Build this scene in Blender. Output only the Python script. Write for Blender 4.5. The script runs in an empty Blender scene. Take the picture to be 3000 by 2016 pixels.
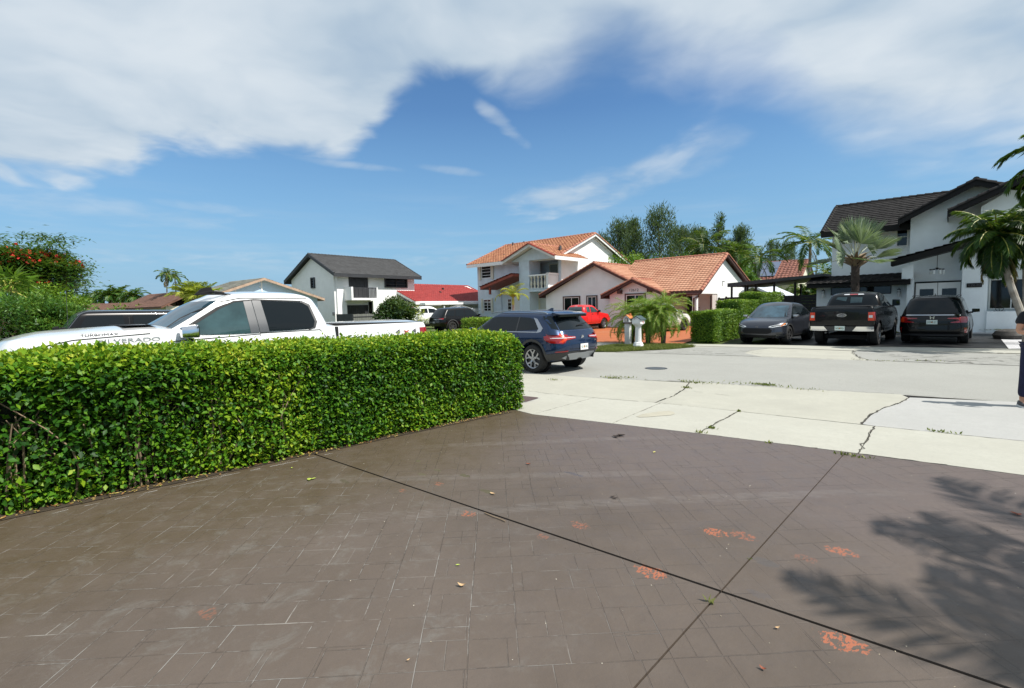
import bpy, bmesh, math, random
import numpy as np
from mathutils import Vector, Matrix
R = math.radians
rng = np.random.default_rng(7)
random.seed(7)
scene = bpy.context.scene
COL = scene.collection

# ------------------------------------------------------------------ camera
PITCH, ROLL, YAW, FPX, EYE = R(4.3), R(-1.34), R(43.92), 1440.0, np.array([0, 0, 1.7])
cam_d = bpy.data.cameras.new('camera')
cam = bpy.data.objects.new('camera', cam_d)
COL.objects.link(cam)
_f = np.array([-math.sin(YAW) * math.cos(PITCH), math.cos(YAW) * math.cos(PITCH), -math.sin(PITCH)])
_r0 = np.array([math.cos(YAW), math.sin(YAW), 0.0])
_u0 = np.cross(_r0, _f)
_r = math.cos(ROLL) * _r0 + math.sin(ROLL) * _u0
_u = -math.sin(ROLL) * _r0 + math.cos(ROLL) * _u0
cam.matrix_world = Matrix(((_r[0], _u[0], -_f[0], EYE[0]), (_r[1], _u[1], -_f[1], EYE[1]), (_r[2], _u[2], -_f[2], EYE[2]), (0, 0, 0, 1)))
cam_d.sensor_width = 36
cam_d.lens = 36 * FPX / 3000
cam_d.clip_start = 0.05
cam_d.clip_end = 3000
scene.camera = cam

# ------------------------------------------------------------------ sun, sky, exposure
SUN_EL = R(54)
_s = np.array([0.945, 0.328, 0]); _s /= np.linalg.norm(_s)
SUN = Vector((_s[0] * math.cos(SUN_EL), _s[1] * math.cos(SUN_EL), math.sin(SUN_EL)))
sl = bpy.data.lights.new('sun', 'SUN'); sl.energy = 5.0; sl.angle = R(0.5); sl.color = (1.0, 0.955, 0.88)
so = bpy.data.objects.new('sun', sl); COL.objects.link(so)
so.rotation_euler = SUN.to_track_quat('Z', 'Y').to_euler()
so.location = (20, 10, 30)
scene.view_settings.view_transform = 'Standard'
scene.view_settings.look = 'None'
scene.view_settings.gamma = 1
scene.view_settings.exposure = 0.34

world = bpy.data.worlds.new('World'); scene.world = world; world.use_nodes = True
wt = world.node_tree
for n in list(wt.nodes): wt.nodes.remove(n)
class NT:
    """small helper round a node tree"""
    def __init__(s, t): s.t = t
    def n(s, k, **kw):
        o = s.t.nodes.new('ShaderNode' + k)
        for a, b in kw.items(): setattr(o, a, b)
        return o
    def put(s, sock, v):
        if isinstance(v, bpy.types.NodeSocket): s.t.links.new(v, sock)
        elif v is not None: sock.default_value = v
    def m(s, op, a, b=None, c=None, clamp=False):
        o = s.n('Math', operation=op, use_clamp=clamp)
        s.put(o.inputs[0], a); s.put(o.inputs[1], b)
        if c is not None: s.put(o.inputs[2], c)
        return o.outputs[0]
    def vm(s, op, a, b=None):
        o = s.n('VectorMath', operation=op)
        s.put(o.inputs[0], a); s.put(o.inputs[1], b)
        return o.outputs['Value'] if op in ('DOT_PRODUCT', 'LENGTH') else o.outputs[0]
    def ramp(s, x, a, b, lo=0., hi=1., smooth=True):
        o = s.n('MapRange', interpolation_type='SMOOTHSTEP' if smooth else 'LINEAR')
        s.put(o.inputs[0], x)
        for i, v in enumerate((a, b, lo, hi)): s.put(o.inputs[i + 1], v)
        return o.outputs[0]
    def mix(s, f, a, b, mode='MIX'):
        o = s.n('Mix', data_type='RGBA', blend_type=mode)
        s.put(o.inputs[0], f)
        s.put(o.inputs[6], (*a, 1) if isinstance(a, tuple) and len(a) == 3 else a)
        s.put(o.inputs[7], (*b, 1) if isinstance(b, tuple) and len(b) == 3 else b)
        return o.outputs[2]
    def noise(s, vec, scale, detail=4, rough=.55, dist=0., out=0, dim='3D'):
        o = s.n('TexNoise', noise_dimensions=dim)
        s.put(o.inputs['Vector'], vec); s.put(o.inputs['Scale'], scale); s.put(o.inputs['Detail'], detail)
        s.put(o.inputs['Roughness'], rough); s.put(o.inputs['Distortion'], dist)
        return o.outputs[out]
    def comb(s, x, y, z=0.):
        o = s.n('CombineXYZ'); s.put(o.inputs[0], x); s.put(o.inputs[1], y); s.put(o.inputs[2], z); return o.outputs[0]
    def sep(s, v):
        o = s.n('SeparateXYZ'); s.put(o.inputs[0], v); return o.outputs
w = NT(wt)
sky = w.n('TexSky', sky_type='NISHITA', sun_disc=False, sun_elevation=SUN_EL, sun_rotation=math.atan2(_s[0], _s[1]),
          air_density=1.0, dust_density=0.35, ozone_density=2.6, altitude=0)
D = w.n('TexCoord').outputs['Generated']
def px_dir(u, v):
    d = _f + _r * (u - 1500) / FPX + _u * (1008 - v) / FPX
    return d / np.linalg.norm(d)
def azel(u, v):
    d = px_dir(u, v)
    h = np.array([-math.sin(YAW), math.cos(YAW), 0])
    return math.degrees(math.atan2(d @ _r0, d @ h)), math.degrees(math.asin(d[2]))
fx = w.vm('DOT_PRODUCT', D, tuple(_r0)); fy = w.vm('DOT_PRODUCT', D, (-math.sin(YAW), math.cos(YAW), 0.0))
AZ = w.m('MULTIPLY', w.m('ARCTAN2', fx, fy), 57.2958)
dz = w.sep(D)[2]
ELV = w.m('MULTIPLY', w.m('ARCSINE', dz), 57.2958)
# cloud sheet coordinates (a flat layer high above the ground)
zc = w.m('MAXIMUM', dz, 0.03)
plane = w.comb(w.m('DIVIDE', fx, w.m('ADD', zc, .12)), w.m('DIVIDE', fy, w.m('ADD', zc, .12)))
warp = w.noise(plane, 1.3, 3, .5, out=1)
scn = w.n('VectorMath', operation='SCALE'); w.put(scn.inputs[0], warp); scn.inputs['Scale'].default_value = .55
pl2 = w.vm('ADD', plane, scn.outputs[0])
n_big = w.noise(pl2, 1.5, 4, .5)
n_fin = w.noise(pl2, 4.0, 5, .5)
# lower edge of the big cloud bank as elevation over azimuth
edge_px = [(-1500, 560), (-600, 540), (0, 528), (190, 520), (360, 500), (450, 450), (580, 430), (720, 444), (950, 466), (1080, 412), (1180, 300), (1280, 255), (1420, 272),
           (1600, 262), (1740, 205), (1860, 190), (2060, 232), (2200, 250), (2330, 320), (2450, 420), (2620, 455), (3000, 478), (3600, 500), (4600, 520)]
pts = sorted(azel(*p) for p in edge_px)
fc = w.n('FloatCurve')
cv = fc.mapping.curves[0]
x01 = lambda a: (a + 100) / 200
cv.points[0].location = (0, pts[0][1] / 60); cv.points[1].location = (1, pts[-1][1] / 60)
for a, e in pts: cv.points.new(x01(a), e / 60)
fc.mapping.use_clip = False; fc.mapping.update()
w.put(fc.inputs['Value'], w.m('DIVIDE', w.m('ADD', AZ, 100.0), 200.0))
bound = w.m('MULTIPLY', fc.outputs[0], 60.0)
nz = w.m('ADD', w.m('MULTIPLY', w.m('SUBTRACT', n_big, .5), 7.0), w.m('MULTIPLY', w.m('SUBTRACT', n_fin, .5), 4.5))
above = w.m('ADD', w.m('SUBTRACT', ELV, bound), nz)
soft = w.ramp(AZ, -6., 10., 2.2, 7.5)       # crisp edge at the left, wispy at the right
d_main = w.ramp(w.m('DIVIDE', above, soft), -.35, 1.0)
thin = w.ramp(w.m('ADD', n_big, w.m('MULTIPLY', n_fin, .35)), .36, .70, .80, 1.0)
d_main = w.m('MULTIPLY', d_main, thin)
dens = d_main
def blob(cx, cy, rx, ry, ang, amp, ns=.8):
    """an elliptical wisp given by its centre and radii in the sky"""
    a0, e0 = azel(cx, cy); k = 57.3 / FPX
    ax, ay = rx * k, ry * k
    c, s_ = math.cos(R(ang)), math.sin(R(ang))
    dx = w.m('SUBTRACT', AZ, a0); dy = w.m('SUBTRACT', ELV, e0)
    u_ = w.m('ADD', w.m('MULTIPLY', dx, c / ax), w.m('MULTIPLY', dy, s_ / ax))
    v_ = w.m('ADD', w.m('MULTIPLY', dx, -s_ / ay), w.m('MULTIPLY', dy, c / ay))
    r2 = w.m('ADD', w.m('MULTIPLY', u_, u_), w.m('MULTIPLY', v_, v_))
    q = w.m('ADD', w.m('SUBTRACT', 1.0, r2), w.m('MULTIPLY', w.m('SUBTRACT', n_fin, .5), ns * 4))
    return w.m('MULTIPLY', w.ramp(q, -.2, 1.8), amp)
streak = w.noise(w.comb(w.m('MULTIPLY', AZ, .05), w.m('MULTIPLY', ELV, .55)), 1.0, 5, .6)
for b in [(1680, 570, 190, 62, 8, .7, .9), (620, 760, 500, 22, 1, .3, .9), (1350, 760, 300, 18, 3, .3, 1.), (1900, 500, 230, 55, 20, .55), (1450, 345, 95, 22, -38, .55, .9), (1330, 500, 110, 12, -6, .35), (620, 610, 170, 16, -3, .3),
          (220, 600, 330, 34, -4, .38), (1000, 480, 160, 12, -3, .5), (2060, 440, 150, 60, 25, .3)]:
    dens = w.m('MAXIMUM', dens, blob(*b))
low = w.m('MULTIPLY', w.ramp(ELV, 16., 1.5), w.ramp(streak, .42, .74, .0, .32))
dens = w.m('MAXIMUM', dens, low)
veil = w.m('MULTIPLY', w.ramp(ELV, 7., 0.), .18)
dens = w.m('MINIMUM', w.m('MAXIMUM', dens, veil), .97)
shade = w.ramp(w.m('ADD', w.m('MULTIPLY', n_big, .7), w.m('MULTIPLY', n_fin, .3)), .3, .72)
CL = 1 / (.12 * 1.26)
ccol = w.mix(shade, (.44 * CL, .56 * CL, .68 * CL), (.72 * CL, .79 * CL, .85 * CL))
hs = w.n('HueSaturation'); hs.inputs['Saturation'].default_value = 1.2; hs.inputs['Value'].default_value = .92
w.put(hs.inputs['Color'], sky.outputs[0])
lowsky = w.mix(w.ramp(ELV, 21., 1., 0., .95, False), hs.outputs[0], (.22 * CL, .46 * CL, .70 * CL))
bgc = w.mix(dens, lowsky, ccol)
bg = w.n('Background'); bg.inputs[1].default_value = 0.12
w.put(bg.inputs[0], bgc)
wo = w.n('OutputWorld'); wt.links.new(bg.outputs[0], wo.inputs[0])

# ------------------------------------------------------------------ positions measured on the ground
def ray(u, v): return _f + _r * (u - 1500) / FPX + _u * (1008 - v) / FPX
def G(u, v, z=0.0):
    r = ray(u, v); t = (z - EYE[2]) / r[2]; p = EYE + r * t
    return float(p[0]), float(p[1])
def AT(u, v, d):
    return EYE + ray(u, v) * d
# ------------------------------------------------------------------ mesh helpers
def link(name, me, mat, parent=None, smooth=False, sharp=None):
    if smooth:
        me.polygons.foreach_set('use_smooth', [True] * len(me.polygons))
        if sharp: me.set_sharp_from_angle(angle=R(sharp))
    o = bpy.data.objects.new(name, me); COL.objects.link(o)
    if mat is not None:
        for m_ in (mat if isinstance(mat, (list, tuple)) else [mat]): me.materials.append(m_)
    if parent is not None: o.parent = parent
    return o
def thing(name, label, cat, loc=(0, 0, 0), rotz=0., group=None):
    o = bpy.data.objects.new(name, None); COL.objects.link(o)
    o.empty_display_size = .2
    o.location = loc; o.rotation_euler = (0, 0, rotz)
    o['label'] = label; o['category'] = cat
    if group: o['group'] = group
    return o
def tag(o, label=None, cat=None, group=None, kind=None):
    for k, v in (('label', label), ('category', cat), ('group', group), ('kind', kind)):
        if v: o[k] = v
    return o
def copy_tree(o, parent=None):
    c = o.copy(); COL.objects.link(c)
    if parent is not None: c.parent = parent
    for ch in [x for x in bpy.data.objects if x.parent == o]: copy_tree(ch, c)
    return c
def npmesh(name, V, F):
    """V (n,3); F list of face arrays, each (m,k)"""
    me = bpy.data.meshes.new(name)
    if not isinstance(F, list): F = [F]
    F = [np.asarray(f, int) for f in F if len(f)]
    V = np.asarray(V, float)
    loops = np.concatenate([f.ravel() for f in F]); tot = np.concatenate([np.full(len(f), f.shape[1]) for f in F])
    st = np.concatenate([[0], np.cumsum(tot)[:-1]])
    me.vertices.add(len(V)); me.vertices.foreach_set('co', V.ravel())
    me.loops.add(len(loops)); me.loops.foreach_set('vertex_index', loops)
    me.polygons.add(len(tot)); me.polygons.foreach_set('loop_start', st); me.polygons.foreach_set('loop_total', tot)
    me.update(calc_edges=True); me.validate()
    return me
class MB:
    def __init__(s): s.v = []; s.f = []; s.mi = []
    def add(s, V, F, mi=0):
        k = len(s.v); s.v += [tuple(map(float, p)) for p in V]; s.f += [tuple(i + k for i in f) for f in F]; s.mi += [mi] * len(F); return s
    def box(s, x0, x1, y0, y1, z0, z1, mi=0):
        V = [(x, y, z) for z in (z0, z1) for y in (y0, y1) for x in (x0, x1)]
        return s.add(V, [(0, 2, 3, 1), (4, 5, 7, 6), (0, 1, 5, 4), (2, 6, 7, 3), (0, 4, 6, 2), (1, 3, 7, 5)], mi)
    def prism(s, poly, fn, a, b, mi=0):
        """poly of 2d points swept from a to b; fn(p,q,t) gives 3d"""
        n = len(poly); V = [fn(p, q, a) for p, q in poly] + [fn(p, q, b) for p, q in poly]
        return s.add(V, [tuple(range(n))[::-1], tuple(range(n, 2 * n))] + [(i, (i + 1) % n, n + (i + 1) % n, n + i) for i in range(n)], mi)
    def py(s, poly, y0, y1, mi=0): return s.prism(poly, lambda p, q, t: (p, t, q), y0, y1, mi)
    def px(s, poly, x0, x1, mi=0): return s.prism(poly, lambda p, q, t: (t, p, q), x0, x1, mi)
    def pz(s, poly, z0, z1, mi=0): return s.prism(poly, lambda p, q, t: (p, q, t), z0, z1, mi)
    def tube(s, path, rad, n=8, cap=True, mi=0):
        path = [Vector(p) for p in path]; m_ = len(path)
        rad = rad if isinstance(rad, (list, tuple)) else [rad] * m_
        V = []; up = None
        for i, p in enumerate(path):
            d = (path[min(i + 1, m_ - 1)] - path[max(i - 1, 0)]).normalized()
            if up is None: up = Vector((0, 0, 1)) if abs(d.z) < .9 else Vector((1, 0, 0))
            a = (up - d * up.dot(d)).normalized(); b = d.cross(a); up = a
            V += [p + (a * math.cos(2 * math.pi * k / n) + b * math.sin(2 * math.pi * k / n)) * rad[i] for k in range(n)]
        F = [(i * n + k, i * n + (k + 1) % n, (i + 1) * n + (k + 1) % n, (i + 1) * n + k) for i in range(m_ - 1) for k in range(n)]
        if cap: F += [tuple(range(n))[::-1], tuple((m_ - 1) * n + k for k in range(n))]
        return s.add(V, F, mi)
    def lathe(s, prof, n=16, cx=0., cy=0., ax='z', mi=0, cap=True):
        """prof (r, h) from bottom to top"""
        V = []
        for r_, h in prof:
            for k in range(n):
                a = 2 * math.pi * k / n; c, d = r_ * math.cos(a), r_ * math.sin(a)
                V.append((cx + c, cy + d, h) if ax == 'z' else ((cx + c, h, cy + d) if ax == 'y' else (h, cx + c, cy + d)))
        m_ = len(prof)
        F = [(i * n + k, i * n + (k + 1) % n, (i + 1) * n + (k + 1) % n, (i + 1) * n + k) for i in range(m_ - 1) for k in range(n)]
        if cap: F += [tuple(range(n))[::-1], tuple((m_ - 1) * n + k for k in range(n))]
        return s.add(V, F, mi)
    def build(s, name, mat, parent=None, smooth=False, sharp=35, bevel=0.):
        me = bpy.data.meshes.new(name); me.from_pydata(s.v, [], s.f)
        if any(s.mi): me.polygons.foreach_set('material_index', s.mi)
        bm = bmesh.new(); bm.from_mesh(me); bmesh.ops.recalc_face_normals(bm, faces=bm.faces)
        if bevel:
            bmesh.ops.remove_doubles(bm, verts=bm.verts, dist=1e-5)
            eds = [e for e in bm.edges if len(e.link_faces) == 2 and e.calc_face_angle(0) > .5]
            bmesh.ops.bevel(bm, geom=eds, offset=bevel, segments=2, affect='EDGES', profile=.6)
        bm.to_mesh(me); bm.free()
        return link(name, me, mat, parent, smooth or bevel > 0, sharp)
def catmull(pts, n=4):
    P = [Vector(p) for p in pts]; out = []
    for i in range(len(P) - 1):
        a, b, c, d = P[max(i - 1, 0)], P[i], P[i + 1], P[min(i + 2, len(P) - 1)]
        for k in range(n):
            t = k / n
            out.append(.5 * ((2 * b) + (c - a) * t + (2 * a - 5 * b + 4 * c - d) * t * t + (3 * b - a - 3 * c + d) * t ** 3))
    out.append(P[-1]); return out
def text_part(txt, size, mat, parent, origin, right, up, name='lettering', depth=.004, align='CENTER', width=None, space=1.0):
    cu = bpy.data.curves.new('t', 'FONT'); cu.body = txt; cu.size = size; cu.extrude = depth; cu.align_x = align; cu.align_y = 'CENTER'; cu.space_character = space
    o = bpy.data.objects.new('t', cu); COL.objects.link(o)
    dg = bpy.context.evaluated_depsgraph_get(); dg.update()
    me = bpy.data.meshes.new_from_object(o.evaluated_get(dg))
    bpy.data.objects.remove(o); bpy.data.curves.remove(cu)
    r_ = Vector(right).normalized(); u_ = Vector(up).normalized(); n_ = r_.cross(u_)
    k = 1.0
    if width:
        xs = [v.co.x for v in me.vertices]; k = width / max(max(xs) - min(xs), 1e-4)
    for v in me.vertices: v.co = Vector(origin) + r_ * (v.co.x * k) + u_ * v.co.y + n_ * v.co.z
    me.materials.clear()
    return link(name, me, mat, parent)

# ------------------------------------------------------------------ materials
def mat(name, col, rough=.6, metal=0., spec=.5, coat=0., var=0., vscale=3., bump=0., bscale=40., col2=None, emis=None, trans=0., sss=0., coord='Object', detail=5):
    m_ = bpy.data.materials.new(name); m_.use_nodes = True
    t = NT(m_.node_tree); b = m_.node_tree.nodes['Principled BSDF']
    b.inputs['Roughness'].default_value = rough; b.inputs['Metallic'].default_value = metal
    b.inputs['Specular IOR Level'].default_value = spec; b.inputs['Coat Weight'].default_value = coat; b.inputs['Coat Roughness'].default_value = .03
    if trans: b.inputs['Transmission Weight'].default_value = trans
    tc = t.n('TexCoord').outputs[coord]
    if var or col2:
        f = t.ramp(t.noise(tc, vscale, detail, .6), .3, .7)
        c2 = col2 or tuple(c * (1 - var) for c in col)
        c1 = col if col2 else tuple(min(1, c * (1 + var * .5)) for c in col)
        t.put(b.inputs['Base Color'], t.mix(f, c2, c1))
    else: b.inputs['Base Color'].default_value = (*col, 1)
    if bump:
        bp = t.n('Bump'); bp.inputs['Strength'].default_value = 1.0; bp.inputs['Distance'].default_value = bump
        t.put(bp.inputs['Height'], t.noise(tc, bscale, 5, .6)); m_.node_tree.links.new(bp.outputs[0], b.inputs['Normal'])
    if emis: b.inputs['Emission Color'].default_value = (*emis, 1); b.inputs['Emission Strength'].default_value = 1
    return m_
def leafmat(name, cols, trans=.35, rough=.45, spec=.35):
    """foliage: per-leaf hue, some light through the blade"""
    m_ = bpy.data.materials.new(name); m_.use_nodes = True; t = NT(m_.node_tree)
    b = m_.node_tree.nodes['Principled BSDF']; out = m_.node_tree.nodes['Material Output']
    geo = t.n('NewGeometry'); rnd = geo.outputs['Random Per Island']
    at = t.n('Attribute', attribute_name='tint').outputs['Fac']
    big = t.noise(geo.outputs['Position'], 1.1, 3, .5)
    x = t.m('ADD', t.m('ADD', t.m('MULTIPLY', rnd, .55), at), t.m('MULTIPLY', t.m('SUBTRACT', big, .5), .5), clamp=True)
    cr = t.n('ValToRGB'); t.put(cr.inputs[0], x)
    els = cr.color_ramp.elements
    while len(els) < len(cols): els.new(.5)
    for i, c in enumerate(cols): els[i].position = i / (len(cols) - 1); els[i].color = (*c, 1)
    t.put(b.inputs['Base Color'], cr.outputs[0])
    b.inputs['Roughness'].default_value = rough; b.inputs['Specular IOR Level'].default_value = spec
    tr = t.n('BsdfTranslucent'); t.put(tr.inputs[0], t.mix(.5, cr.outputs[0], (.25, .38, .03)))
    mx = t.n('MixShader'); mx.inputs[0].default_value = trans
    m_.node_tree.links.new(b.outputs[0], mx.inputs[1]); m_.node_tree.links.new(tr.outputs[0], mx.inputs[2]); m_.node_tree.links.new(mx.outputs[0], out.inputs[0])
    return m_
M = {}
M['white_paint'] = mat('white_paint', (.74, .75, .75), .22, coat=.8, spec=.5)
M['navy_paint'] = mat('navy_paint', (.010, .028, .075), .25, metal=.55, coat=.7)
M['black_paint'] = mat('black_paint', (.003, .003, .0035), .25, spec=.25, coat=.35)
M['grey_paint'] = mat('grey_paint', (.045, .05, .065), .28, metal=.6, coat=.6)
M['red_paint'] = mat('red_paint', (.62, .012, .012), .3, coat=.9)
M['black_matte'] = mat('black_matte', (.010, .010, .011), .7, spec=.25, bump=.001, bscale=300)
M['seam'] = mat('seam', (.006, .006, .007), .7)
M['trim'] = mat('trim', (.035, .036, .038), .5)
M['pillar_grey'] = mat('pillar_grey', (.075, .08, .088), .4)
M['glass_dark'] = mat('glass_dark', (.006, .009, .011), .03, spec=.35)
M['glass_teal'] = mat('glass_teal', (.035, .075, .082), .03, spec=.8, var=.5, vscale=1.4)  # colour noise stands in for sky streaks reflected in the tinted glass
M['glass_blue'] = mat('glass_blue', (.03, .07, .10), .03, spec=.9, var=.6, vscale=2.)
M['tyre'] = mat('tyre', (.014, .014, .014), .8, bump=.003, bscale=90)
M['chrome'] = mat('chrome', (.75, .76, .78), .12, metal=1.)
M['satin'] = mat('satin', (.42, .43, .45), .3, metal=.9)
M['silver_plastic'] = mat('silver_plastic', (.40, .42, .44), .4, metal=.3)
M['red_lens'] = mat('red_lens', (.28, .004, .006), .12, coat=1.)
M['bright_red_lens'] = mat('bright_red_lens', (.62, .05, .012), .2, coat=.5)
M['clear_lens'] = mat('clear_lens', (.62, .64, .66), .12, coat=1.)
M['amber'] = mat('amber', (.7, .22, .05), .2, coat=1.)
M['plate'] = mat('plate', (.62, .70, .66), .4)
M['plate_white'] = mat('plate_white', (.78, .78, .76), .4)
M['ink_green'] = mat('ink_green', (.02, .13, .06), .5)
M['ink_orange'] = mat('ink_orange', (.6, .18, .04), .5)
M['ink_red'] = mat('ink_red', (.6, .03, .03), .4)
M['ink_grey'] = mat('ink_grey', (.10, .10, .11), .4)
M['ink_faint'] = mat('ink_faint', (.55, .56, .57), .35, metal=.6)
M['stucco_white'] = mat('stucco_white', (.84, .84, .83), .85, var=.05, vscale=1.5, bump=.004, bscale=28)
M['stucco_cool'] = mat('stucco_cool', (.80, .85, .87), .85, var=.08, vscale=.9, bump=.006, bscale=14)
M['stucco_grey'] = mat('stucco_grey', (.58, .66, .74), .88, var=.12, vscale=1.2, bump=.004, bscale=22)
M['stucco_beige'] = mat('stucco_beige', (.80, .84, .84), .88, var=.06, vscale=1.2, bump=.004, bscale=22)
M['stucco_pink'] = mat('stucco_pink', (.60, .54, .50), .88, var=.06, vscale=1.2, bump=.004, bscale=22)
M['stucco_cream'] = mat('stucco_cream', (.70, .66, .55), .88, var=.06, vscale=1.2)
M['stucco_blue'] = mat('stucco_blue', (.52, .66, .80), .85, var=.04, vscale=2.)
M['trim_white'] = mat('trim_white', (.80, .80, .78), .5)
M['trim_cream'] = mat('trim_cream', (.62, .60, .50), .55)
M['trim_brown'] = mat('trim_brown', (.075, .022, .016), .5, var=.2)
M['trim_black'] = mat('trim_black', (.008, .007, .007), .6, spec=.25)
M['charcoal'] = mat('charcoal', (.035, .037, .042), .55, var=.2, vscale=2)
M['window'] = mat('window', (.008, .011, .014), .05, spec=.5, var=.5, vscale=1.3)
M['blinds'] = mat('blinds', (.55, .55, .52), .7)
M['tile_orange'] = mat('tile_orange', (.44, .21, .105), .85, col2=(.27, .10, .055), vscale=2.6, detail=8)
M['tile_salmon'] = mat('tile_salmon', (.46, .245, .155), .8, col2=(.37, .17, .10), vscale=1.1)
M['cap_terracotta'] = mat('cap_terracotta', (.42, .19, .115), .8, col2=(.27, .085, .055), vscale=3)
M['tile_darkred'] = mat('tile_darkred', (.30, .055, .03), .6, col2=(.20, .035, .02), vscale=3)
M['tile_red'] = mat('tile_red', (.34, .045, .04), .7, col2=(.25, .03, .028), vscale=2.2, detail=8)
M['tile_black'] = mat('tile_black', (.024, .022, .022), .85, col2=(.012, .011, .011), vscale=2.5, spec=.2)
M['tile_charcoal'] = mat('tile_charcoal', (.062, .062, .063), .75, col2=(.040, .039, .039), vscale=2.0)
M['tile_brown'] = mat('tile_brown', (.30, .12, .08), .8, col2=(.10, .035, .03), vscale=4)
M['shingle_grey'] = mat('shingle_grey', (.28, .28, .24), .9, col2=(.20, .19, .16), vscale=2)
M['shingle_tan'] = mat('shingle_tan', (.42, .30, .22), .9, var=.2)
M['roof_brown'] = mat('roof_brown', (.16, .08, .055), .9, var=.3)
M['solar'] = mat('solar', (.10, .13, .20), .15, spec=.9)
M['bark'] = mat('bark', (.17, .14, .11), .95, col2=(.06, .045, .035), vscale=6, bump=.02, bscale=12)
M['bark_pale'] = mat('bark_pale', (.40, .37, .32), .9, col2=(.20, .17, .14), vscale=3, bump=.01, bscale=10)
M['bark_dark'] = mat('bark_dark', (.075, .055, .045), .95, var=.4, bump=.02, bscale=14)
M['twig'] = mat('twig', (.26, .19, .12), .9, var=.3)
M['crownshaft'] = mat('crownshaft', (.45, .42, .08), .5, col2=(.25, .30, .06), vscale=3)
M['leaf_hedge'] = leafmat('leaf_hedge', [(.012, .055, .008), (.035, .13, .008), (.10, .24, .010), (.25, .37, .015), (.44, .47, .04)], .34, .5, .3)
M['leaf_hedge2'] = leafmat('leaf_hedge2', [(.035, .10, .010), (.09, .20, .015), (.22, .34, .03), (.36, .44, .06)], .3, .5)
M['leaf_grass'] = leafmat('leaf_grass', [(.07, .09, .02), (.13, .16, .035), (.22, .24, .07), (.34, .33, .14)], .25, .6, .2)
M['leaf_weed'] = leafmat('leaf_weed', [(.02, .11, .03), (.04, .17, .035), (.06, .22, .04)], .3, .4)
M['leaf_tree'] = leafmat('leaf_tree', [(.014, .05, .010), (.03, .10, .014), (.07, .17, .02), (.13, .22, .03)], .3)
M['leaf_bright'] = leafmat('leaf_bright', [(.03, .09, .008), (.07, .17, .012), (.14, .25, .02), (.22, .30, .03)], .3)
M['leaf_mango'] = leafmat('leaf_mango', [(.010, .03, .010), (.02, .055, .012), (.05, .09, .018), (.10, .13, .03)], .2)
M['leaf_casuarina'] = leafmat('leaf_casuarina', [(.022, .046, .026), (.045, .08, .04), (.08, .125, .06), (.15, .18, .10)], .25, .7, .2)
M['leaf_palm'] = leafmat('leaf_palm', [(.012, .045, .010), (.03, .09, .012), (.06, .14, .018), (.14, .20, .03)], .3, .4)
M['leaf_palm_dry'] = leafmat('leaf_palm_dry', [(.05, .045, .015), (.14, .10, .04), (.22, .17, .08)], .2, .7)
M['leaf_roebelenii'] = leafmat('leaf_roebelenii', [(.03, .09, .010), (.08, .19, .015), (.16, .29, .025), (.28, .38, .07)], .35, .4)
M['leaf_yellow'] = leafmat('leaf_yellow', [(.10, .15, .01), (.24, .30, .02), (.40, .42, .05), (.5, .48, .08)], .4, .5)
M['leaf_silver'] = leafmat('leaf_silver', [(.07, .11, .06), (.15, .21, .13), (.27, .34, .23), (.46, .52, .42)], .2, .4)
M['flower_red'] = leafmat('flower_red', [(.45, .02, .02), (.65, .04, .03), (.75, .12, .03)], .2, .6)
M['flower_pink'] = leafmat('flower_pink', [(.55, .25, .25), (.65, .35, .30)], .2, .6)
M['skin'] = mat('skin', (.52, .27, .17), .5, spec=.4, var=.06)
M['shirt'] = mat('shirt', (.008, .009, .013), .9, var=.3, vscale=9)
M['jeans'] = mat('jeans', (.010, .012, .045), .9, var=.3, vscale=14)
M['hair'] = mat('hair', (.01, .008, .007), .6)
M['shoe'] = mat('shoe', (.05, .05, .055), .7)
M['sole'] = mat('sole', (.7, .7, .68), .7)
M['pot'] = mat('pot', (.05, .045, .04), .7, var=.4, vscale=8, bump=.01, bscale=20)
M['mailbox_white'] = mat('mailbox_white', (.76, .76, .75), .45, var=.05, vscale=9)
M['mailbox_roof'] = mat('mailbox_roof', (.045, .075, .085), .5)
M['mailbox_orange'] = mat('mailbox_orange', (.60, .22, .08), .6, var=.15, vscale=12)
M['concrete_post'] = mat('concrete_post', (.60, .60, .58), .8, var=.15, vscale=8)
M['fabric_grey'] = mat('fabric_grey', (.50, .53, .58), .7, var=.08, vscale=1.2)
M['fence_grey'] = mat('fence_grey', (.15, .155, .14), .8, var=.15)
M['fence_black'] = mat('fence_black', (.007, .007, .008), .6)
M['white_metal'] = mat('white_metal', (.72, .74, .78), .5)
M['lamp_glass'] = mat('lamp_glass', (.75, .78, .78), .15, spec=.8)
M['iron'] = mat('iron', (.012, .012, .013), .45)
M['cover'] = mat('cover', (.085, .055, .055), .85, var=.25, vscale=14, bump=.004, bscale=90)
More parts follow.
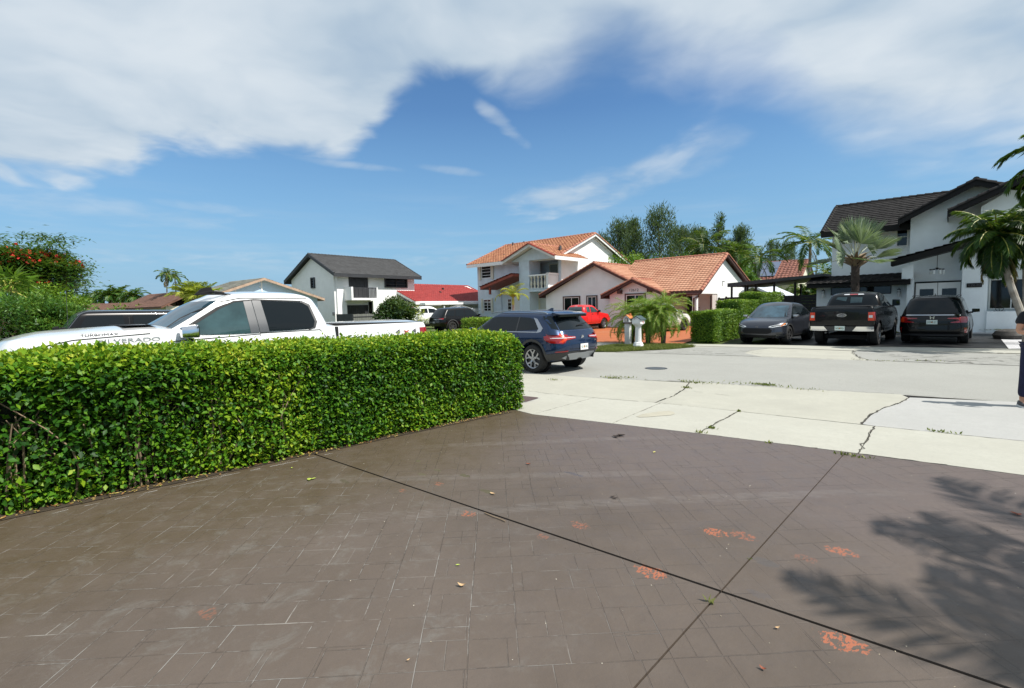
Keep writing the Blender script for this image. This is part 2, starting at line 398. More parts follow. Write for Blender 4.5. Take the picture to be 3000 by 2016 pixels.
# ------------------------------------------------------------------ ground materials
def gmat(name, c1, c2, scale, rough=.9, speck=0., speckcol=(.1, .1, .1), streak=0., bump=.003, bs=120, stain=None, stain_amt=0.):
    m_ = bpy.data.materials.new(name); m_.use_nodes = True; t = NT(m_.node_tree); b = m_.node_tree.nodes['Principled BSDF']
    P = t.n('NewGeometry').outputs['Position']
    f = t.ramp(t.noise(P, scale, 7, .62), .28, .72)
    c = t.mix(f, c1, c2)
    mo = t.noise(P, 7, 5, .65)
    c = t.mix(t.m('MULTIPLY', t.ramp(mo, .35, .7), .5), c, tuple(x * .86 for x in c1))
    sm = t.noise(P, 24, 3, .7)
    c = t.mix(t.m('MULTIPLY', t.ramp(sm, .48, .66), .35 + speck * .5), c, tuple(x * .80 for x in c1))
    if stain:
        c = t.mix(t.m('MULTIPLY', t.ramp(t.noise(P, .35, 4, .6, .6), .52, .75), stain_amt), c, stain)
    if streak:
        rot = t.n('Mapping'); t.put(rot.inputs[0], P); rot.inputs['Rotation'].default_value = (0, 0, R(-7)); rot.inputs['Scale'].default_value = (.12, 2.2, 1)
        c = t.mix(t.m('MULTIPLY', t.ramp(t.noise(rot.outputs[0], 1.2, 6, .65), .5, .8), streak), c, tuple(x * .55 for x in c1))
    if speck:
        sp = t.ramp(t.noise(P, 55, 3, .7), .56, .66)
        c = t.mix(t.m('MULTIPLY', sp, speck), c, speckcol)
        sp2 = t.ramp(t.noise(P, 140, 2, .7), .35, .65)
        c = t.mix(t.m('MULTIPLY', sp2, speck * .5), c, tuple(min(1, x * 1.5) for x in c1))
    t.put(b.inputs['Base Color'], c); b.inputs['Roughness'].default_value = rough; b.inputs['Specular IOR Level'].default_value = .3
    bp = t.n('Bump'); bp.inputs['Distance'].default_value = bump; t.put(bp.inputs['Height'], t.noise(P, bs, 4, .6))
    m_.node_tree.links.new(bp.outputs[0], b.inputs['Normal'])
    return m_
M['concrete'] = gmat('concrete', (0.392, 0.385, 0.329), (0.350, 0.343, 0.294), 1.3, streak=.22, stain=(0.294, 0.287, 0.252), stain_amt=.45, speck=.06)
M['concrete_b'] = gmat('concrete_b', (0.406, 0.402, 0.350), (0.371, 0.364, 0.315), 1.0, streak=.12, stain=(0.322, 0.315, 0.280), stain_amt=.4, speck=.05)
M['concrete_grey'] = gmat('concrete_grey', (.375, .375, .36), (.345, .345, .33), .8, streak=.12, speck=.06)
M['asphalt'] = gmat('asphalt', (0.301, 0.301, 0.276), (0.259, 0.259, 0.238), .55, speck=.55, speckcol=(0.168, 0.168, 0.154), streak=.18, bump=.008, bs=60)
M['asphalt_cracked'] = gmat('asphalt_cracked', (0.294, 0.294, 0.273), (0.238, 0.238, 0.217), 1.4, speck=.5, speckcol=(0.140, 0.140, 0.126), streak=.5, bump=.01, bs=50)
M['orange_drive'] = gmat('orange_drive', (0.400, 0.124, 0.044), (0.336, 0.096, 0.036), .9, rough=.75, streak=.2, stain=(0.400, 0.192, 0.104), stain_amt=.6)
M['redbrown'] = gmat('redbrown', (0.168, 0.059, 0.042), (0.126, 0.045, 0.035), 1.5)
M['black_drive'] = gmat('black_drive', (.018, .019, .020), (.010, .010, .011), .7, rough=.5, stain=(.045, .047, .05), stain_amt=.8, bump=.004, bs=30)
M['gravel'] = gmat('gravel', (0.518, 0.518, 0.532), (0.364, 0.364, 0.378), 9, speck=.8, speckcol=(0.140, 0.140, 0.140), bump=.03, bs=22)
M['soil'] = gmat('soil', (.06, .045, .03), (.03, .024, .016), 6, bump=.03, bs=20)
M['lawn'] = gmat('lawn', (.06, .10, .022), (.13, .14, .045), 5, bump=.04, bs=35)
M['crack'] = mat('crack', (.05, .045, .035), .95)
M['joint'] = mat('joint', (.012, .010, .010), .95)
M['damp'] = mat('damp', (.36, .34, .27), .8, var=.1)

def drive_material():
    m_ = bpy.data.materials.new('stamped_concrete'); m_.use_nodes = True; t = NT(m_.node_tree); b = m_.node_tree.nodes['Principled BSDF']
    P = t.n('NewGeometry').outputs['Position']; XYZ = t.sep(P)
    wob = t.noise(P, 2.2, 3, .5, out=1)
    sc = t.n('VectorMath', operation='SCALE'); t.put(sc.inputs[0], t.vm('SUBTRACT', wob, (0.360, 0.360, 0.360))); sc.inputs['Scale'].default_value = .022
    Pw = t.vm('ADD', P, sc.outputs[0])
    a = R(46.2)
    s1 = t.vm('DOT_PRODUCT', Pw, (-math.sin(a), math.cos(a), 0)); s2 = t.vm('DOT_PRODUCT', Pw, (math.cos(a), math.sin(a), 0))
    def brick(bw, rh, off, mort, fr, sx=0., sy=0.):
        o = t.n('TexBrick', offset=off, offset_frequency=fr, squash=.72, squash_frequency=3)
        t.put(o.inputs['Vector'], t.comb(t.m('ADD', s2, 40.07 + sx), t.m('ADD', s1, 20.05 + sy)))
        o.inputs['Scale'].default_value = 1; o.inputs['Mortar Size'].default_value = mort; o.inputs['Mortar Smooth'].default_value = .35
        o.inputs['Brick Width'].default_value = bw; o.inputs['Row Height'].default_value = rh
        o.inputs['Color1'].default_value = (1, 1, 1, 1); o.inputs['Color2'].default_value = (0, 0, 0, 1)
        return o
    b1 = brick(.42, .206, .37, .0035, 2)
    o2 = t.n('TexBrick', offset=.37, offset_frequency=2, squash=.8, squash_frequency=3)
    t.put(o2.inputs['Vector'], t.comb(t.m('ADD', s1, 31.1), t.m('ADD', s2, 17.06)))
    for nm_, v_ in (('Scale', 1), ('Mortar Size', .0035), ('Mortar Smooth', .35), ('Brick Width', 1.03), ('Row Height', .245)): o2.inputs[nm_].default_value = v_
    m2_ = t.ramp(t.noise(P, .9, 3, .5), .42, .52)
    line = t.m('MAXIMUM', t.m('MULTIPLY', b1.outputs['Fac'], t.m('SUBTRACT', 1.0, t.m('MULTIPLY', m2_, .6))), t.m('MULTIPLY', o2.outputs['Fac'], m2_))
    big = t.noise(P, .45, 4, .55); mid = t.noise(P, 2.6, 6, .65, .3); fine = t.noise(P, 30, 5, .7); patch = t.noise(P, 1.15, 5, .6, .8)
    base = t.mix(t.ramp(big, .35, .65), (.080, .061, .046), (.102, .079, .062))
    # olive-brown newer coat beside the hedge, violet-grey towards the pavement
    olive = t.m('MULTIPLY', t.ramp(t.m('ADD', XYZ[0], t.m('MULTIPLY', t.m('SUBTRACT', patch, .5), 1.6)), -3.2, -4.6), .8)
    base = t.mix(olive, base, (.072, .052, .026))
    violet = t.m('MULTIPLY', t.ramp(t.m('ADD', XYZ[1], t.m('MULTIPLY', t.m('SUBTRACT', patch, .5), 2.0)), 3.0, 5.2), .7)
    base = t.mix(t.m('MULTIPLY', violet, t.ramp(XYZ[0], -5.2, -4.0)), base, (.110, .086, .082))
    base = t.mix(t.m('MULTIPLY', t.ramp(mid, .3, .75), .30), base, (.128, .104, .088))
    base = t.mix(t.m('MULTIPLY', b1.outputs['Color'], .05), base, (0.072, 0.061, 0.054))
    base = t.mix(t.m('MULTIPLY', t.ramp(fine, .35, .75), .22), base, (0.079, 0.065, 0.058))
    # chalky bloom near the camera at the left
    near = t.m('MULTIPLY', t.ramp(XYZ[0], -.6, -2.4), t.ramp(XYZ[1], 3.4, 1.6))
    chalk = t.m('MULTIPLY', t.ramp(t.noise(P, 4.2, 8, .75, .5), .50, .72), near)
    base = t.mix(t.m('MULTIPLY', chalk, .24), base, (0.216, 0.223, 0.209))
    # joints: dark dips, chalky where worn
    keep = t.ramp(t.noise(P, 1.5, 3, .5), .36, .58)
    wht = t.m('MULTIPLY', t.m('MULTIPLY', line, t.ramp(t.noise(P, 4.5, 5, .7), .44, .60)), t.m('ADD', t.m('MULTIPLY', near, .62), .07))
    base = t.mix(t.m('MULTIPLY', t.m('MULTIPLY', line, keep), .40), base, (0.061, 0.049, 0.042))
    base = t.mix(wht, base, (0.302, 0.288, 0.266))
    # tyre scuffs fanning in from the street
    for (ax, ay), (bx, by), wd in (((-3.9, 1.6), (-.2, 6.2), .11), ((-5.2, 3.2), (-2.6, 6.3), .10), ((-5.3, 1.5), (-1.9, 5.2), .10)):
        L = math.hypot(bx - ax, by - ay); dx, dy = (bx - ax) / L, (by - ay) / L
        al = t.m('ADD', t.m('MULTIPLY', XYZ[0], dx), t.m('ADD', t.m('MULTIPLY', XYZ[1], dy), -(ax * dx + ay * dy)))
        ac = t.m('ADD', t.m('MULTIPLY', XYZ[0], -dy), t.m('ADD', t.m('MULTIPLY', XYZ[1], dx), (ax * dy - ay * dx)))
        ac = t.m('ADD', ac, t.m('MULTIPLY', t.m('MULTIPLY', al, al), .012))
        body = t.m('MULTIPLY', t.ramp(t.m('ABSOLUTE', ac), wd, wd * .5), t.m('MULTIPLY', t.ramp(al, .1, .8), t.ramp(al, L, L * .7)))
        rib = t.ramp(t.m('SINE', t.m('MULTIPLY', ac, 220.0)), -.2, .7)
        body = t.m('MULTIPLY', t.m('MULTIPLY', body, rib), t.ramp(t.noise(P, 6, 4, .6), .3, .6))
        base = t.mix(t.m('MULTIPLY', body, .30), base, (0.245, 0.230, 0.216))
    # bare orange paint scrapes with a waffle edge
    for u, v, r_, am in ((1372, 1508, .085, .8), (1178, 1440, .05, .5), (1285, 1420, .06, .5), (1700, 1542, .09, .55), (2095, 1563, .10, .95), (2175, 1572, .10, .6), (1905, 1680, .115, 1.), (2462, 1618, .10, .8), (2470, 1885, .12, 1.), (1590, 1575, .06, .35), (610, 1800, .07, .35), (2360, 1640, .08, .3)):
        cx, cy = G(u, v)
        q = t.vm('LENGTH', t.vm('MULTIPLY', t.vm('SUBTRACT', P, (cx, cy, 0)), (1.0, 1.5, 0)))
        e = t.ramp(t.m('ADD', q, t.m('MULTIPLY', t.m('SUBTRACT', t.noise(P, 26, 3, .6), .5), r_ * 1.6)), r_, r_ * .75)
        e = t.m('MULTIPLY', e, t.ramp(t.noise(t.vm('MULTIPLY', P, (1, .45, 1)), 75, 2, .5), .47, .53))
        base = t.mix(t.m('MULTIPLY', e, am * .8), base, (.36, .11, .05))
    for u, v, rx, ry, c in ((1360, 1395, .07, .04, (0.072, 0.065, 0.032)), (1235, 1392, .06, .03, (0.086, 0.076, 0.043)), (1282, 1380, .07, .03, (0.086, 0.076, 0.043)), (1425, 1442, .10, .035, (0.072, 0.065, 0.032)), (1225, 1353, .05, .03, (0.079, 0.072, 0.036)), (1680, 1391, .12, .03, (0.072, 0.065, 0.072)), (1010, 1413, .10, .03, (0.072, 0.061, 0.036)), (2240, 1650, .09, .05, (0.079, 0.068, 0.061)), (2225, 1745, .06, .04, (0.086, 0.072, 0.065))):
        cx, cy = G(u, v)
        q = t.vm('LENGTH', t.vm('MULTIPLY', t.vm('SUBTRACT', P, (cx, cy, 0)), (1 / rx, 1 / ry, 0)))
        e = t.ramp(t.m('ADD', q, t.m('MULTIPLY', t.m('SUBTRACT', t.noise(P, 22, 3, .6), .5), 2.)), 1., .8)
        base = t.mix(t.m('MULTIPLY', e, .8), base, c)
    t.put(b.inputs['Base Color'], base)
    t.put(b.inputs['Roughness'], t.ramp(t.noise(P, 5, 5, .6), .3, .7, .42, .68, False)); b.inputs['Specular IOR Level'].default_value = .45
    h = t.m('ADD', t.m('MULTIPLY', t.noise(P, 7, 6, .62), .006), t.m('ADD', t.m('MULTIPLY', line, t.m('MULTIPLY', keep, -.009)), t.m('MULTIPLY', t.noise(P, 160, 3, .6), .0008)))
    bp = t.n('Bump'); bp.inputs['Distance'].default_value = 1; t.put(bp.inputs['Height'], h); m_.node_tree.links.new(bp.outputs[0], b.inputs['Normal'])
    return m_
M['stamped'] = drive_material()

# ------------------------------------------------------------------ ground sheets
def sheet(name, polys, z, m_, depth=.0, kind='structure', label=None, cat=None):
    b = MB()
    for p in polys:
        if depth: b.pz(p, z - depth, z)
        else: b.add([(x, y, z) for x, y in p], [tuple(range(len(p)))])
    o = b.build(name, m_); o['kind'] = kind
    if label: o['label'] = label
    return o
def GP(*uv): return [G(*p) for p in uv]
sheet('ground', [[(-900, -300), (900, -300), (900, 1400), (-900, 1400)]], -.05, M['lawn'])
L_pt = lambda p, q, x: p[1] + (q[1] - p[1]) / (q[0] - p[0]) * (x - p[0])
near = [G(1540, 1094), G(1750, 1108), G(2040, 1119), G(2300, 1137), G(2640, 1156), G(3000, 1179)]
far = [G(1740, 1031), G(1980, 1037), G(2300, 1047), G(2640, 1059), G(3000, 1071.5)]
sheet('road', [[(-60, 2.0), (-30, 5.6), *near, (12, 13.4), (60, 20), (60, 27), (14, 19.6), *far[::-1], (-14, 14.4), (-30, 12.2), (-60, 9.5)]], -.008, M['asphalt'])
# near pavement and driveway aprons
s0 = [G(1500, 1200), G(1560, 1215), G(2046, 1271), G(2514, 1330), G(3000, 1394)]
s1 = [G(1500, 1140), G(1600, 1153), G(1760, 1168), G(1918, 1180), G(2163, 1206), G(2562, 1249), G(3000, 1294)]
A_ = lambda pts, x: L_pt(*[(pts[i], pts[i + 1]) for i in range(len(pts) - 1) if pts[i][0] <= x or i == 0][-1], x)
def lerp2(a, b, t): return (a[0] + (b[0] - a[0]) * t, a[1] + (b[1] - a[1]) * t)
def slab_row(xb, xt, gap=.012, m_='concrete', name='sidewalk'):
    """slabs between the two pavement edges, joints at xb (near edge) / xt (far edge)"""
    out = []
    for i in range(len(xb) - 1):
        g0 = gap / 2
        a0, a1, b0, b1 = xb[i] + g0, xb[i + 1] - g0, xt[i] + g0, xt[i + 1] - g0
        lo = [(a0, A_(s0, a0) + .015)] + [p for p in s0 if a0 < p[0] < a1] + [(a1, A_(s0, a1) + .015)]
        hi = [(b1, A_(s1, b1) - .008)] + [p for p in s1[::-1] if b0 < p[0] < b1] + [(b0, A_(s1, b0) - .008)]
        out.append([(x, y + (.015 if j and j < len(lo) - 1 else 0)) for j, (x, y) in enumerate(lo)] + hi)
    return out
jb = [-60, -30, -12, -9.5, -7.0, G(1592, 1206)[0], G(1805, 1237)[0], G(2046, 1271)[0], G(2514, 1330)[0], .62, 2.2, 3.9, 6, 12]
jt = [-60, -30, -12.3, -9.9, -7.6, G(1743, 1165)[0], G(1936, 1181)[0], G(2163, 1206)[0], G(2562, 1249)[0], .42, 2.0, 3.7, 6, 12]
rows = slab_row(jb, jt)
sheet('pavement_bed', [[(-60, -1.5), (-30, 1.6), *s0, (12, 8.2), (12, 13.4), *near[::-1], (-30, 5.6), (-60, 2.0)]], -.018, M['joint'])
sheet('sidewalk', rows, .004, M['concrete_b'], .02)
arcL = GP((1918, 1180), (1974, 1160), (2005, 1140), (2019, 1121))
arcR = GP((2523, 1243), (2549, 1217), (2587, 1196), (2629, 1184), (2663, 1165))
e1 = [p for p in s1]
ap1 = [(-60, -.2), (-30, 2.9), e1[0], e1[1], e1[2], arcL[0], arcL[1], arcL[2], arcL[3], near[1], near[0], (-30, 5.5), (-60, 1.9)]
off = lambda pts, dx, dy: [(x + dx, y + dy) for x, y in pts]
sheet('apron', [[(x, y + .012) for x, y in ap1[:5]] + [(x - .012, y) for x, y in ap1[5:9]] + ap1[9:],
                [(arcL[0][0] + .012, arcL[0][1] + .012), (e1[4][0], e1[4][1] + .01), (arcR[0][0] - .012, arcR[0][1] + .0)] + off(arcR[1:], -.012, 0) + [near[4], near[3], near[2]] + off(arcL[::-1][:3], .012, 0)], .0, M['concrete'], .02)
sheet('apron_grey', [off(arcR, .012, .01)[::-1] + [(e1[5][0], e1[5][1] + .01), (e1[6][0], e1[6][1] + .01), (12, 9.9), (12, 13.3), near[5]]], .002, M['concrete_grey'], .02)
# our driveway: four slabs with expansion joints
B_ = lambda x: 2.82 + (x + 1.06) * .0725
xa = -1.06
top = [(-6.6, 5.60), (s0[0][0], s0[0][1]), s0[1], s0[2], s0[3], (xa, A_(s0, xa))]
topR = [(xa, A_(s0, xa)), s0[3], (G(3000, 1394)), (9, 7.9)]
top = [p for p in top if p[0] < xa]; topR = [p for p in topR if p[0] > xa]
ga, gb, gt = .005, .011, .022
UL = [(-6.6, B_(-6.6) + gb), (xa - ga, B_(xa) + gb), (xa - ga, A_(s0, xa) - gt)] + [(x, y - gt * .6) for x, y in top[::-1]]
UR = [(xa + ga, B_(xa) + gb), (9, B_(9) + gb), (9, 7.85)] + [(x, y - gt) for x, y in topR[::-1][1:]] + [(xa + ga, A_(s0, xa) - gt)]
LL = [(-6.6, -8), (xa - ga, -8), (xa - ga, B_(xa) - gb), (-6.6, B_(-6.6) - gb)]
LR = [(xa + ga, -8), (9, -8), (9, B_(9) - gb), (xa + ga, B_(xa) - gb)]
sheet('driveway_bed', [[(-6.7, -8.1), (9.1, -8.1), (9.1, 8.1), *s0[::-1], (-6.7, 5.6)]], -.016, M['joint'])
sheet('driveway', [UL, UR, LL, LR], .008, M['stamped'], .03)
sheet('hedge_bed', [[(-7.05, -8), (-6.0, -8), (-5.9, -.12), (-5.44, 5.62), (-6.4, 5.60), (-7.05, 5.2)]], .014, M['soil'])
sheet('neighbour_driveway', [[(-22, -9), (-6.9, -9), (-6.72, 5.4), (-22, 3.5)]], .0, M['concrete_grey'], .02)
# across the street
fs1 = GP((1560, 1001), (1740, 1003), (2000, 1007.5), (2300, 1011.5), (2650, 1017), (3000, 1023))
fs0 = GP((1560, 1010), (1740, 1010.5), (2050, 1014), (2300, 1020), (2499, 1027.5), (3000, 1036))
sheet('far_verge_bed', [[(-60, 9.6), (-30, 12.3), *far, (14, 19.7), (60, 27), (60, 34), (14, 25.5), *fs1[::-1], (-40, 14)]], -.012, M['concrete'])
sheet('far_sidewalk', [[(-40, 15), *fs0, (14, 24.6), (14, 25.8), *fs1[::-1], (-40, 16)]], .0, M['concrete_b'])
sheet('cracked_apron', [GP((1800, 1032), (1870, 1028.5), (1960, 1023), (2035, 1017), (2160, 1016.5), (2262, 1018.5), (2200, 1026), (2180, 1034), (2230, 1044), (1990, 1037)),
                        GP((2499, 1028.5), (2700, 1031), (3000, 1037.5)) + [(10, 22.4), (10, 18.9)] + GP((3000, 1071), (2640, 1058.5), (2545, 1054), (2510, 1043))], -.006, M['asphalt_cracked'])
sheet('red_apron', [GP((1560, 1011.5), (1745, 1012), (1788, 1012.5), (1740, 1024), (1560, 1022))], -.006, M['redbrown'])
hb0, hb1, hb2 = G(2077, 1004), G(2042, 998), G(2190, 985)
sheet('orange_driveway', [GP((1660, 1001.2), (1740, 1002), (2000, 1006.5)) + [(-9.5, 21.5), (-9.6, 30), (-13.5, 38), (-27, 38), (-25, 20)]], -.006, M['orange_drive'])
sheet('black_driveway', [GP((2110, 1008.5), (2300, 1010.7), (2650, 1016), (2952, 1021.5)) + [G(2920, 978)] + [(-.0, 33.5), (-9, 33.5), (-9.0, 27)]], -.004, M['black_drive'])
sheet('white_gravel', [[G(2955, 1021.5), (3.2, 23.8), (5, 34), (-3.5, 33.6), (-3.5, 30.6), G(2920, 978)]], .0, M['gravel'], kind='stuff', label='white gravel bed beside the black driveway')
grass_poly = GP((1700, 1023), (1745, 1021), (1800, 1013.5), (1850, 1011.8), (2000, 1012.5), (2036, 1017), (1960, 1024), (1870, 1028), (1800, 1031), (1690, 1031))
sheet('verge', [grass_poly], -.003, M['lawn'])
# cracks, open joints and worn edges as thin irregular strips
def strip(pts, w_, jit=.012, z=.0065, step=.09, gaps=0.):
    b = MB(); path = []
    for i in range(len(pts) - 1):
        L = math.dist(pts[i], pts[i + 1]); n = max(1, int(L / step))
        path += [lerp2(pts[i], pts[i + 1], k / n) for k in range(n)]
    path.append(pts[-1])
    P = [(x + rng.normal() * jit * .5, y + rng.normal() * jit * .5) for x, y in path]
    V = []
    for i, p in enumerate(P):
        q0, q1 = P[max(i - 1, 0)], P[min(i + 1, len(P) - 1)]; dx, dy = q1[0] - q0[0], q1[1] - q0[1]; L = math.hypot(dx, dy) or 1
        h = w_ * (.25 + rng.random() * .7) / 2.2
        V += [(p[0] - dy / L * h, p[1] + dx / L * h, z), (p[0] + dy / L * h, p[1] - dx / L * h, z)]
    F = [(2 * i, 2 * i + 1, 2 * i + 3, 2 * i + 2) for i in range(len(P) - 1) if rng.random() >= gaps]
    return V, F
cr = MB()
for px_, w_, j, g_ in [([(2163, 1206), (2046, 1271)], .035, .02, 0), ([(2562, 1249), (2514, 1330)], .03, .03, .05), ([(1918, 1180), (1974, 1160), (2005, 1140), (2019, 1121)], .03, .02, .1), ([(2523, 1243), (2549, 1217), (2587, 1196), (2629, 1184), (2663, 1166)], .035, .02, .05),
                       ([(1500, 1140), (1600, 1153), (1760, 1168), (1918, 1180)], .02, .02, .2), ([(1918, 1180), (2163, 1206), (2562, 1249), (3000, 1294)], .02, .015, .05), ([(2300, 1137), (2640, 1156), (3000, 1179)], .02, .05, .3), ([(1750, 1108), (2040, 1119), (2300, 1137)], .03, .08, .35),
                       ([(1740, 1031), (1980, 1037), (2300, 1047), (2640, 1059), (3000, 1071.5)], .05, .04, .1), ([(2500, 1027), (2499, 1036), (2520, 1049), (2545, 1055)], .05, .05, .2), ([(2630, 1027), (2800, 1031), (3000, 1036)], .07, .06, .25), ([(2680, 1056), (2750, 1056), (2850, 1064)], .10, .06, .1), ([(1850, 1029), (1960, 1033), (2120, 1036)], .05, .06, .2),
                       ([(2046, 1271), (2514, 1330), (3000, 1394)], .035, .02, .05), ([(1560, 1216), (2046, 1272)], .016, .015, .2), ([(1743, 1165), (1592, 1206)], .008, .01, .3), ([(1936, 1181), (1805, 1237)], .008, .01, .3), ([(2000, 1145), (2060, 1150), (2140, 1160)], .01, .03, .4), ([(2440, 1109), (2500, 1125)], .006, .03, .3)]:
    V, F = strip(GP(*px_), w_, j, gaps=g_); cr.add(V, F)
for _ in range(70):   # small random cracks in the worn far apron
    u = rng.uniform(2560, 2995); v = rng.uniform(1036 + (u - 2560) * .01, 1057 + (u - 2560) * .028)
    if rng.random() < .25: u, v = rng.uniform(1880, 2200), rng.uniform(1022, 1035)
    du = rng.uniform(15, 70); V, F = strip(GP((u, v), (min(u + du, 2999), v + rng.uniform(-2, 4))), .035, .12, gaps=.15, step=.2); cr.add(V, F)
o = cr.build('pavement_cracks', M['crack']); o['kind'] = 'structure'
V, F = strip(GP((0, 1549), (200, 1497), (420, 1449), (640, 1401), (900, 1348), (1000, 1325)), .008, .004, z=.0125, gaps=.25)
o = MB().add(V, F).build('chalk_line', mat('chalk', (.55, .54, .52), .9)); o['kind'] = 'structure'
o = MB().add([(*G(u, v), .0085) for u, v in [(1864, 1222), (1880, 1215), (1900, 1212), (1930, 1207), (1960, 1205), (1975, 1209), (1977, 1214), (1965, 1218), (1935, 1220), (1900, 1223), (1875, 1224)]], [tuple(range(11))]).build('damp_patch', M['damp']); o['kind'] = 'structure'
# meter cover and manhole lid
cx, cy = G(1556, 1174)
t_ = thing('meter_cover', 'square dark maroon meter cover set in the pale pavement by the hedge end', 'utility cover', (cx - .32, cy - .02, .004), R(8))
def rrect(w_, h_, r_, n=5):
    P = []
    for sx, sy, a0 in ((1, 1, 0), (-1, 1, 90), (-1, -1, 180), (1, -1, 270)):
        P += [(sx * (w_ / 2 - r_) + r_ * math.cos(R(a0 + 90 * k / n)), sy * (h_ / 2 - r_) + r_ * math.sin(R(a0 + 90 * k / n))) for k in range(n + 1)]
    return P
MB().pz(rrect(.74, .50, .06), .0, .006).build('collar', M['concrete_grey'], t_)
MB().pz(rrect(.68, .44, .05), .006, .016).build('lid', M['cover'], t_)
cx, cy = G(1922, 1078.5)
t_ = thing('manhole_lid', 'small round grey manhole lid flush in the street', 'manhole lid', (cx, cy, -.008))
MB().lathe([(.24, 0), (.24, .006)], 24).build('lid', M['pillar_grey'], t_); MB().lathe([(.29, -.004), (.29, .003)], 24).build('collar', M['trim'], t_)
# ------------------------------------------------------------------ building helpers
def tiles(p0, U, Vv, lu, lv, tw=.30, row=.38, amp=.035, lift=.03, keep=None, ns=6):
    """roof covering of barrel tiles on the plane p0 + u*U + v*V, with a step at every course. returns (V, F)"""
    p0 = np.array(p0, float); U = np.array(U, float); U /= np.linalg.norm(U); Vv = np.array(Vv, float); Vv /= np.linalg.norm(Vv)
    N = np.cross(U, Vv); N = N if N[2] > 0 else -N
    nu = max(2, int(round(lu / tw * ns))); nr = max(1, int(round(lv / row))); row = lv / nr
    u = np.linspace(0, lu, nu + 1); wave = amp * np.abs(np.cos(np.pi * u / tw)) ** 1.2
    vs, fs, k = [], [], 0
    for r_ in range(nr):
        jit = rng.normal(0, .004, nu + 1)
        lo = p0 + np.outer(u, U) + Vv * (r_ * row) + np.outer(wave + lift + jit, N)
        hi = p0 + np.outer(u, U) + Vv * ((r_ + 1) * row) + np.outer(wave * .6 + .004, N)
        fl = p0 + np.outer(u, U) + Vv * (r_ * row) + np.outer(wave * .0 - .002, N)
        vs += [fl, lo, hi]
        uc = (u[:-1] + u[1:]) / 2
        ok = np.ones(nu, bool) if keep is None else np.array([keep(a, (r_ + .5) * row) for a in uc])
        i = np.arange(nu)[ok]; n = nu + 1
        fs.append(np.stack([k + i, k + i + 1, k + n + i + 1, k + n + i], 1)); fs.append(np.stack([k + n + i, k + n + i + 1, k + 2 * n + i + 1, k + 2 * n + i], 1))
        k += 3 * n
    return np.concatenate(vs), np.concatenate(fs)
def cap_row(b, p0, p1, r_=.09, seg=.36, n=7, mi=0, sink=.35):
    """overlapping half-round cap tiles from p0 to p1"""
    p0, p1 = Vector(p0), Vector(p1); L = (p1 - p0).length; m_ = max(1, round(L / seg)); d = (p1 - p0) / m_
    t = d.normalized(); side = t.cross(Vector((0, 0, 1))).normalized(); up = side.cross(t)
    for i in range(m_):
        V = []
        for e, rr, h in ((0, r_, .018), (1.06, r_ * .86, 0)):
            c = p0 + d * (i + e)
            V += [c + side * (rr * math.cos(math.pi * k / (n - 1))) + up * (rr * math.sin(math.pi * k / (n - 1)) - r_ * sink + h) for k in range(n)]
        b.add(V, [(k, k + 1, n + k + 1, n + k) for k in range(n - 1)] + [tuple(range(n))], mi)
def gable(parent, ax, e0, e1, a0, a1, zl, zr, zp, pk, m_, tw=.30, row=.38, amp=.035, caps=None, fascia=None, fh=.20, rake=True, name='roof', ridge_only=(True, True), th=.07, r_=.10, ns=6, fnear=(True, True), keepL=None, keepR=None, seg=.36):
    """gable roof: ridge runs along ax ('x' or 'y') from a0 to a1; eaves at e0 (height zl) and e1 (height zr); ridge line at pk, height zp"""
    P = (lambda a, e, z: (a, e, z)) if ax == 'x' else (lambda a, e, z: (e, a, z))
    VV, FF, k = [], [], 0
    for (e, z, kp) in ((e0, zl, keepL), (e1, zr, keepR)):
        if e is None: continue
        lv = math.hypot(pk - e, zp - z)
        V, F = tiles(P(a0, e, z + th), np.array(P(1, 0, 0)), np.array(P(0, pk - e, zp - z)), a1 - a0, lv, tw, row, amp, keep=kp, ns=ns)
        VV.append(V); FF.append(F + k); k += len(V)
    o = link(name, npmesh(name, np.concatenate(VV), np.concatenate(FF)), m_, parent, True, 50)
    # deck with fascia boards
    b = MB()
    for (e, z) in ((e0, zl), (e1, zr)):
        if e is None: continue
        sg = 1 if pk > e else -1
        poly = [(e, z), (pk, zp), (pk, zp + th - .012), (e, z + th - .012)]
        b.prism(poly, lambda p, q, t: P(t, p, q), a0 + .02, a1 - .02)
    b.build('deck', fascia or M['trim_brown'], parent)
    if fascia:
        b = MB()
        for (e, z) in ((e0, zl), (e1, zr)):
            if e is None: continue
            sg = 1 if pk > e else -1
            b.prism([(e - sg * .03, z - fh), (e, z - fh), (e, z + th + .01), (e - sg * .03, z + th + .01)], lambda p, q, t: P(t, p, q), a0, a1)
            for a, on in ((a0, rake), (a1, rake)):
                if not on: continue
                o_ = .03 if a == a1 else -.03
                b.prism([(e, z - fh * .8), (pk, zp - fh * .8), (pk, zp + th), (e, z + th)], lambda p, q, t: P(t, p, q), min(a, a + o_), max(a, a + o_))
        b.build('fascia', fascia, parent)
    if caps:
        b = MB(); cap_row(b, P(a0, pk, zp + th + .03), P(a1, pk, zp + th + .03), r_, seg=seg)
        if rake:
            for a in ((a0 + .03) if rake in (True, 'a') else None, (a1 - .03) if rake in (True, 'b') else None):
                if a is None: continue
                for (e, z) in ((e0, zl), (e1, zr)):
                    if e is None: continue
                    cap_row(b, P(a, e, z + th + .02), P(a, pk, zp + th + .02), r_, seg=seg)
        b.build('ridge_cap', caps, parent, True, 50)
    return o
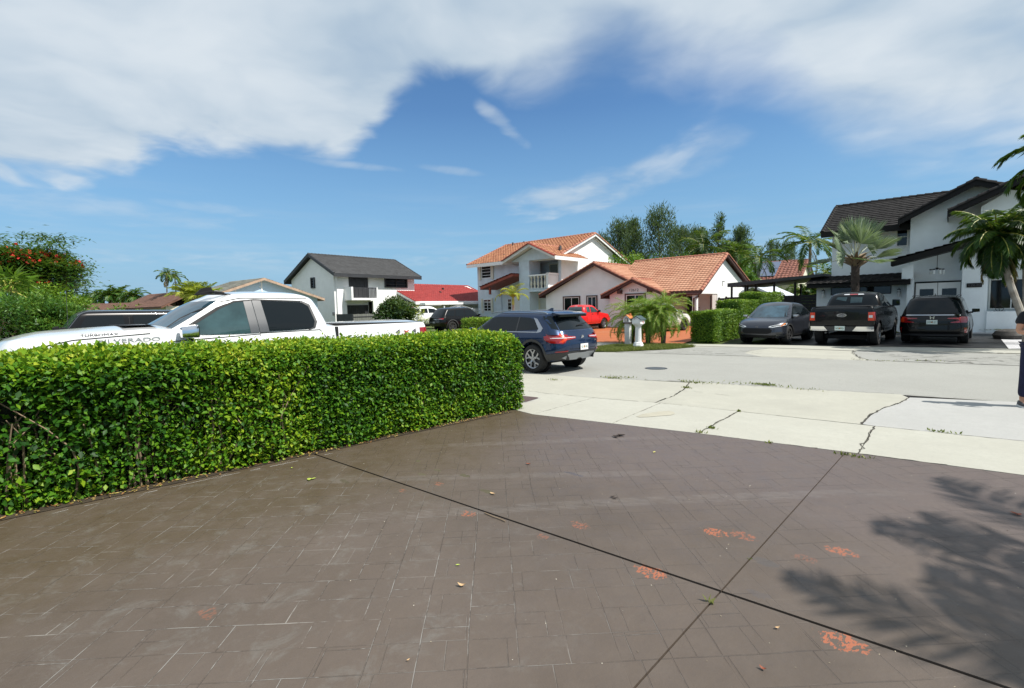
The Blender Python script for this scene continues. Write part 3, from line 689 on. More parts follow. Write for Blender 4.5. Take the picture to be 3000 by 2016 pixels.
def window(parent, face, c, w_, h_, mull=1, bars=0, frame=None, proud=.05, name='window', fw=.06, glass=None, surround=None, sw=.09, blinds=False, lab=None):
    """face: 'y-' looks to -y, 'x+' looks to +x ; c = (along, z) of the lower left corner, plane coordinate third"""
    a, z, pl = c; frame = frame or M['trim_white']
    if face == 'y-': B_ = lambda b, u0, u1, z0, z1, d0, d1: b.box(a + u0, a + u1, pl - d1, pl - d0, z + z0, z + z1)
    else: B_ = lambda b, u0, u1, z0, z1, d0, d1: b.box(pl + d0, pl + d1, a + u0, a + u1, z + z0, z + z1)
    if surround:
        s_ = MB(); B_(s_, -sw, w_ + sw, h_, h_ + sw, 0, proud + .03); B_(s_, -sw, w_ + sw, -sw, 0, 0, proud + .04); B_(s_, -sw, 0, 0, h_, 0, proud + .03); B_(s_, w_, w_ + sw, 0, h_, 0, proud + .03)
    b = MB()
    B_(b, 0, w_, 0, fw, 0, proud); B_(b, 0, w_, h_ - fw, h_, 0, proud); B_(b, 0, fw, fw, h_ - fw, 0, proud); B_(b, w_ - fw, w_, fw, h_ - fw, 0, proud)
    for i in range(mull): x = w_ * (i + 1) / (mull + 1); B_(b, x - fw * .35, x + fw * .35, fw, h_ - fw, 0, proud * .8)
    for i in range(bars): y = h_ * (i + 1) / (bars + 1); B_(b, fw, w_ - fw, y - .018, y + .018, 0, proud * .9)
    o = b.build(name, frame, parent)
    if lab: o['label'] = lab
    if surround: s_.build('surround', surround, o)
    g = MB(); B_(g, fw * .5, w_ - fw * .5, fw * .5, h_ - fw * .5, .002, .012); g.build('pane', glass or M['window'], o)
    if blinds:
        s_ = MB(); n = int((w_ - 2 * fw) / .09)
        for i in range(n): x = fw + .02 + i * .09; B_(s_, x, x + .035, fw, h_ - fw, .014, .02)
        s_.build('blind', M['blinds'], o)
    return o
def wall_x(b, segs, y0, y1, holes=()):
    """wall slabs lying along x: each seg (x0,x1,z0,z1)"""
    for x0, x1, z0, z1 in segs: b.box(x0, x1, y0, y1, z0, z1)
def each(name, boxes, m_, parent):
    for bx_ in boxes: MB().box(*bx_).build(name, m_, parent)
class Frame:
    def __init__(s, ox, oy, a): s.o = (ox, oy); s.a = R(a); s.c = math.cos(s.a); s.s = math.sin(s.a)
    def w(s, x, y): return s.o[0] + x * s.c - y * s.s, s.o[1] + x * s.s + y * s.c
    def root(s, name, label, cat, z=0., group=None): return thing(name, label, cat, (*s.o, z), s.a, group)
def wall_lamp(parent, x, y, z, m1='iron', s=1.):
    b = MB(); b.box(x - .05 * s, x + .05 * s, y - .04, y, z - .12 * s, z + .12 * s); b.box(x - .07 * s, x + .07 * s, y - .22 * s, y - .06, z + .10 * s, z + .14 * s); b.tube([(x, y - .02, z + .16 * s), (x, y - .14 * s, z + .2 * s), (x, y - .14 * s, z + .12 * s)], .012, 6)
    b.box(x - .08 * s, x + .08 * s, y - .20 * s, y - .05, z - .02, z + .0); o = b.build('wall_lamp', M[m1], parent)
    MB().lathe([(.045 * s, z - .26 * s), (.055 * s, z - .22 * s), (.055 * s, z + .0), (.04 * s, z + .10 * s)], 12, x, y - .13 * s).build('lamp_glass', M['lamp_glass'], o, True)

# ------------------------------------------------------------------ 12612: salmon tiled bungalow
f = Frame(-16.48, 36.98, 1.8)
t = f.root('bungalow', 'beige and white one-storey house with salmon tile roof, brown trim and number 12612', 'house')
b = MB()
b.box(-4.4, 1.78, .0, .2, 0, 2.75)             # wall behind the porch
b.box(1.78, 2.05, .01, 7.6, 0, 2.72)             # wall facing the side hedge
b.py([(-11.3, 0), (-11.3, 2.62), (-6.1, 4.93), (-2.6, 3.35), (-2.6, 0)], -3.5, -3.3)
b.box(-11.3, -11.1, -3.3, 7.6, 0, 2.6)
b.py([(-4.35, 0), (-4.35, 2.45), (-2.15, 3.42), (-.15, 2.5), (-.15, 0)], -4.5, -4.3)
b.box(-4.35, -4.15, -4.3, -3.5, 0, 2.4); b.box(-.35, -.15, -4.3, 0, 0, 2.4)
b.box(-11.1, 1.78, 7.4, 7.6, 0, 2.6)
b.build('wall', M['stucco_beige'], t)
b = MB(); b.px([(-3.7, 2.32), (-3.7, 2.55), (1.05, 5.12), (7.9, 2.5), (7.9, 0), (.0, 0), (.0, 2.32)], 2.052, 2.10); b.build('gable_wall', M['stucco_white'], t)
b = MB(); b.box(1.72, 2.02, -3.75, -3.45, 0, 2.42); b.build('porch_column', M['stucco_white'], t, bevel=.02)
b = MB(); b.box(2.02, 2.06, -.9, .0, 0, 2.45); b.build('porch_return', M['stucco_pink'], t)
b = MB(); b.box(-4.1, 2.0, -3.9, -.02, 2.40, 2.46); b.build('porch_ceiling', M['stucco_beige'], t)
pk = 1.15
gable(t, 'x', -3.96, 7.9, -5.2, 2.42, 2.45, 2.75, 5.25, pk, M['tile_salmon'], amp=.04, row=.33, tw=.26, caps=M['cap_terracotta'], fascia=M['trim_brown'], fh=.16, rake='b', r_=.13, ns=6)
gable(t, 'y', -11.7, -2.0, -3.95, 3.2, 2.62, 2.95, 4.98, -6.1, M['tile_salmon'], amp=.03, row=.33, tw=.26, caps=M['cap_terracotta'], fascia=M['trim_brown'], fh=.20, rake='a', r_=.14, ns=6)
gable(t, 'y', -4.85, .25, -4.95, -1.2, 2.36, 2.36, 3.46, -2.2, M['tile_salmon'], amp=.03, row=.33, tw=.26, caps=M['cap_terracotta'], fascia=M['trim_brown'], fh=.20, rake='a', r_=.14, ns=6)
each('beam_end', [(-3.5, -3.25, -4.9, -4.5, 2.5, 2.78), (-1.1, -.85, -4.9, -4.5, 2.5, 2.78)], M['trim_brown'], t)
b = MB(); b.tube([(.2, -4.02, 2.32), (2.35, -4.02, 2.30)], .07, 8); b.tube([(2.2, -4.0, 2.28), (2.2, -3.85, 2.12), (1.86, -3.84, 2.0), (1.86, -3.84, .05)], .05, 8); b.build('gutter', M['trim_brown'], t, True)
for x in (.0, .25):
    pass
dr = MB(); dr.box(-.42, .62, -.07, .0, .1, 2.34); d_ = dr.build('door', M['trim_white'], t)
MB().box(-.27, .46, -.09, -.071, .22, 2.2).build('door_glass', M['window'], d_)
b = MB(); b.box(.50, .53, -.12, -.07, 1.0, 1.25); b.box(.50, .53, -.12, -.07, 1.35, 1.45); b.build('handle', M['satin'], d_)
each('door_keypad', [(.72, .76, -.12, -.0, .95, 1.15)], M['trim'], t); each('doorbell', [(.72, .76, -.1, -.0, 1.28, 1.36)], M['trim'], t)
b = MB(); b.box(-.8, 1.2, -1.1, .0, 0, .10); b.box(-1.1, 1.5, -1.5, -1.1, 0, .05); b.build('doorstep', M['concrete'], t)
b = MB(); b.box(1.76, 1.80, -.5, -.35, 0, 2.2); b.build('side_door', M['window'], t)
window(t, 'y-', (-9.35, 1.15, -3.5), 1.55, 1.25, 1, 0, surround=M['trim_brown'])
window(t, 'y-', (-7.0, 1.0, -3.5), .85, 1.4, 1, 0, surround=M['trim_brown'])
window(t, 'y-', (-2.95, 1.0, -4.5), 1.5, 1.4, 1, 0, surround=M['trim_brown'])
window(t, 'y-', (-1.75, 1.0, -.0), 1.0, 1.3, 1, 0, surround=M['trim_brown'])
text_part('12612', .27, M['trim_black'], t, (-2.32, -4.512, 2.72), (1, 0, 0), (0, 0, 1), 'house_number', .006, width=.72)
b = MB(); b.box(2.1, 2.13, 1.0, 1.02, 2.9, 3.3); b.box(2.1, 2.13, 1.0, 1.5, 3.27, 3.29); b.build('wall_bracket', M['pillar_grey'], t)

# ------------------------------------------------------------------ two-storey grey house with orange tiles
f = Frame(-41.16, 37.42, 1.8)
t = f.root('villa', 'two-storey grey and white house with weathered orange tile roof and small balcony', 'house'); t.scale = (1.25, 1.25, 1.17)
b = MB()
b.box(0, 6.0, .0, .2, 0, 5.55); b.box(9.0, 9.22, .0, .2, 0, 5.55); b.box(7.0, 9.0, .0, .2, 0, 2.8)
b.box(0, .2, .2, 9.2, 0, 5.5); b.box(.2, 9.0, 9.0, 9.2, 0, 5.5)
b.box(5.6, 9.0, 1.3, 1.5, 2.9, 5.5)              # wall behind the balcony
b.box(6.0, 7.05, -1.2, .2, 0, 5.42)              # tall pier
b.px([(0, 5.4), (4.4, 7.5), (9.2, 5.4)], 0.0, .2)
b.py([(5.3, 5.35), (7.78, 6.38), (10.0, 5.35), (10.0, 5.28), (5.3, 5.28)], -1.25, -1.05)
b.box(5.2, 9.3, -1.0, 1.3, 5.28, 5.34)
b.box(2.85, 3.0, -.0, .9, 0, 3.0)
b.build('wall', M['stucco_grey'], t)
b = MB(); b.px([(.0, 0), (.0, 5.45), (4.4, 7.62), (9.2, 5.45), (9.2, 0)], 9.222, 9.30); b.build('gable_wall', M['stucco_white'], t)
b = MB(); b.px([(-.35, 5.42), (4.4, 7.62), (9.6, 5.3), (9.6, 5.2), (4.4, 7.50), (-.35, 5.3)], 9.32, 9.40); b.build('barge_board', M['trim_white'], t)
gable(t, 'x', -.75, 10.3, -.55, 9.6, 5.45, 5.35, 7.72, 4.4, M['tile_orange'], amp=.06, row=.36, tw=.30, caps=M['cap_terracotta'], fascia=M['trim_white'], fh=.22, rake=True, r_=.13)
gable(t, 'y', 4.95, 10.2, -2.0, 2.3, 5.28, 5.28, 6.48, 7.78, M['tile_orange'], amp=.06, row=.36, tw=.30, caps=M['cap_terracotta'], fascia=M['trim_white'], fh=.2, rake='a', r_=.13)
b = MB(); cap_row(b, (4.95, -2.06, 5.36), (7.78, -2.06, 6.56), .13); cap_row(b, (10.2, -2.06, 5.36), (7.78, -2.06, 6.56), .13); b.build('verge_tile', M['tile_darkred'], t, True, 50)
b = MB(); b.box(7.0, 9.1, -1.3, .0, 2.68, 2.92); b.box(6.95, 9.14, -1.34, -1.22, 2.9, 2.96); b.build('balcony_slab', M['stucco_grey'], t)
b = MB(); b.box(8.80, 9.0, -1.3, -1.1, 2.96, 4.12); b.box(8.84, 8.99, -1.1, .0, 2.92, 3.98); b.box(8.80, 9.05, -1.3, .02, 4.0, 4.16); b.build('balcony_parapet', M['stucco_white'], t)
b = MB(); b.box(7.02, 8.8, -1.32, -1.12, 3.96, 4.08); r_ = b.build('balustrade', M['stucco_white'], t)
for i in range(5):
    x = 7.28 + i * .34
    MB().lathe([(.09, 2.96), (.09, 3.04), (.055, 3.1), (.105, 3.3), (.10, 3.4), (.05, 3.62), (.055, 3.75), (.09, 3.82), (.09, 3.96)], 12, x, -1.22).build('baluster', M['trim_cream'], r_, True, 60)
window(t, 'y-', (7.15, 3.0, 1.3), 1.75, 2.1, 1, 0, blinds=True, name='sliding_door', frame=M['trim_cream'])
window(t, 'y-', (.55, 4.2, 0), 1.2, 1.15, 0, 3, frame=M['white_metal'])
window(t, 'y-', (.72, 1.1, 0), .95, 1.15, 1, 3, frame=M['white_metal'])
window(t, 'y-', (7.1, 1.0, 0), 1.1, 1.3, 0, 3, frame=M['trim_cream'], glass=M['blinds'])
window(t, 'y-', (3.6, .9, 0), .5, 1.3, 0, 3, frame=M['white_metal'])
each('shutter', [(x0, x1, -.12, -.0, z0, z1) for (x0, x1, z0, z1) in ((.27, .5, 4.1, 5.4), (1.8, 2.05, 4.1, 5.4), (.5, .68, 1.0, 2.3), (1.72, 1.9, 1.0, 2.3), (7.03, 7.1, 1.0, 2.35))], M['trim_cream'], t)
b = MB(); b.box(4.3, 5.2, -.05, 0, .1, 2.3); d_ = b.build('door', M['trim_white'], t)
# lean-to porch roof
b = MB(); y0, y1 = -2.0, .0
pr = b.py([(2.35, 3.05), (6.0, 4.03), (6.0, 4.24), (2.35, 3.28)], y0, y1).build('porch_roof', M['tile_darkred'], t)
V, F = tiles((2.3, y0 - .05, 3.30), (0, 1, 0), (3.7, 0, .975), 2.05, 3.82, .3, .36, .04)
link('porch_tiles', npmesh('pt', V, F), M['tile_darkred'], t, True, 50)
b = MB(); b.box(3.25, 3.4, -1.9, -1.75, 2.6, 3.2); b.build('bracket', M['tile_darkred'], t)
b = MB(); b.lathe([(.05, 2.62), (.14, 2.66), (.15, 2.75), (.04, 2.82)], 10, 3.45, -.14); b.box(3.40, 3.50, -.14, .0, 2.80, 2.86); b.build('porch_lamp', M['trim_cream'], t, True)
each('roof_vent', [(8.9, 8.98, .3, .5, 5.95, 6.45), (8.7, 8.78, .45, .6, 5.95, 6.35), (2.4, 2.5, .9, 1.0, 6.1, 6.4), (.75, .87, 3.9, 4.0, 7.5, 7.92), (1.8, 1.88, 4.3, 4.4, 7.7, 7.95)], M['pillar_grey'], t)

# ------------------------------------------------------------------ black-roofed white house
f = Frame(-44.05, 21.98, 5.27)
t = f.root('white_house', 'two-storey white house with charcoal gable roof and black balcony door', 'house')
b = MB()
b.py([(-8.0, 0), (-8.0, 5.0), (-3.7, 7.05), (-.15, 5.25), (-.15, 0)], .0, .2)
b.box(-.2, .0, .2, 1.2, 0, 5.2); b.box(-.2, .0, 1.2, 4.2, 2.64, 5.2); b.box(-.2, .0, 4.2, 9.6, 0, 5.2)
b.box(-1.0, -.8, 1.2, 4.2, 0, 2.7); b.box(-.8, -.2, 1.2, 4.2, 2.60, 2.66); b.box(-8.0, -.2, 9.4, 9.6, 0, 5.0); b.box(-8, -7.8, .2, 9.4, 0, 5)
b.build('wall', M['stucco_white'], t)
gable(t, 'y', -8.55, .75, -.5, 10.0, 4.85, 5.12, 7.25, -3.6, M['tile_charcoal'], amp=.012, row=.30, tw=.33, caps=M['charcoal'], fascia=M['charcoal'], fh=.24, rake=True, ns=2, r_=.09)
b = MB(); b.box(0, .06, 1.5, 3.65, 2.95, 5.05)
for i in range(9): b.box(.06, .09, 1.52 + i * .24, 1.60 + i * .24, 2.95, 5.05)
b.build('balcony_door', M['charcoal'], t)
b = MB(); b.box(.0, 1.2, .95, 3.9, 2.70, 2.9); b.box(1.05, 1.2, .95, 1.15, 2.9, 3.95); b.box(.0, 1.05, .95, 1.05, 2.9, 3.95); b.box(.0, 1.2, 3.8, 3.92, 2.9, 3.95); b.build('balcony', M['stucco_white'], t)
b = MB(); b.box(1.1, 1.16, 1.15, 3.8, 3.82, 3.9)
for i in range(17): b.box(1.11, 1.15, 1.2 + i * .155, 1.24 + i * .155, 2.9, 3.85)
b.build('railing', M['charcoal'], t)
window(t, 'x+', (5.65, 4.0, 0), 2.9, 1.02, 1, 2, frame=M['charcoal'], fw=.1, proud=.16)
window(t, 'y-', (-4.1, 4.0, 0), .7, 1.05, 0, 3, frame=M['charcoal'], fw=.1, proud=.12)
b = MB(); b.box(-.8, -.74, 1.5, 4.1, 1.3, 2.25)
for i in range(12): b.box(-.74, -.71, 1.52 + i * .215, 1.6 + i * .215, 1.3, 2.25)
b.build('shutter', M['charcoal'], t)
b = MB(); b.box(.0, .12, 5.15, 5.25, 1.95, 2.2); b.build('wall_lamp', M['iron'], t)
b = MB(); b.box(-.4, -.25, -.14, 0, 1.3, 1.6); b.build('meter_box', M['pillar_grey'], t)
# its street fence
t2 = thing('board_fence', 'grey-green board fence in front of the charcoal roofed white house', 'fence', (*f.w(3.2, -.3), 0), f.a)
b = MB()
for i in range(26): b.box(-.03, .03, i * .2 + .0, i * .2 + .185, 0, 1.38 + .01 * (i % 3))
b.build('boards', M['fence_grey'], t2)
b = MB(); b.box(-2.6, 0, -.06, .0, 0, 1.42); b.box(.03, .06, 0, 5.2, 1.1, 1.18); b.build('side_panel', M['charcoal'], t2)

# ------------------------------------------------------------------ red-roofed bungalow
f = Frame(-42.08, 31.94, 5.27)
t = f.root('red_roof_house', 'low cream house with bright red patched tile roof behind a white gate', 'house')
b = MB(); b.box(-.9, -.7, -2.1, 9.4, 0, 2.3); b.box(-9, -.9, -2.1, -1.9, 0, 2.4); b.px([(-2.1, 2.2), (-2.1, 2.4), (-2.0, 2.45)], -5, -4.8); b.build('wall', M['stucco_cream'], t)
gable(t, 'y', -10.2, .0, -2.5, 10.5, 2.3, 2.42, 4.45, -5.0, M['tile_red'], amp=.05, row=.34, tw=.30, caps=M['tile_red'], fascia=M['trim_white'], fh=.24, rake=True, keepR=lambda u, v: u < 13.0 - max(0, v - 3.5) * .5)
b = MB(); b.box(.0, .9, -2.0, 10.8, 2.12, 2.34); b.build('canopy', M['trim_white'], t)
b = MB(); b.box(.62, .92, -2.05, .2, 2.0, 2.12); b.build('canopy_gutter', M['fence_grey'], t)
each('roof_vent', [(-2.6, -2.4, 3.2, 3.4, 3.35, 3.68), (-3.6, -3.4, 4.6, 4.8, 3.8, 4.15)], M['trim'], t)
t2 = thing('iron_gate', 'white arched picket gate between the red roofed house and the grey villa', 'gate', (*f.w(4, -2.3), 0), f.a)
b = MB()
for i in range(42):
    y = i * .14; h = 1.55 + .45 * max(0, 1 - abs(y - 1.95) / 1.95) ** .7 if y < 3.9 else 1.55
    b.box(-.012, .012, y, y + .025, 0, h); b.add([(-.02, y - .01, h), (.02, y - .01, h), (.02, y + .035, h), (-.02, y + .035, h), (0, y + .0125, h + .09)], [(0, 1, 4), (1, 2, 4), (2, 3, 4), (3, 0, 4)])
b.box(-.02, .02, 0, 5.9, .3, .34); b.build('pickets', M['white_metal'], t2)
b = MB(); b.tube([(0, 0, 1.42), (0, 1.0, 1.72), (0, 1.95, 1.85), (0, 2.9, 1.72), (0, 3.9, 1.42), (0, 5.9, 1.42)], .022, 6); b.build('top_rail', M['white_metal'], t2)
each('gate_post', [(-.05, .05, -.1, 0, 0, 1.95), (-.05, .05, 3.86, 3.96, 0, 1.7)], M['white_metal'], t2)

# ------------------------------------------------------------------ pale blue gable behind the white truck
P_ = AT(765, 815, 38.)
f = Frame(P_[0], P_[1], 6)
t = f.root('pale_blue_house', 'pale blue gable-fronted house with tan and grey shingles behind the white pickup', 'house')
b = MB(); b.px([(-3.05, 0), (-3.05, 3.2), (.0, 4.28), (4.6, 2.9), (4.6, 0)], -.2, 0); b.box(-4.6, -.2, -3.05, -2.85, 0, 3.1); b.build('wall', M['stucco_blue'], t)
gable(t, 'x', -3.45, 5.0, -5.2, .45, 3.08, 2.74, 4.32, 0., M['shingle_grey'], amp=.0, row=.25, tw=.6, ns=1, caps=None, fascia=M['shingle_tan'], fh=.15)
b = MB(); b.box(0, .05, -.06, .04, 2.0, 4.2); b.box(0, .05, -2.0, -1.9, 2.0, 3.5); b.box(-.02, .06, -.2, -.1, 3.65, 3.75); b.build('batten', M['stucco_white'], t)
# further roofs to the left, half hidden by palms
t = thing('brown_roof_house', 'low house with brown shingle roof beyond the palms', 'house', (*[float(x) for x in AT(430, 890, 58.)[:2]], 0), R(10))
MB().box(-7, 5, 0, 6, 0, 2.7).build('wall', M['stucco_cream'], t)
gable(t, 'x', -.6, 6.6, -7.5, 5.5, 2.6, 2.6, 4.4, 3., M['roof_brown'], amp=0, row=.3, tw=.6, ns=1, fascia=M['roof_brown'], fh=.15)
t = thing('far_bungalow', 'distant bungalow with long reddish-brown roof behind the black off-roader', 'house', (*[float(x) for x in AT(330, 905, 74.)[:2]], 0), R(38))
MB().box(-9, 12, 0, 6, 0, 2.5).build('wall', M['stucco_cream'], t)
gable(t, 'x', -.6, 6.6, -9.5, 12.5, 2.4, 2.4, 3.7, 3., M['roof_brown'], amp=0, row=.3, tw=.6, ns=1, fascia=M['roof_brown'], fh=.15)
t = thing('tan_gable_house', 'tan gabled house peeping over the palms left of the pale blue gable', 'house', (*[float(x) for x in AT(610, 860, 56.)[:2]], 0), R(20))
MB().py([(-3, 0), (-3, 3.0), (0, 4.2), (3, 3.0), (3, 0)], 0, 6).build('wall', M['stucco_cream'], t)
gable(t, 'y', -3.4, 3.4, -.4, 6.4, 2.9, 2.9, 4.25, 0, M['roof_brown'], amp=0, row=.3, tw=.6, ns=1, fascia=M['trim_brown'], fh=.15)
# ------------------------------------------------------------------ house with solar panels, far right
P_ = AT(2358, 790, 62.)
t = thing('solar_house', 'distant cream house with brown barrel tiles and solar panels on the roof', 'house', (float(P_[0]), float(P_[1]), 0), R(1.8))
H = 4.3
b = MB(); b.px([(-3.5, 0), (-3.5, H), (0, H + 2.3), (3.5, H), (3.5, 0)], -.2, 0); b.box(-14, -.2, -3.5, -3.3, 0, H); b.build('wall', M['stucco_cream'], t)
gable(t, 'x', -4.0, 4.0, -14, .4, H - .1, H - .1, H + 2.4, 0, M['tile_brown'], amp=.09, row=.45, tw=.42, caps=M['tile_brown'], fascia=M['trim_brown'], fh=.2, rake='b', r_=.14)
b = MB(); sl_ = 2.5 / 4.0
for i in range(7):
    for j in range(2):
        x0 = -2.6 - i * 1.55; y0 = -3.4 + j * 1.6; z = lambda y: H - .1 + (y + 4) * sl_ + .28
        b.add([(x0, y0, z(y0)), (x0 - 1.48, y0, z(y0)), (x0 - 1.48, y0 + 1.5, z(y0 + 1.5)), (x0, y0 + 1.5, z(y0 + 1.5))] + [(x0, y0, z(y0) - .05), (x0 - 1.48, y0, z(y0) - .05), (x0 - 1.48, y0 + 1.5, z(y0 + 1.5) - .05), (x0, y0 + 1.5, z(y0 + 1.5) - .05)], [(0, 1, 2, 3), (7, 6, 5, 4), (0, 4, 5, 1), (1, 5, 6, 2), (2, 6, 7, 3), (3, 7, 4, 0)])
b.build('solar_panels', M['solar'], t)

# ------------------------------------------------------------------ 12620
f = Frame(-3.62, 31.93, 1.8); HF = f
t = f.root('modern_house', 'large white stucco house with dark tile roof, double door and number 12620', 'house')
b = MB()
b.box(-3.23, .72, .0, .2, 0, 2.5); b.box(-3.23, -3.03, .2, 5, 0, 2.5)       # garage
b.box(-2.7, .78, 1.0, 1.2, 2.5, 5.75); b.box(-2.7, -2.5, 1.2, 8.2, 2.5, 5.7); b.px([(1.0, 5.5), (4.4, 7.3), (8.2, 5.5)], -2.7, -2.5)
b.py([(.78, 2.4), (.78, 5.68), (3.05, 6.82), (6.2, 6.3), (6.2, 4.2), (2.6, 4.0), (.8, 3.5)], .0, .2)       # big upper gable wall
b.box(.78, 2.76, .9, 1.1, 0, 4.4)                # entrance wall, set back
b.box(.55, .98, -.75, .0, 2.62, 3.3); b.box(.76, .98, -.6, .9, 0, 2.62)
b.box(2.78, 3.68, .0, .2, 0, 4.4); b.box(2.76, 2.8, .2, .9, 0, 4.2)
b.box(3.68, 6.2, .0, .2, 3.12, 4.4); b.box(3.68, 6.2, -.15, .05, 0, .98); b.box(3.68, 6.2, .9, 1.1, 0, 3.2); b.box(6.2, 7.5, .0, 8, 0, 6.3)
b.py([(3.3, 4.4), (3.3, 5.7), (4.2, 6.3), (6.0, 5.8), (6.0, 4.4)], -1.1, -.9)
b.box(3.3, 3.5, -.9, .0, 4.3, 5.7)
b.build('wall', M['stucco_cool'], t, bevel=.0)
gable(t, 'x', .2, 8.6, -3.1, 3.2, 5.35, 5.35, 7.32, 4.4, M['tile_black'], amp=.02, row=.34, tw=.30, caps=M['tile_black'], fascia=M['trim_black'], fh=.22, rake='a', ns=3, r_=.12)
gable(t, 'y', .35, 6.4, -.7, 4.4, 5.52, 5.5, 6.95, 3.1, M['tile_black'], amp=.03, row=.34, tw=.30, caps=M['tile_black'], fascia=M['trim_black'], fh=.26, rake='a', ns=4, r_=.13)
gable(t, 'y', 2.2, 7.6, -1.8, 3.0, 5.52, 5.3, 6.62, 4.5, M['tile_black'], amp=.03, row=.34, tw=.30, caps=M['tile_black'], fascia=M['trim_black'], fh=.24, rake='a', ns=4, r_=.13)
# porch lean-to
b = MB(); b.py([(.12, 3.30), (3.4, 4.12), (3.4, 4.40), (.12, 3.56)], -1.0, .0); b.build('porch_roof', M['trim_black'], t)
V, F = tiles((.06, -1.05, 3.58), (0, 1, 0), (3.3, 0, .83), 1.1, 3.45, .3, .36, .04); link('porch_tiles', npmesh('pt', V, F), M['tile_black'], t, True, 50)
# garage canopy
b = MB(); b.px([(-.95, 2.36), (-.95, 2.52), (1.0, 3.0), (1.0, 2.36)], -3.55, .9)
b.build('garage_canopy', M['trim_black'], t)
V, F = tiles((-3.6, -1.0, 2.55), (1, 0, 0), (0, 2.0, .46), 4.5, 2.05, .3, .34, .035); link('canopy_tiles', npmesh('pt', V, F), M['tile_black'], t, True, 50)
window(t, 'y-', (-2.55, 1.93, .0), 2.65, .42, 1, 0, frame=M['trim'], fw=.035)
window(t, 'y-', (.15, 4.38, 1.0), .5, 1.0, 0, 1, frame=M['trim_white'], fw=.05)
wall_lamp(t, -2.88, .0, 2.08); wall_lamp(t, .42, .0, 2.02)
b = MB(); b.box(.72, .80, -.03, .06, 0, 2.45); b.build('downpipe', M['trim_white'], t)
b = MB(); b.box(.98, 2.76, .82, .9, 0, 2.5); fr_ = b.build('door_frame', M['trim_black'], t)
for x0 in (1.04, 1.9):
    d_ = MB().box(x0, x0 + .84, .76, .82, 0, 2.42).build('door', M['trim_white'], t)
    MB().box(x0 + .16, x0 + .70, .745, .758, .9, 2.12).build('door_glass', M['window'], d_)
window(t, 'y-', (3.3, 3.35, .0), 2.6, 1.15, 1, 9, frame=M['trim_black'], fw=.06, proud=.09)
window(t, 'y-', (3.75, 1.05, .9), 2.3, 1.45, 2, 0, frame=M['trim_white'], fw=.06)
b = MB(); b.box(2.95, 3.48, -.04, .0, 2.12, 2.32); pl_ = b.build('number_plate', M['trim_black'], t)
text_part('12620', .16, M['pillar_grey'], pl_, (3.215, -.045, 2.22), (1, 0, 0), (0, 0, 1), 'house_number', .004, width=.42)
# hanging lantern cluster in the porch
t2 = thing('porch_chandelier', 'black four-glass lantern hanging in the tall white porch', 'chandelier', (*f.w(1.85, .2), 2.85), f.a)
b = MB(); b.tube([(0, 0, .25), (0, 0, 1.05)], .012, 6); b.lathe([(.07, 1.03), (.07, 1.07)], 10); b.lathe([(.05, .2), (.06, .3)], 8)
for a in range(6): b.tube([(0, 0, .26), (.28 * math.cos(a * 1.047), .28 * math.sin(a * 1.047), .22)], .012, 5); b.lathe([(.05, .18), (.05, .24)], 8, .24 * math.cos(a * 1.047), .24 * math.sin(a * 1.047))
b.build('frame', M['iron'], t2)
b = MB()
for a in range(6): b.lathe([(.05, -.02), (.055, .0), (.05, .18)], 10, .24 * math.cos(a * 1.047), .24 * math.sin(a * 1.047))
b.build('lamp_glass', M['lamp_glass'], t2, True)
b = MB(); b.box(.5, .62, -.06, .0, .62, .78); b.build('tap_box', M['pillar_grey'], t)
# black carport canopy and fence left of 12620
t2 = thing('carport', 'black flat-roofed carport on thin posts beside the white garage wall', 'carport', (*f.w(-3.4, -.2), 0), f.a)
b = MB(); b.add([(-4.6, 0, 2.62), (.55, 0, 3.0), (.55, 8, 3.1), (-4.6, 8, 2.72), (-4.6, 0, 2.86), (.55, 0, 3.14), (.55, 8, 3.24), (-4.6, 8, 2.96)], [(3, 2, 1, 0), (4, 5, 6, 7), (0, 1, 5, 4), (1, 2, 6, 5), (2, 3, 7, 6), (3, 0, 4, 7)]); b.build('roof', M['charcoal'], t2)
for x, y in ((-4.4, .2), (-3.6, .2), (-4.3, 3.0), (-3.0, .2), (-2.0, .2), (-.9, .2), (-1.4, 4.)): MB().box(x - .05, x + .05, y - .05, y + .05, 0, 2.75).build('post', M['trim_black'], t2)
t2 = thing('black_fence', 'tall black board fence between the stepped hedge and the white garage', 'fence', (*f.w(-8.3, .3), 0), f.a)
b = MB()
for i in range(12): b.box(.0, 5.05, -.03, .03, .03 + i * .165, .18 + i * .165)
b.build('boards', M['fence_black'], t2)
b = MB()
for i in range(4): b.box(i * 1.65, i * 1.65 + .09, .03, .12, 0, 2.05)
b.build('post', M['fence_black'], t2)
x_, y_ = -16.48 + 2.1, 36.98 + .2
t2 = thing('side_fence', 'black board fence closing the gap beside the white gable wall', 'fence', (x_, y_, 0), R(1.8))
b = MB()
for i in range(11): b.box(.0, 5.4, -.03, .03, .03 + i * .18, .195 + i * .18)
b.build('boards', M['fence_black'], t2)
MB().box(-.0, .1, .03, .12, 0, 2.05).build('post', M['fence_black'], t2)
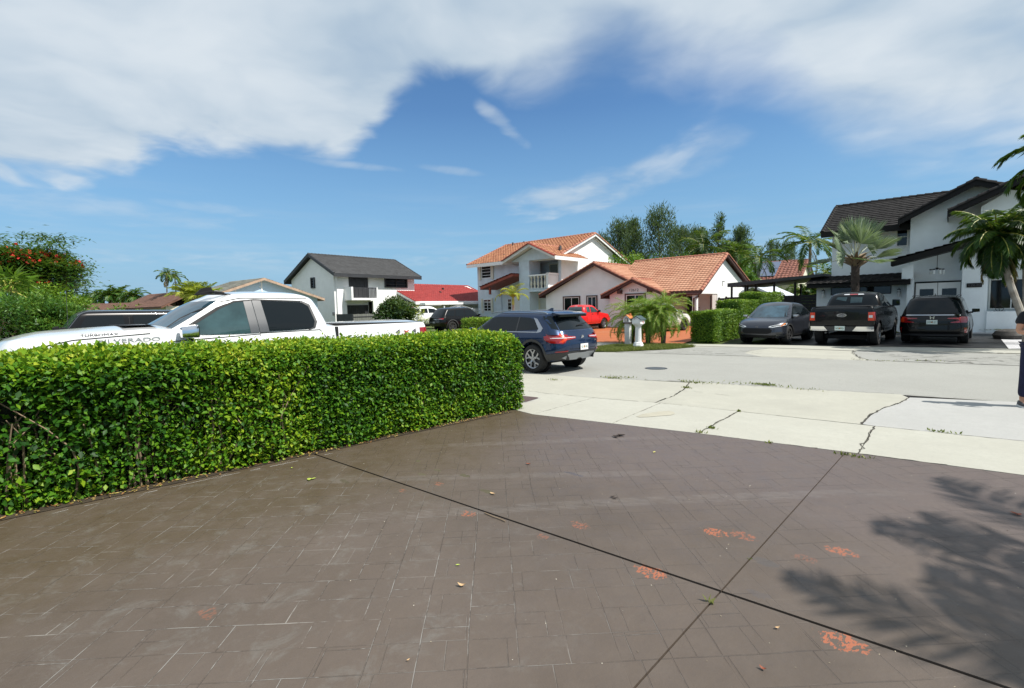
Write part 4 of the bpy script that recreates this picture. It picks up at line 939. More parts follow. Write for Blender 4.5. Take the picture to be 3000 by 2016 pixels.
# grey fabric shelter
P_ = AT(2203, 900, 40.)
t2 = thing('fabric_shelter', 'light grey peaked fabric car shelter behind the stepped hedge', 'shelter', (float(P_[0]), float(P_[1]), 0), R(1.8))
b = MB()
for sx in (-1, 1):
    b.add([(0, -.0, 3.02), (sx * 1.75, 0, 2.12), (sx * 1.75, 7, 2.12), (0, 7, 3.02), (0, 0, 2.98), (sx * 1.75, 0, 2.08), (sx * 1.75, 7, 2.08), (0, 7, 2.98)], [(0, 1, 2, 3), (7, 6, 5, 4), (0, 4, 5, 1), (1, 5, 6, 2), (2, 6, 7, 3)])
    b.box(min(sx * 1.75, sx * 1.78), max(sx * 1.75, sx * 1.78), 0, 7, 1.9, 2.12)
b.add([(-1.75, -.02, 2.12), (0, -.02, 3.03), (1.75, -.02, 2.12), (1.75, -.02, 1.95), (0, -.02, 2.84), (-1.75, -.02, 1.95)], [(0, 1, 4, 5), (1, 2, 3, 4)])
b.build('canopy', M['fabric_grey'], t2)
b = MB()
for y in (.1, 3.5, 6.9):
    for sx in (-1, 1): b.tube([(sx * 1.7, y, 0), (sx * 1.7, y, 2.05), (0, y, 2.95)], .025, 6)
    b.tube([(-1.0, y, 2.42), (1.0, y, 2.42)], .02, 6)
b.build('pole_frame', M['white_metal'], t2)
# ------------------------------------------------------------------ vehicles
def interp(tab, x):
    xs = [p[0] for p in tab]; ys = [p[1] for p in tab]
    return float(np.interp(x, xs, ys))
def smooth_tab(tab, n=6):
    if len(tab) < 3: return tab
    P = catmull([(a, b, 0) for a, b in tab], n)
    out = []
    for p in P:
        if not out or p.x > out[-1][0] + 1e-4: out.append((p.x, p.y))
    return out
class Shell:
    """closed rounded hull. x runs rear->front. z(x,v)=zb(x)+(zt(x)-zb(x))*v ; ends and half width vary with v"""
    def __init__(s, zb, zt, xr, xf, hb, rcx=.35, rcy=.28, bowr=.05, bowf=.10, rcxf=None, rcyf=None):
        s.zb, s.zt = smooth_tab(zb), smooth_tab(zt)
        s.xr, s.xf, s.hb = smooth_tab(xr), smooth_tab(xf), smooth_tab(hb)
        s.rc = {'R': (rcx, rcy, bowr), 'F': (rcxf or rcx, rcyf or rcy, bowf)}
    def z(s, x, v): a = interp(s.zb, x); return a + (interp(s.zt, x) - a) * v
    def v(s, x, z): a = interp(s.zb, x); return min(1., max(0., (z - a) / (interp(s.zt, x) - a)))
    def end(s, e, y, v):
        """x of the rear / front face at lateral position y"""
        x0 = interp(s.xr if e == 'R' else s.xf, v); b = interp(s.hb, v); rx, ry, bow = s.rc[e]
        y = min(abs(y), b * .9999); d = bow * (y / b) ** 2
        if y > b - ry: q = (y - (b - ry)) / ry; d += (rx - bow) * (1 - math.sqrt(max(0, 1 - q * q))) if rx > bow else 0
        return x0 + d if e == 'R' else x0 - d
    def side(s, x, v):
        b = interp(s.hb, v)
        for e in 'RF':
            x0 = interp(s.xr if e == 'R' else s.xf, v); rx, ry, bow = s.rc[e]
            dx = (x - x0) if e == 'R' else (x0 - x)
            if dx < rx:
                lo, hi = b - ry, b
                for _ in range(24):
                    m_ = (lo + hi) / 2; xe = s.end(e, m_, v); inside = (xe - x0 if e == 'R' else x0 - xe) < dx
                    lo, hi = (m_, hi) if inside else (lo, m_)
                return (lo + hi) / 2
        return b
    def pt(s, face, a, z, off=0.):
        """face 'L','S' sides: a = x; 'R','F' ends: a = y"""
        if face in 'LS':
            v = s.v(a, z); y = s.side(a, v) + off; return (a, y if face == 'L' else -y, z)
        v = .6
        for _ in range(14): x = s.end(face, a, v); v = .5 * v + .5 * s.v(x, z)
        x = s.end(face, a, v)
        return (x + (-off if face == 'R' else off), a, z)
    def top(s, x, q, crown, off=0.):
        b = s.side(x, 1.0); return (x, b * q, interp(s.zt, x) + crown * (1 - q * q) + off)
    def mesh(s, nv=12, ns=26, crown=.04, nend=6, ncor=9, vs=None, capbottom=True, q_rings=(.9, .75, .55, .3, 0)):
        vs = vs or [i / nv for i in range(nv + 1)]; V = []; F = []
        for v in vs:
            b = interp(s.hb, v); xr, xf = interp(s.xr, v), interp(s.xf, v)
            ring = []
            def half(e):
                rx, ry, bow = s.rc[e]; P = []
                for k in range(nend): y = (b - ry) * k / nend; P.append((s.end(e, y, v), y))
                for k in range(ncor):
                    a = math.pi / 2 * k / ncor; y = b - ry + ry * math.sin(a); P.append((s.end(e, y, v), y))
                return P
            Rr, Ff = half('R'), half('F')
            x0, x1 = xr + s.rc['R'][0], xf - s.rc['F'][0]
            sd = [(x0 + (x1 - x0) * k / ns, b) for k in range(ns + 1)]
            hp = Rr + sd + Ff[::-1]
            ring = hp + [(x, -y) for x, y in hp[::-1] if y > 1e-9]
            V += [(x, y, s.z(x, v)) for x, y in ring]; n = len(ring)
        for i in range(len(vs) - 1): F += [(i * n + k, i * n + (k + 1) % n, (i + 1) * n + (k + 1) % n, (i + 1) * n + k) for k in range(n)]
        base = (len(vs) - 1) * n; last = [V[base + k] for k in range(n)]
        xr, xf = interp(s.xr, 1), interp(s.xf, 1); lo, hi = xr + s.rc['R'][0], xf - s.rc['F'][0]
        prev = base
        for q in q_rings:
            k0 = len(V)
            for (x, y, z) in last:
                xc = min(max(x, lo), hi); x_ = xc + (x - xc) * q; V.append((x_, y * q, interp(s.zt, x_) + crown * (1 - q * q)))
            F += [(prev + k, prev + (k + 1) % n, k0 + (k + 1) % n, k0 + k) for k in range(n)]; prev = k0
        if capbottom: F.append(tuple(range(n))[::-1])
        return V, F
def to_obj(name, V, F, m_, parent, sharp=40):
    me = bpy.data.meshes.new(name); me.from_pydata(V, [], F)
    bm = bmesh.new(); bm.from_mesh(me); bmesh.ops.remove_doubles(bm, verts=bm.verts, dist=1e-4); bmesh.ops.dissolve_degenerate(bm, edges=bm.edges, dist=1e-5); bmesh.ops.recalc_face_normals(bm, faces=bm.faces)
    bm.to_mesh(me); bm.free()
    return link(name, me, m_, parent, True, sharp)
def cut(o, cutter):
    """boolean difference, applied"""
    m_ = o.modifiers.new('b', 'BOOLEAN'); m_.operation = 'DIFFERENCE'; m_.object = cutter; m_.solver = 'EXACT'
    bpy.context.view_layer.update(); dg = bpy.context.evaluated_depsgraph_get(); dg.update()
    me = bpy.data.meshes.new_from_object(o.evaluated_get(dg)); o.modifiers.clear(); old = o.data; o.data = me; bpy.data.meshes.remove(old)
    bpy.data.objects.remove(cutter)
    if not me.materials: pass
    me.polygons.foreach_set('use_smooth', [True] * len(me.polygons)); me.set_sharp_from_angle(angle=R(38))
def patch(name, sh, face, poly, m_, parent, off=.006, skirt=.0, step=.12, mirror=False, fn=None):
    """a panel lying on the hull: polygon in (a, z) sliced into a fine grid and mapped to the surface"""
    bm = bmesh.new()
    vs = [bm.verts.new((a, z, 0)) for a, z in poly]; bm.faces.new(vs)
    xs = [p[0] for p in poly]; zs = [p[1] for p in poly]
    for ax, lo, hi in ((0, min(xs), max(xs)), (1, min(zs), max(zs))):
        n = int((hi - lo) / step)
        for i in range(1, n + 1):
            c = lo + (hi - lo) * i / (n + 1); co = (c, 0, 0) if ax == 0 else (0, c, 0)
            bmesh.ops.bisect_plane(bm, geom=bm.verts[:] + bm.edges[:] + bm.faces[:], plane_co=co, plane_no=(1, 0, 0) if ax == 0 else (0, 1, 0), dist=1e-5)
    bmesh.ops.triangulate(bm, faces=[f for f in bm.faces if len(f.verts) > 4])
    fn = fn or (lambda a, z, o_: sh.pt(face, a, z, o_))
    if skirt:
        be = [e for e in bm.edges if e.is_boundary]
        r_ = bmesh.ops.extrude_edge_only(bm, edges=be)
        low = {v for v in r_['geom'] if isinstance(v, bmesh.types.BMVert)}
    else: low = set()
    for v in bm.verts: v.co = Vector(fn(v.co.x, v.co.y, off - (skirt if v in low else 0)))
    if face in 'S' or mirror: pass
    bmesh.ops.recalc_face_normals(bm, faces=bm.faces)
    c0 = sum((f.calc_area() * f.normal for f in bm.faces), Vector())
    outward = {'L': Vector((0, 1, 0)), 'S': Vector((0, -1, 0)), 'R': Vector((-1, 0, 0)), 'F': Vector((1, 0, 0)), 'T': Vector((0, 0, 1))}[face]
    if c0.dot(outward) < 0: bmesh.ops.reverse_faces(bm, faces=bm.faces)
    me = bpy.data.meshes.new(name); bm.to_mesh(me); bm.free()
    return link(name, me, m_, parent, True, 40)
def ring_poly(poly, w_):
    """a thin closed outline around a polygon (for seams): list of quads"""
    out = []; n = len(poly)
    for i in range(n):
        a, b = Vector((*poly[i], 0)), Vector((*poly[(i + 1) % n], 0)); d = (b - a)
        if d.length < 1e-6: continue
        d.normalize(); p = Vector((-d.y, d.x, 0)) * w_ / 2
        out.append([tuple((a - p)[:2]), tuple((b - p)[:2]), tuple((b + p)[:2]), tuple((a + p)[:2])])
    return out
def seams(name, sh, face, poly, parent, w_=.012, off=.0035, m_='seam', closed=True):
    qs = ring_poly(poly, w_)
    if not closed: qs = qs[:-1]
    V, F = [], []
    for q in qs:
        a, b, c, d = q; L = math.dist(a, b); n = max(1, int(L / .12))
        for i in range(n + 1):
            t = i / n
            V += [sh.pt(face, a[0] + (b[0] - a[0]) * t, a[1] + (b[1] - a[1]) * t, off), sh.pt(face, d[0] + (c[0] - d[0]) * t, d[1] + (c[1] - d[1]) * t, off)]
        k = len(V) - 2 * (n + 1)
        F += [(k + 2 * i, k + 2 * i + 2, k + 2 * i + 3, k + 2 * i + 1) for i in range(n)]
    me = bpy.data.meshes.new(name); me.from_pydata(V, [], F); return link(name, me, M[m_], parent)
def wheel(parent, x, y, r_, w_, side, rr=.68, spokes='y5', rim_m='satin', face_dark=True):
    """tyre with rim and spokes; side = +1 left / -1 right; local origin at hub"""
    W = bpy.data.objects.new('wheel', None); COL.objects.link(W); W.parent = parent; W.location = (x, y, r_); W.empty_display_size = .1
    b = MB(); R0 = r_ * rr
    prof = [(R0 * .98, -w_ / 2 + .01), (R0 * 1.03, -w_ / 2), (r_ * .93, -w_ / 2 + .005), (r_ * .985, -w_ / 2 + .03), (r_, -w_ / 2 + .06), (r_, w_ / 2 - .06), (r_ * .985, w_ / 2 - .03), (r_ * .93, w_ / 2 - .005), (R0 * 1.03, w_ / 2), (R0 * .98, w_ / 2 - .01)]
    b.lathe([(a, h) for a, h in prof], 40, ax='y', cap=False); b.lathe([(R0 * .97, w_ / 2 - .07), (R0 * .97, w_ / 2 - .06)], 32, ax='y') if False else None
    b.build('tyre', M['tyre'], W, True, 30)
    b = MB(); yo = side * (w_ / 2 - .012)
    b.lathe([(R0 * .99, 0), (R0 * .99, side * (w_ / 2 - .075)), ], 36, ax='y')
    b.build('barrel', M['trim'], W, True, 40)
    b = MB(); b.lathe([(R0 * .90, yo - side * .015), (R0 * .99, yo - side * .0), (R0 * 1.02, yo - side * .01)], 36, ax='y', cap=False)
    def spoke(a0, r0, a1, r1, w0, w1):
        p0 = Vector((r0 * math.cos(a0), yo - side * .02, r0 * math.sin(a0))); p1 = Vector((r1 * math.cos(a1), yo - side * .008, r1 * math.sin(a1)))
        d = (p1 - p0).normalized(); n_ = d.cross(Vector((0, 1, 0)))
        V = [p0 - n_ * w0, p0 + n_ * w0, p1 + n_ * w1, p1 - n_ * w1]; V2 = [v - Vector((0, side * .04, 0)) for v in V]
        b.add(V + V2, [(0, 1, 2, 3), (7, 6, 5, 4), (0, 4, 5, 1), (1, 5, 6, 2), (2, 6, 7, 3), (3, 7, 4, 0)])
    n = int(spokes[1:])
    for k in range(n):
        a = 2 * math.pi * k / n + .3
        if spokes[0] == 'y':
            spoke(a, R0 * .12, a, R0 * .48, .032, .026); h = math.pi / n * .52
            spoke(a, R0 * .46, a - h, R0 * .95, .022, .018); spoke(a, R0 * .46, a + h, R0 * .95, .022, .018)
        else: spoke(a, R0 * .1, a, R0 * .96, .04, .03)
    b.lathe([(R0 * .19, yo - side * .05), (R0 * .19, yo - side * .01)], 16, ax='y')
    b.build('rim', M[rim_m], W, False)
    return W
def vehicle(name, label, cat, x, y, heading, C, group=None):
    """C: dict describing hull, cabin, panels. heading: direction the car faces (radians from +x)"""
    t = thing(name, label, cat, (x, y, C.get('z', 0.)), heading, group)
    L, W = C['L'], C['W'] / 2; P = M[C['paint']]
    body = Shell(C['sill'], C['deck'], C['rear'], C['front'], [(v, k * W) for v, k in C['width']], **C.get('corner', {}))
    V, F = body.mesh(crown=C.get('crown', .05), nv=14)
    o = to_obj('body', V, F, P, t)
    xs = C['axles']; r_ = C['wheel'][0]
    for ax in xs:
        cb = MB(); cb.lathe([(r_ + C.get('gap', .06), -3), (r_ + C.get('gap', .06), -W + .30)], 36, ax, r_ * 1.02, ax='y'); cb.lathe([(r_ + C.get('gap', .06), W - .30), (r_ + C.get('gap', .06), 3)], 36, ax, r_ * 1.02, ax='y')
        cut(o, cb.build('cutter', None, t))
    o.data.materials.clear(); o.data.materials.append(P)
    w_ = C['wheel'][1]
    b = MB()
    for ax in xs:
        for sd in (1, -1): b.lathe([(r_ + .055, sd * (W - .31)), (r_ + .055, sd * (W - .28))], 24, ax, r_ * 1.02, ax='y')
    b.box(xs[0] - .1, xs[1] + .1, -W + .25, W - .25, .20, .35); b.build('underbody', M['seam'], t)
    for ax in xs:
        for sd in (1, -1): wheel(t, ax, sd * (W - w_ / 2 - .012), r_, w_, sd, *C['wheel'][2:])
    cab = None
    if 'cab' in C:
        K = C['cab']
        cab = Shell(K['base'], K['roof'], K['rear'], K['front'], [(v, k) for v, k in K['width']], **K.get('corner', dict(rcx=.16, rcy=.18, bowr=.10, bowf=.22)))
        V, F = cab.mesh(crown=K.get('crown', .05), vs=[0, .12, .25, .4, .55, .7, .8, .88, .94, .98, 1.0], q_rings=(.96, .88, .7, .45, .2, 0))
        c_ = to_obj('cabin', V, F, M[K.get('paint', C['paint'])], t, 50)
    for it in C.get('panels', []):
        nm, hull, face, poly, mm = it[:5]; off = it[5] if len(it) > 5 else .006; sk = it[6] if len(it) > 6 else 0
        sh = cab if hull == 'cab' else body
        fs = ('L', 'S') if face == 'B' else (face,)
        for fc_ in fs: patch(nm, sh, fc_, poly, M[mm], t, off, sk, step=.07)
    for it in C.get('seams', []):
        hull, face, poly = it[:3]; sh = cab if hull == 'cab' else body
        for fc_ in (('L', 'S') if face == 'B' else (face,)): seams('seam', sh, fc_, poly, t, closed=it[3] if len(it) > 3 else True, w_=it[4] if len(it) > 4 else .012)
    # mirrors
    if 'mirror' in C:
        mx, mz, ms, mm = C['mirror']
        for sd in (1, -1):
            yb = body.side(mx, .98); b = MB(); x0 = mx
            sx, sy, sz = ms
            b.add([(x0, sd * (yb + .03), mz + .02), (x0, sd * (yb + .03 + sy), mz + .04), (x0 + sx, sd * (yb + .03 + sy * .85), mz + .05), (x0 + sx, sd * (yb + .05), mz + .03),
                   (x0, sd * (yb + .03), mz + sz), (x0, sd * (yb + .03 + sy), mz + sz * .97), (x0 + sx, sd * (yb + .03 + sy * .8), mz + sz * .85), (x0 + sx, sd * (yb + .05), mz + sz * .85)],
                  [(3, 2, 1, 0), (4, 5, 6, 7), (0, 1, 5, 4), (1, 2, 6, 5), (2, 3, 7, 6), (3, 0, 4, 7)])
            mo = b.build('mirror', M[mm], t, bevel=.025)
            b = MB(); b.box(x0 - .006, x0 - .001, min(sd * (yb + .05), sd * (yb + .01 + sy)), max(sd * (yb + .05), sd * (yb + .01 + sy)), mz + .05, mz + sz - .03); b.build('mirror_glass', M['glass_dark'], mo)
            b = MB(); b.box(x0 + .02, x0 + .07, min(sd * (yb - .05), sd * (yb + .07)), max(sd * (yb - .05), sd * (yb + .07)), mz + .0, mz + .06); b.build('mirror_arm', M['black_matte'], mo)
    return t, body, cab
def arc_poly(cx, cz, r0, r1, a0, a1, n=14):
    P = [(cx + r1 * math.cos(R(a0 + (a1 - a0) * i / n)), cz + r1 * math.sin(R(a0 + (a1 - a0) * i / n))) for i in range(n + 1)]
    return P + [(cx + r0 * math.cos(R(a1 + (a0 - a1) * i / n)), cz + r0 * math.sin(R(a1 + (a0 - a1) * i / n))) for i in range(n + 1)]
def plate(t, body, z, face, txt, mm='plate', ink='ink_green', dot=True, y=0., up=.06, size=(.31, .155)):
    x = body.pt(face, y, z, .012)[0]; s = -1 if face == 'R' else 1
    b = MB(); b.box(min(x, x + s * .008), max(x, x + s * .008), y - size[0] / 2, y + size[0] / 2, z - size[1] / 2, z + size[1] / 2); p = b.build('licence_plate', M[mm], t)
    rt = (0, -1, 0) if face == 'R' else (0, 1, 0)
    text_part(txt, .085, M[ink], p, (x + s * .010, y, z - .004), rt, (0, 0, 1), 'plate_number', .001, width=.25)
    if dot: MB().lathe([(.024, x + s * .0085), (.024, x + s * .0095)], 12, y, z + .0, ax='x').build('plate_emblem', M['ink_orange'], p)
    return p
def oval_badge(t, x, y, z, s, rx, rz, m_='chrome', name='badge', inner='ink_grey'):
    b = MB(); n = 24; V = []
    for k, r_ in ((0, 1.0), (1, .80)):
        for i in range(n): a = 2 * math.pi * i / n; V.append((x, y + rx * r_ * math.cos(a), z + rz * r_ * math.sin(a)))
    V2 = [(v[0] + s * .012, v[1], v[2]) for v in V]
    F = []
    for i in range(n):
        j = (i + 1) % n
        F += [(i, j, 2 * n + j, 2 * n + i), (n + i, n + j, 3 * n + j, 3 * n + i), (2 * n + i, 2 * n + j, 3 * n + j, 3 * n + i)]
    b.add(V + V2, F); o = b.build(name, M[m_], t)
    if inner:
        b = MB(); b.add([(x + s * .006, y + rx * .8 * math.cos(2 * math.pi * i / n), z + rz * .8 * math.sin(2 * math.pi * i / n)) for i in range(n)], [tuple(range(n))]); b.build('badge_field', M[inner], o)
    return o
def h_badge(t, x, y, z, s, k=.055):
    b = MB(); pr = lambda P: b.prism(P, lambda p, q, d: (d, y + p * k, z + q * k), min(x, x + s * .012), max(x, x + s * .012))
    pr([(-.95, .8), (-.60, .8), (-.45, -.8), (-.72, -.8)]); pr([(.95, .8), (.60, .8), (.45, -.8), (.72, -.8)]); pr([(-.5, .12), (.5, .12), (.5, -.14), (-.5, -.14)])
    return b.build('badge', M['chrome'], t)

# --- blue family car at the kerb -------------------------------------------------
C = dict(L=4.75, W=1.90, paint='navy_paint', axles=(-1.43, 1.43), wheel=(.365, .255, .70, 'y5', 'satin'), gap=.075,
    sill=[(-2.4, .42), (-1.9, .30), (-1.0, .24), (1.6, .24), (2.35, .34)],
    deck=[(-2.4, 1.02), (-2.0, 1.08), (-1.2, 1.06), (0, 1.01), (.9, .99), (1.2, .985), (2.0, .92), (2.35, .78)],
    rear=[(0, -2.20), (.14, -2.30), (.28, -2.36), (.5, -2.375), (.7, -2.35), (.82, -2.31), (1, -2.24)], front=[(0, 2.28), (.3, 2.37), (.6, 2.36), (.85, 2.28), (1, 2.15)],
    width=[(0, .90), (.12, .965), (.3, 1.0), (.5, .985), (.62, .98), (.78, .99), (.9, .965), (1, .93)], corner=dict(rcx=.55, rcy=.36, bowr=.12, bowf=.16), crown=.05,
    cab=dict(base=[(-2.35, .98), (-1.0, 1.0), (1.3, .95)], roof=[(-2.3, 1.44), (-1.9, 1.50), (-1.2, 1.54), (-.3, 1.56), (.5, 1.54), (1.2, 1.46)],
             rear=[(0, -2.28), (.3, -2.17), (.6, -2.03), (.85, -1.93), (.93, -1.96), (1, -2.02)], front=[(0, 1.30), (.5, .82), (.85, .45), (1, .22)],
             width=[(0, .90), (.2, .865), (.5, .79), (.8, .71), (.92, .66), (1, .58)], corner=dict(rcx=.30, rcy=.22, bowr=.14, bowf=.24)),
    panels=[
        ('side_window', 'cab', 'B', [(1.02, 1.045), (.50, 1.37), (.02, 1.44), (-.78, 1.43), (-.80, 1.07)], 'glass_dark', .006),
        ('side_window', 'cab', 'B', [(-.86, 1.075), (-.84, 1.43), (-1.2, 1.41), (-1.42, 1.35), (-1.62, 1.12)], 'glass_dark', .006),
        ('rear_window', 'cab', 'R', [(-.64, 1.10), (-.56, 1.44), (.56, 1.44), (.64, 1.10)], 'glass_dark', .008),
        ('rear_pillar_glass', 'cab', 'R', [(-.80, 1.14), (-.72, 1.45), (-.585, 1.45), (-.67, 1.10)], 'glass_dark', .007), ('rear_pillar_glass', 'cab', 'R', [(.80, 1.14), (.72, 1.45), (.585, 1.45), (.67, 1.10)], 'glass_dark', .007),
        ('windscreen', 'cab', 'F', [(-.72, 1.02), (-.60, 1.49), (.60, 1.49), (.72, 1.02)], 'glass_dark', .006),
        ('window_trim', 'cab', 'B', [(-1.42, 1.43), (-1.36, 1.45), (-1.30, 1.45), (-1.55, 1.08), (-1.62, 1.06), (-1.70, 1.12)][:0] or [(-1.33, 1.41), (-1.46, 1.38), (-1.74, 1.14), (-1.70, 1.05), (-1.55, 1.03), (-1.58, 1.09), (-1.60, 1.13), (-1.38, 1.36)], 'satin', .012, .008),
        ('window_trim', 'cab', 'B', [(1.05, 1.02), (-1.56, 1.035), (-1.56, 1.06), (1.05, 1.045)], 'satin', .010, .006),
        ('pillar_trim', 'cab', 'B', [(-.80, 1.06), (-.79, 1.43), (-.84, 1.43), (-.86, 1.06)], 'trim', .010),
        ('rear_light', 'body', 'R', [(-.92, .86), (-.90, 1.00), (-.70, 1.02), (-.62, .955), (-.28, .93), (-.28, .885), (-.60, .85), (-.72, .76), (-.90, .78)], 'red_lens', .022, .03),
        ('rear_light', 'body', 'R', [(.92, .86), (.90, 1.00), (.70, 1.02), (.62, .955), (.28, .93), (.28, .885), (.60, .85), (.72, .76), (.90, .78)], 'red_lens', .022, .03),
        ('light_glow', 'body', 'R', [(-.80, 1.0), (-.70, 1.01), (-.60, .92), (-.60, .875), (-.72, .79), (-.80, .80), (-.68, .885), (-.68, .905)], 'bright_red_lens', .027), ('light_glow', 'body', 'R', [(.80, 1.0), (.70, 1.01), (.60, .92), (.60, .875), (.72, .79), (.80, .80), (.68, .885), (.68, .905)], 'bright_red_lens', .027),
        ('light_bar', 'body', 'R', [(-.90, .895), (-.30, .905), (-.30, .915), (-.90, .915)], 'clear_lens', .029), ('light_bar', 'body', 'R', [(.90, .895), (.30, .905), (.30, .915), (.90, .915)], 'clear_lens', .029),
        ('rear_light', 'body', 'L', [(-1.86, .86), (-1.84, .95), (-2.2, .99), (-2.3, .98), (-2.3, .78), (-2.0, .79)], 'red_lens', .014, .016), ('rear_light', 'body', 'S', [(-1.86, .86), (-1.84, .95), (-2.2, .99), (-2.3, .98), (-2.3, .78), (-2.0, .79)], 'red_lens', .014, .016),
        ('bumper_cladding', 'body', 'R', [(-.93, .44), (-.90, .52), (-.55, .56), (.55, .56), (.90, .52), (.93, .44), (.85, .34), (-.85, .34)], 'trim', .012, .012),
        ('skid_plate', 'body', 'R', [(-.66, .40), (-.52, .50), (-.30, .51), (.30, .51), (.52, .50), (.66, .40), (.45, .33), (.12, .33), (.05, .37), (-.05, .37), (-.12, .33), (-.45, .33)], 'silver_plastic', .035, .03),
        ('reflector', 'body', 'R', [(-.86, .545), (-.84, .575), (-.56, .59), (-.60, .56)], 'red_lens', .02, .012), ('reflector', 'body', 'R', [(.86, .545), (.84, .575), (.56, .59), (.60, .56)], 'red_lens', .02, .012),
        ('sill_cladding', 'body', 'B', [(1.0, .24), (-1.0, .24), (-1.0, .34), (1.0, .34)], 'trim', .010, .01),
        ('arch_cladding', 'body', 'B', arc_poly(-1.43, .372, .437, .50, -8, 188), 'trim', .010, .012), ('arch_cladding', 'body', 'B', arc_poly(1.43, .372, .437, .50, -8, 188), 'trim', .010, .012),
        ('corner_cladding', 'body', 'B', [(-1.88, .34), (-1.90, .50), (-2.3, .53), (-2.3, .34)], 'trim', .010, .01),
        ('plate_recess', 'body', 'R', [(-.42, .60), (-.46, .74), (.46, .74), (.42, .60)], 'navy_paint', .002),
        ('headlight', 'body', 'F', [(-.88, .72), (-.85, .84), (-.5, .80), (-.5, .72)], 'clear_lens', .01), ('headlight', 'body', 'F', [(.88, .72), (.85, .84), (.5, .80), (.5, .72)], 'clear_lens', .01),
        ('grille', 'body', 'F', [(-.42, .5), (-.42, .8), (.42, .8), (.42, .5)], 'black_matte', .012)],
    seams=[('body', 'B', [(.95, .36), (1.0, .98), (-.0, 1.0), (-.02, .36)]), ('body', 'B', [(-.02, .36), (.0, 1.0), (-.86, 1.02), (-1.1, .78), (-.98, .5), (-.98, .36)]), ('body', 'R', [(-.60, 1.06), (-.52, .78), (-.50, .62), (.50, .62), (.52, .78), (.60, 1.06)], False)],
    mirror=(.78, 1.0, (.12, .20, .15), 'navy_paint'))
bx = G(1570, 1092)[0]
suv, bd, cb = vehicle('suv', 'navy blue sport utility vehicle parked at the kerb behind the near hedge end', 'car', -9.74, 10.36, R(180 - 1.5), C)
# spoiler, rails, wiper, badge, plate
b = MB(); b.add([(-1.82, -.60, 1.545), (-1.82, .60, 1.545), (-2.06, .58, 1.49), (-2.06, -.58, 1.49), (-1.82, -.60, 1.48), (-1.82, .60, 1.48), (-2.05, .57, 1.47), (-2.05, -.57, 1.47)], [(0, 1, 2, 3), (7, 6, 5, 4), (0, 4, 5, 1), (1, 5, 6, 2), (2, 6, 7, 3), (3, 7, 4, 0)]); b.build('spoiler', M['navy_paint'], suv, bevel=.015)
b = MB(); b.box(-2.05, -1.98, -.55, .55, 1.42, 1.47); b.build('spoiler_edge', M['black_paint'], suv)
for sd in (1, -1):
    b = MB(); b.tube(catmull([(-1.7, sd * .60, 1.49), (-1.5, sd * .61, 1.55), (-.6, sd * .62, 1.59), (.2, sd * .60, 1.57), (.45, sd * .58, 1.52)], 4), .016, 6); b.build('roof_rail', M['satin'], suv, True)
b = MB(); b.add([(-1.35, -.02, 1.57), (-1.35, .02, 1.57), (-1.10, 0, 1.57), (-1.38, 0, 1.65), (-1.30, 0, 1.65)], [(0, 1, 3), (0, 3, 4, 2), (1, 2, 4, 3)]); b.build('antenna_fin', M['navy_paint'], suv)
x = cb.pt('R', -.1, 1.17, .02)[0]; b = MB(); b.tube([(x - .0, .0, 1.19), (x + .03, -.42, 1.25)], .012, 6); b.build('wiper', M['black_matte'], suv)
x = bd.pt('R', 0, .90, .004)[0]
rb = oval_badge(suv, x, 0, .90, -1, .05, .05, 'chrome', 'roundel', 'clear_lens')
b = MB()
for a0 in (0, 180):
    pts = [(x - .010, 0, .90)] + [(x - .010, .038 * math.cos(R(a0 + 90 * i / 6)), .90 + .038 * math.sin(R(a0 + 90 * i / 6))) for i in range(7)]; b.add(pts, [tuple(range(8))])
b.build('roundel_quarter', M['navy_paint'], rb)
plate(suv, bd, .655, 'R', 'FQ 72 KR', 'plate_white', 'ink_green')
text_part('X3', .06, M['chrome'], suv, (bd.pt('R', -.50, .80, .012)[0], -.54, .80), (0, -1, 0), (0, 0, 1), 'lettering', .003)

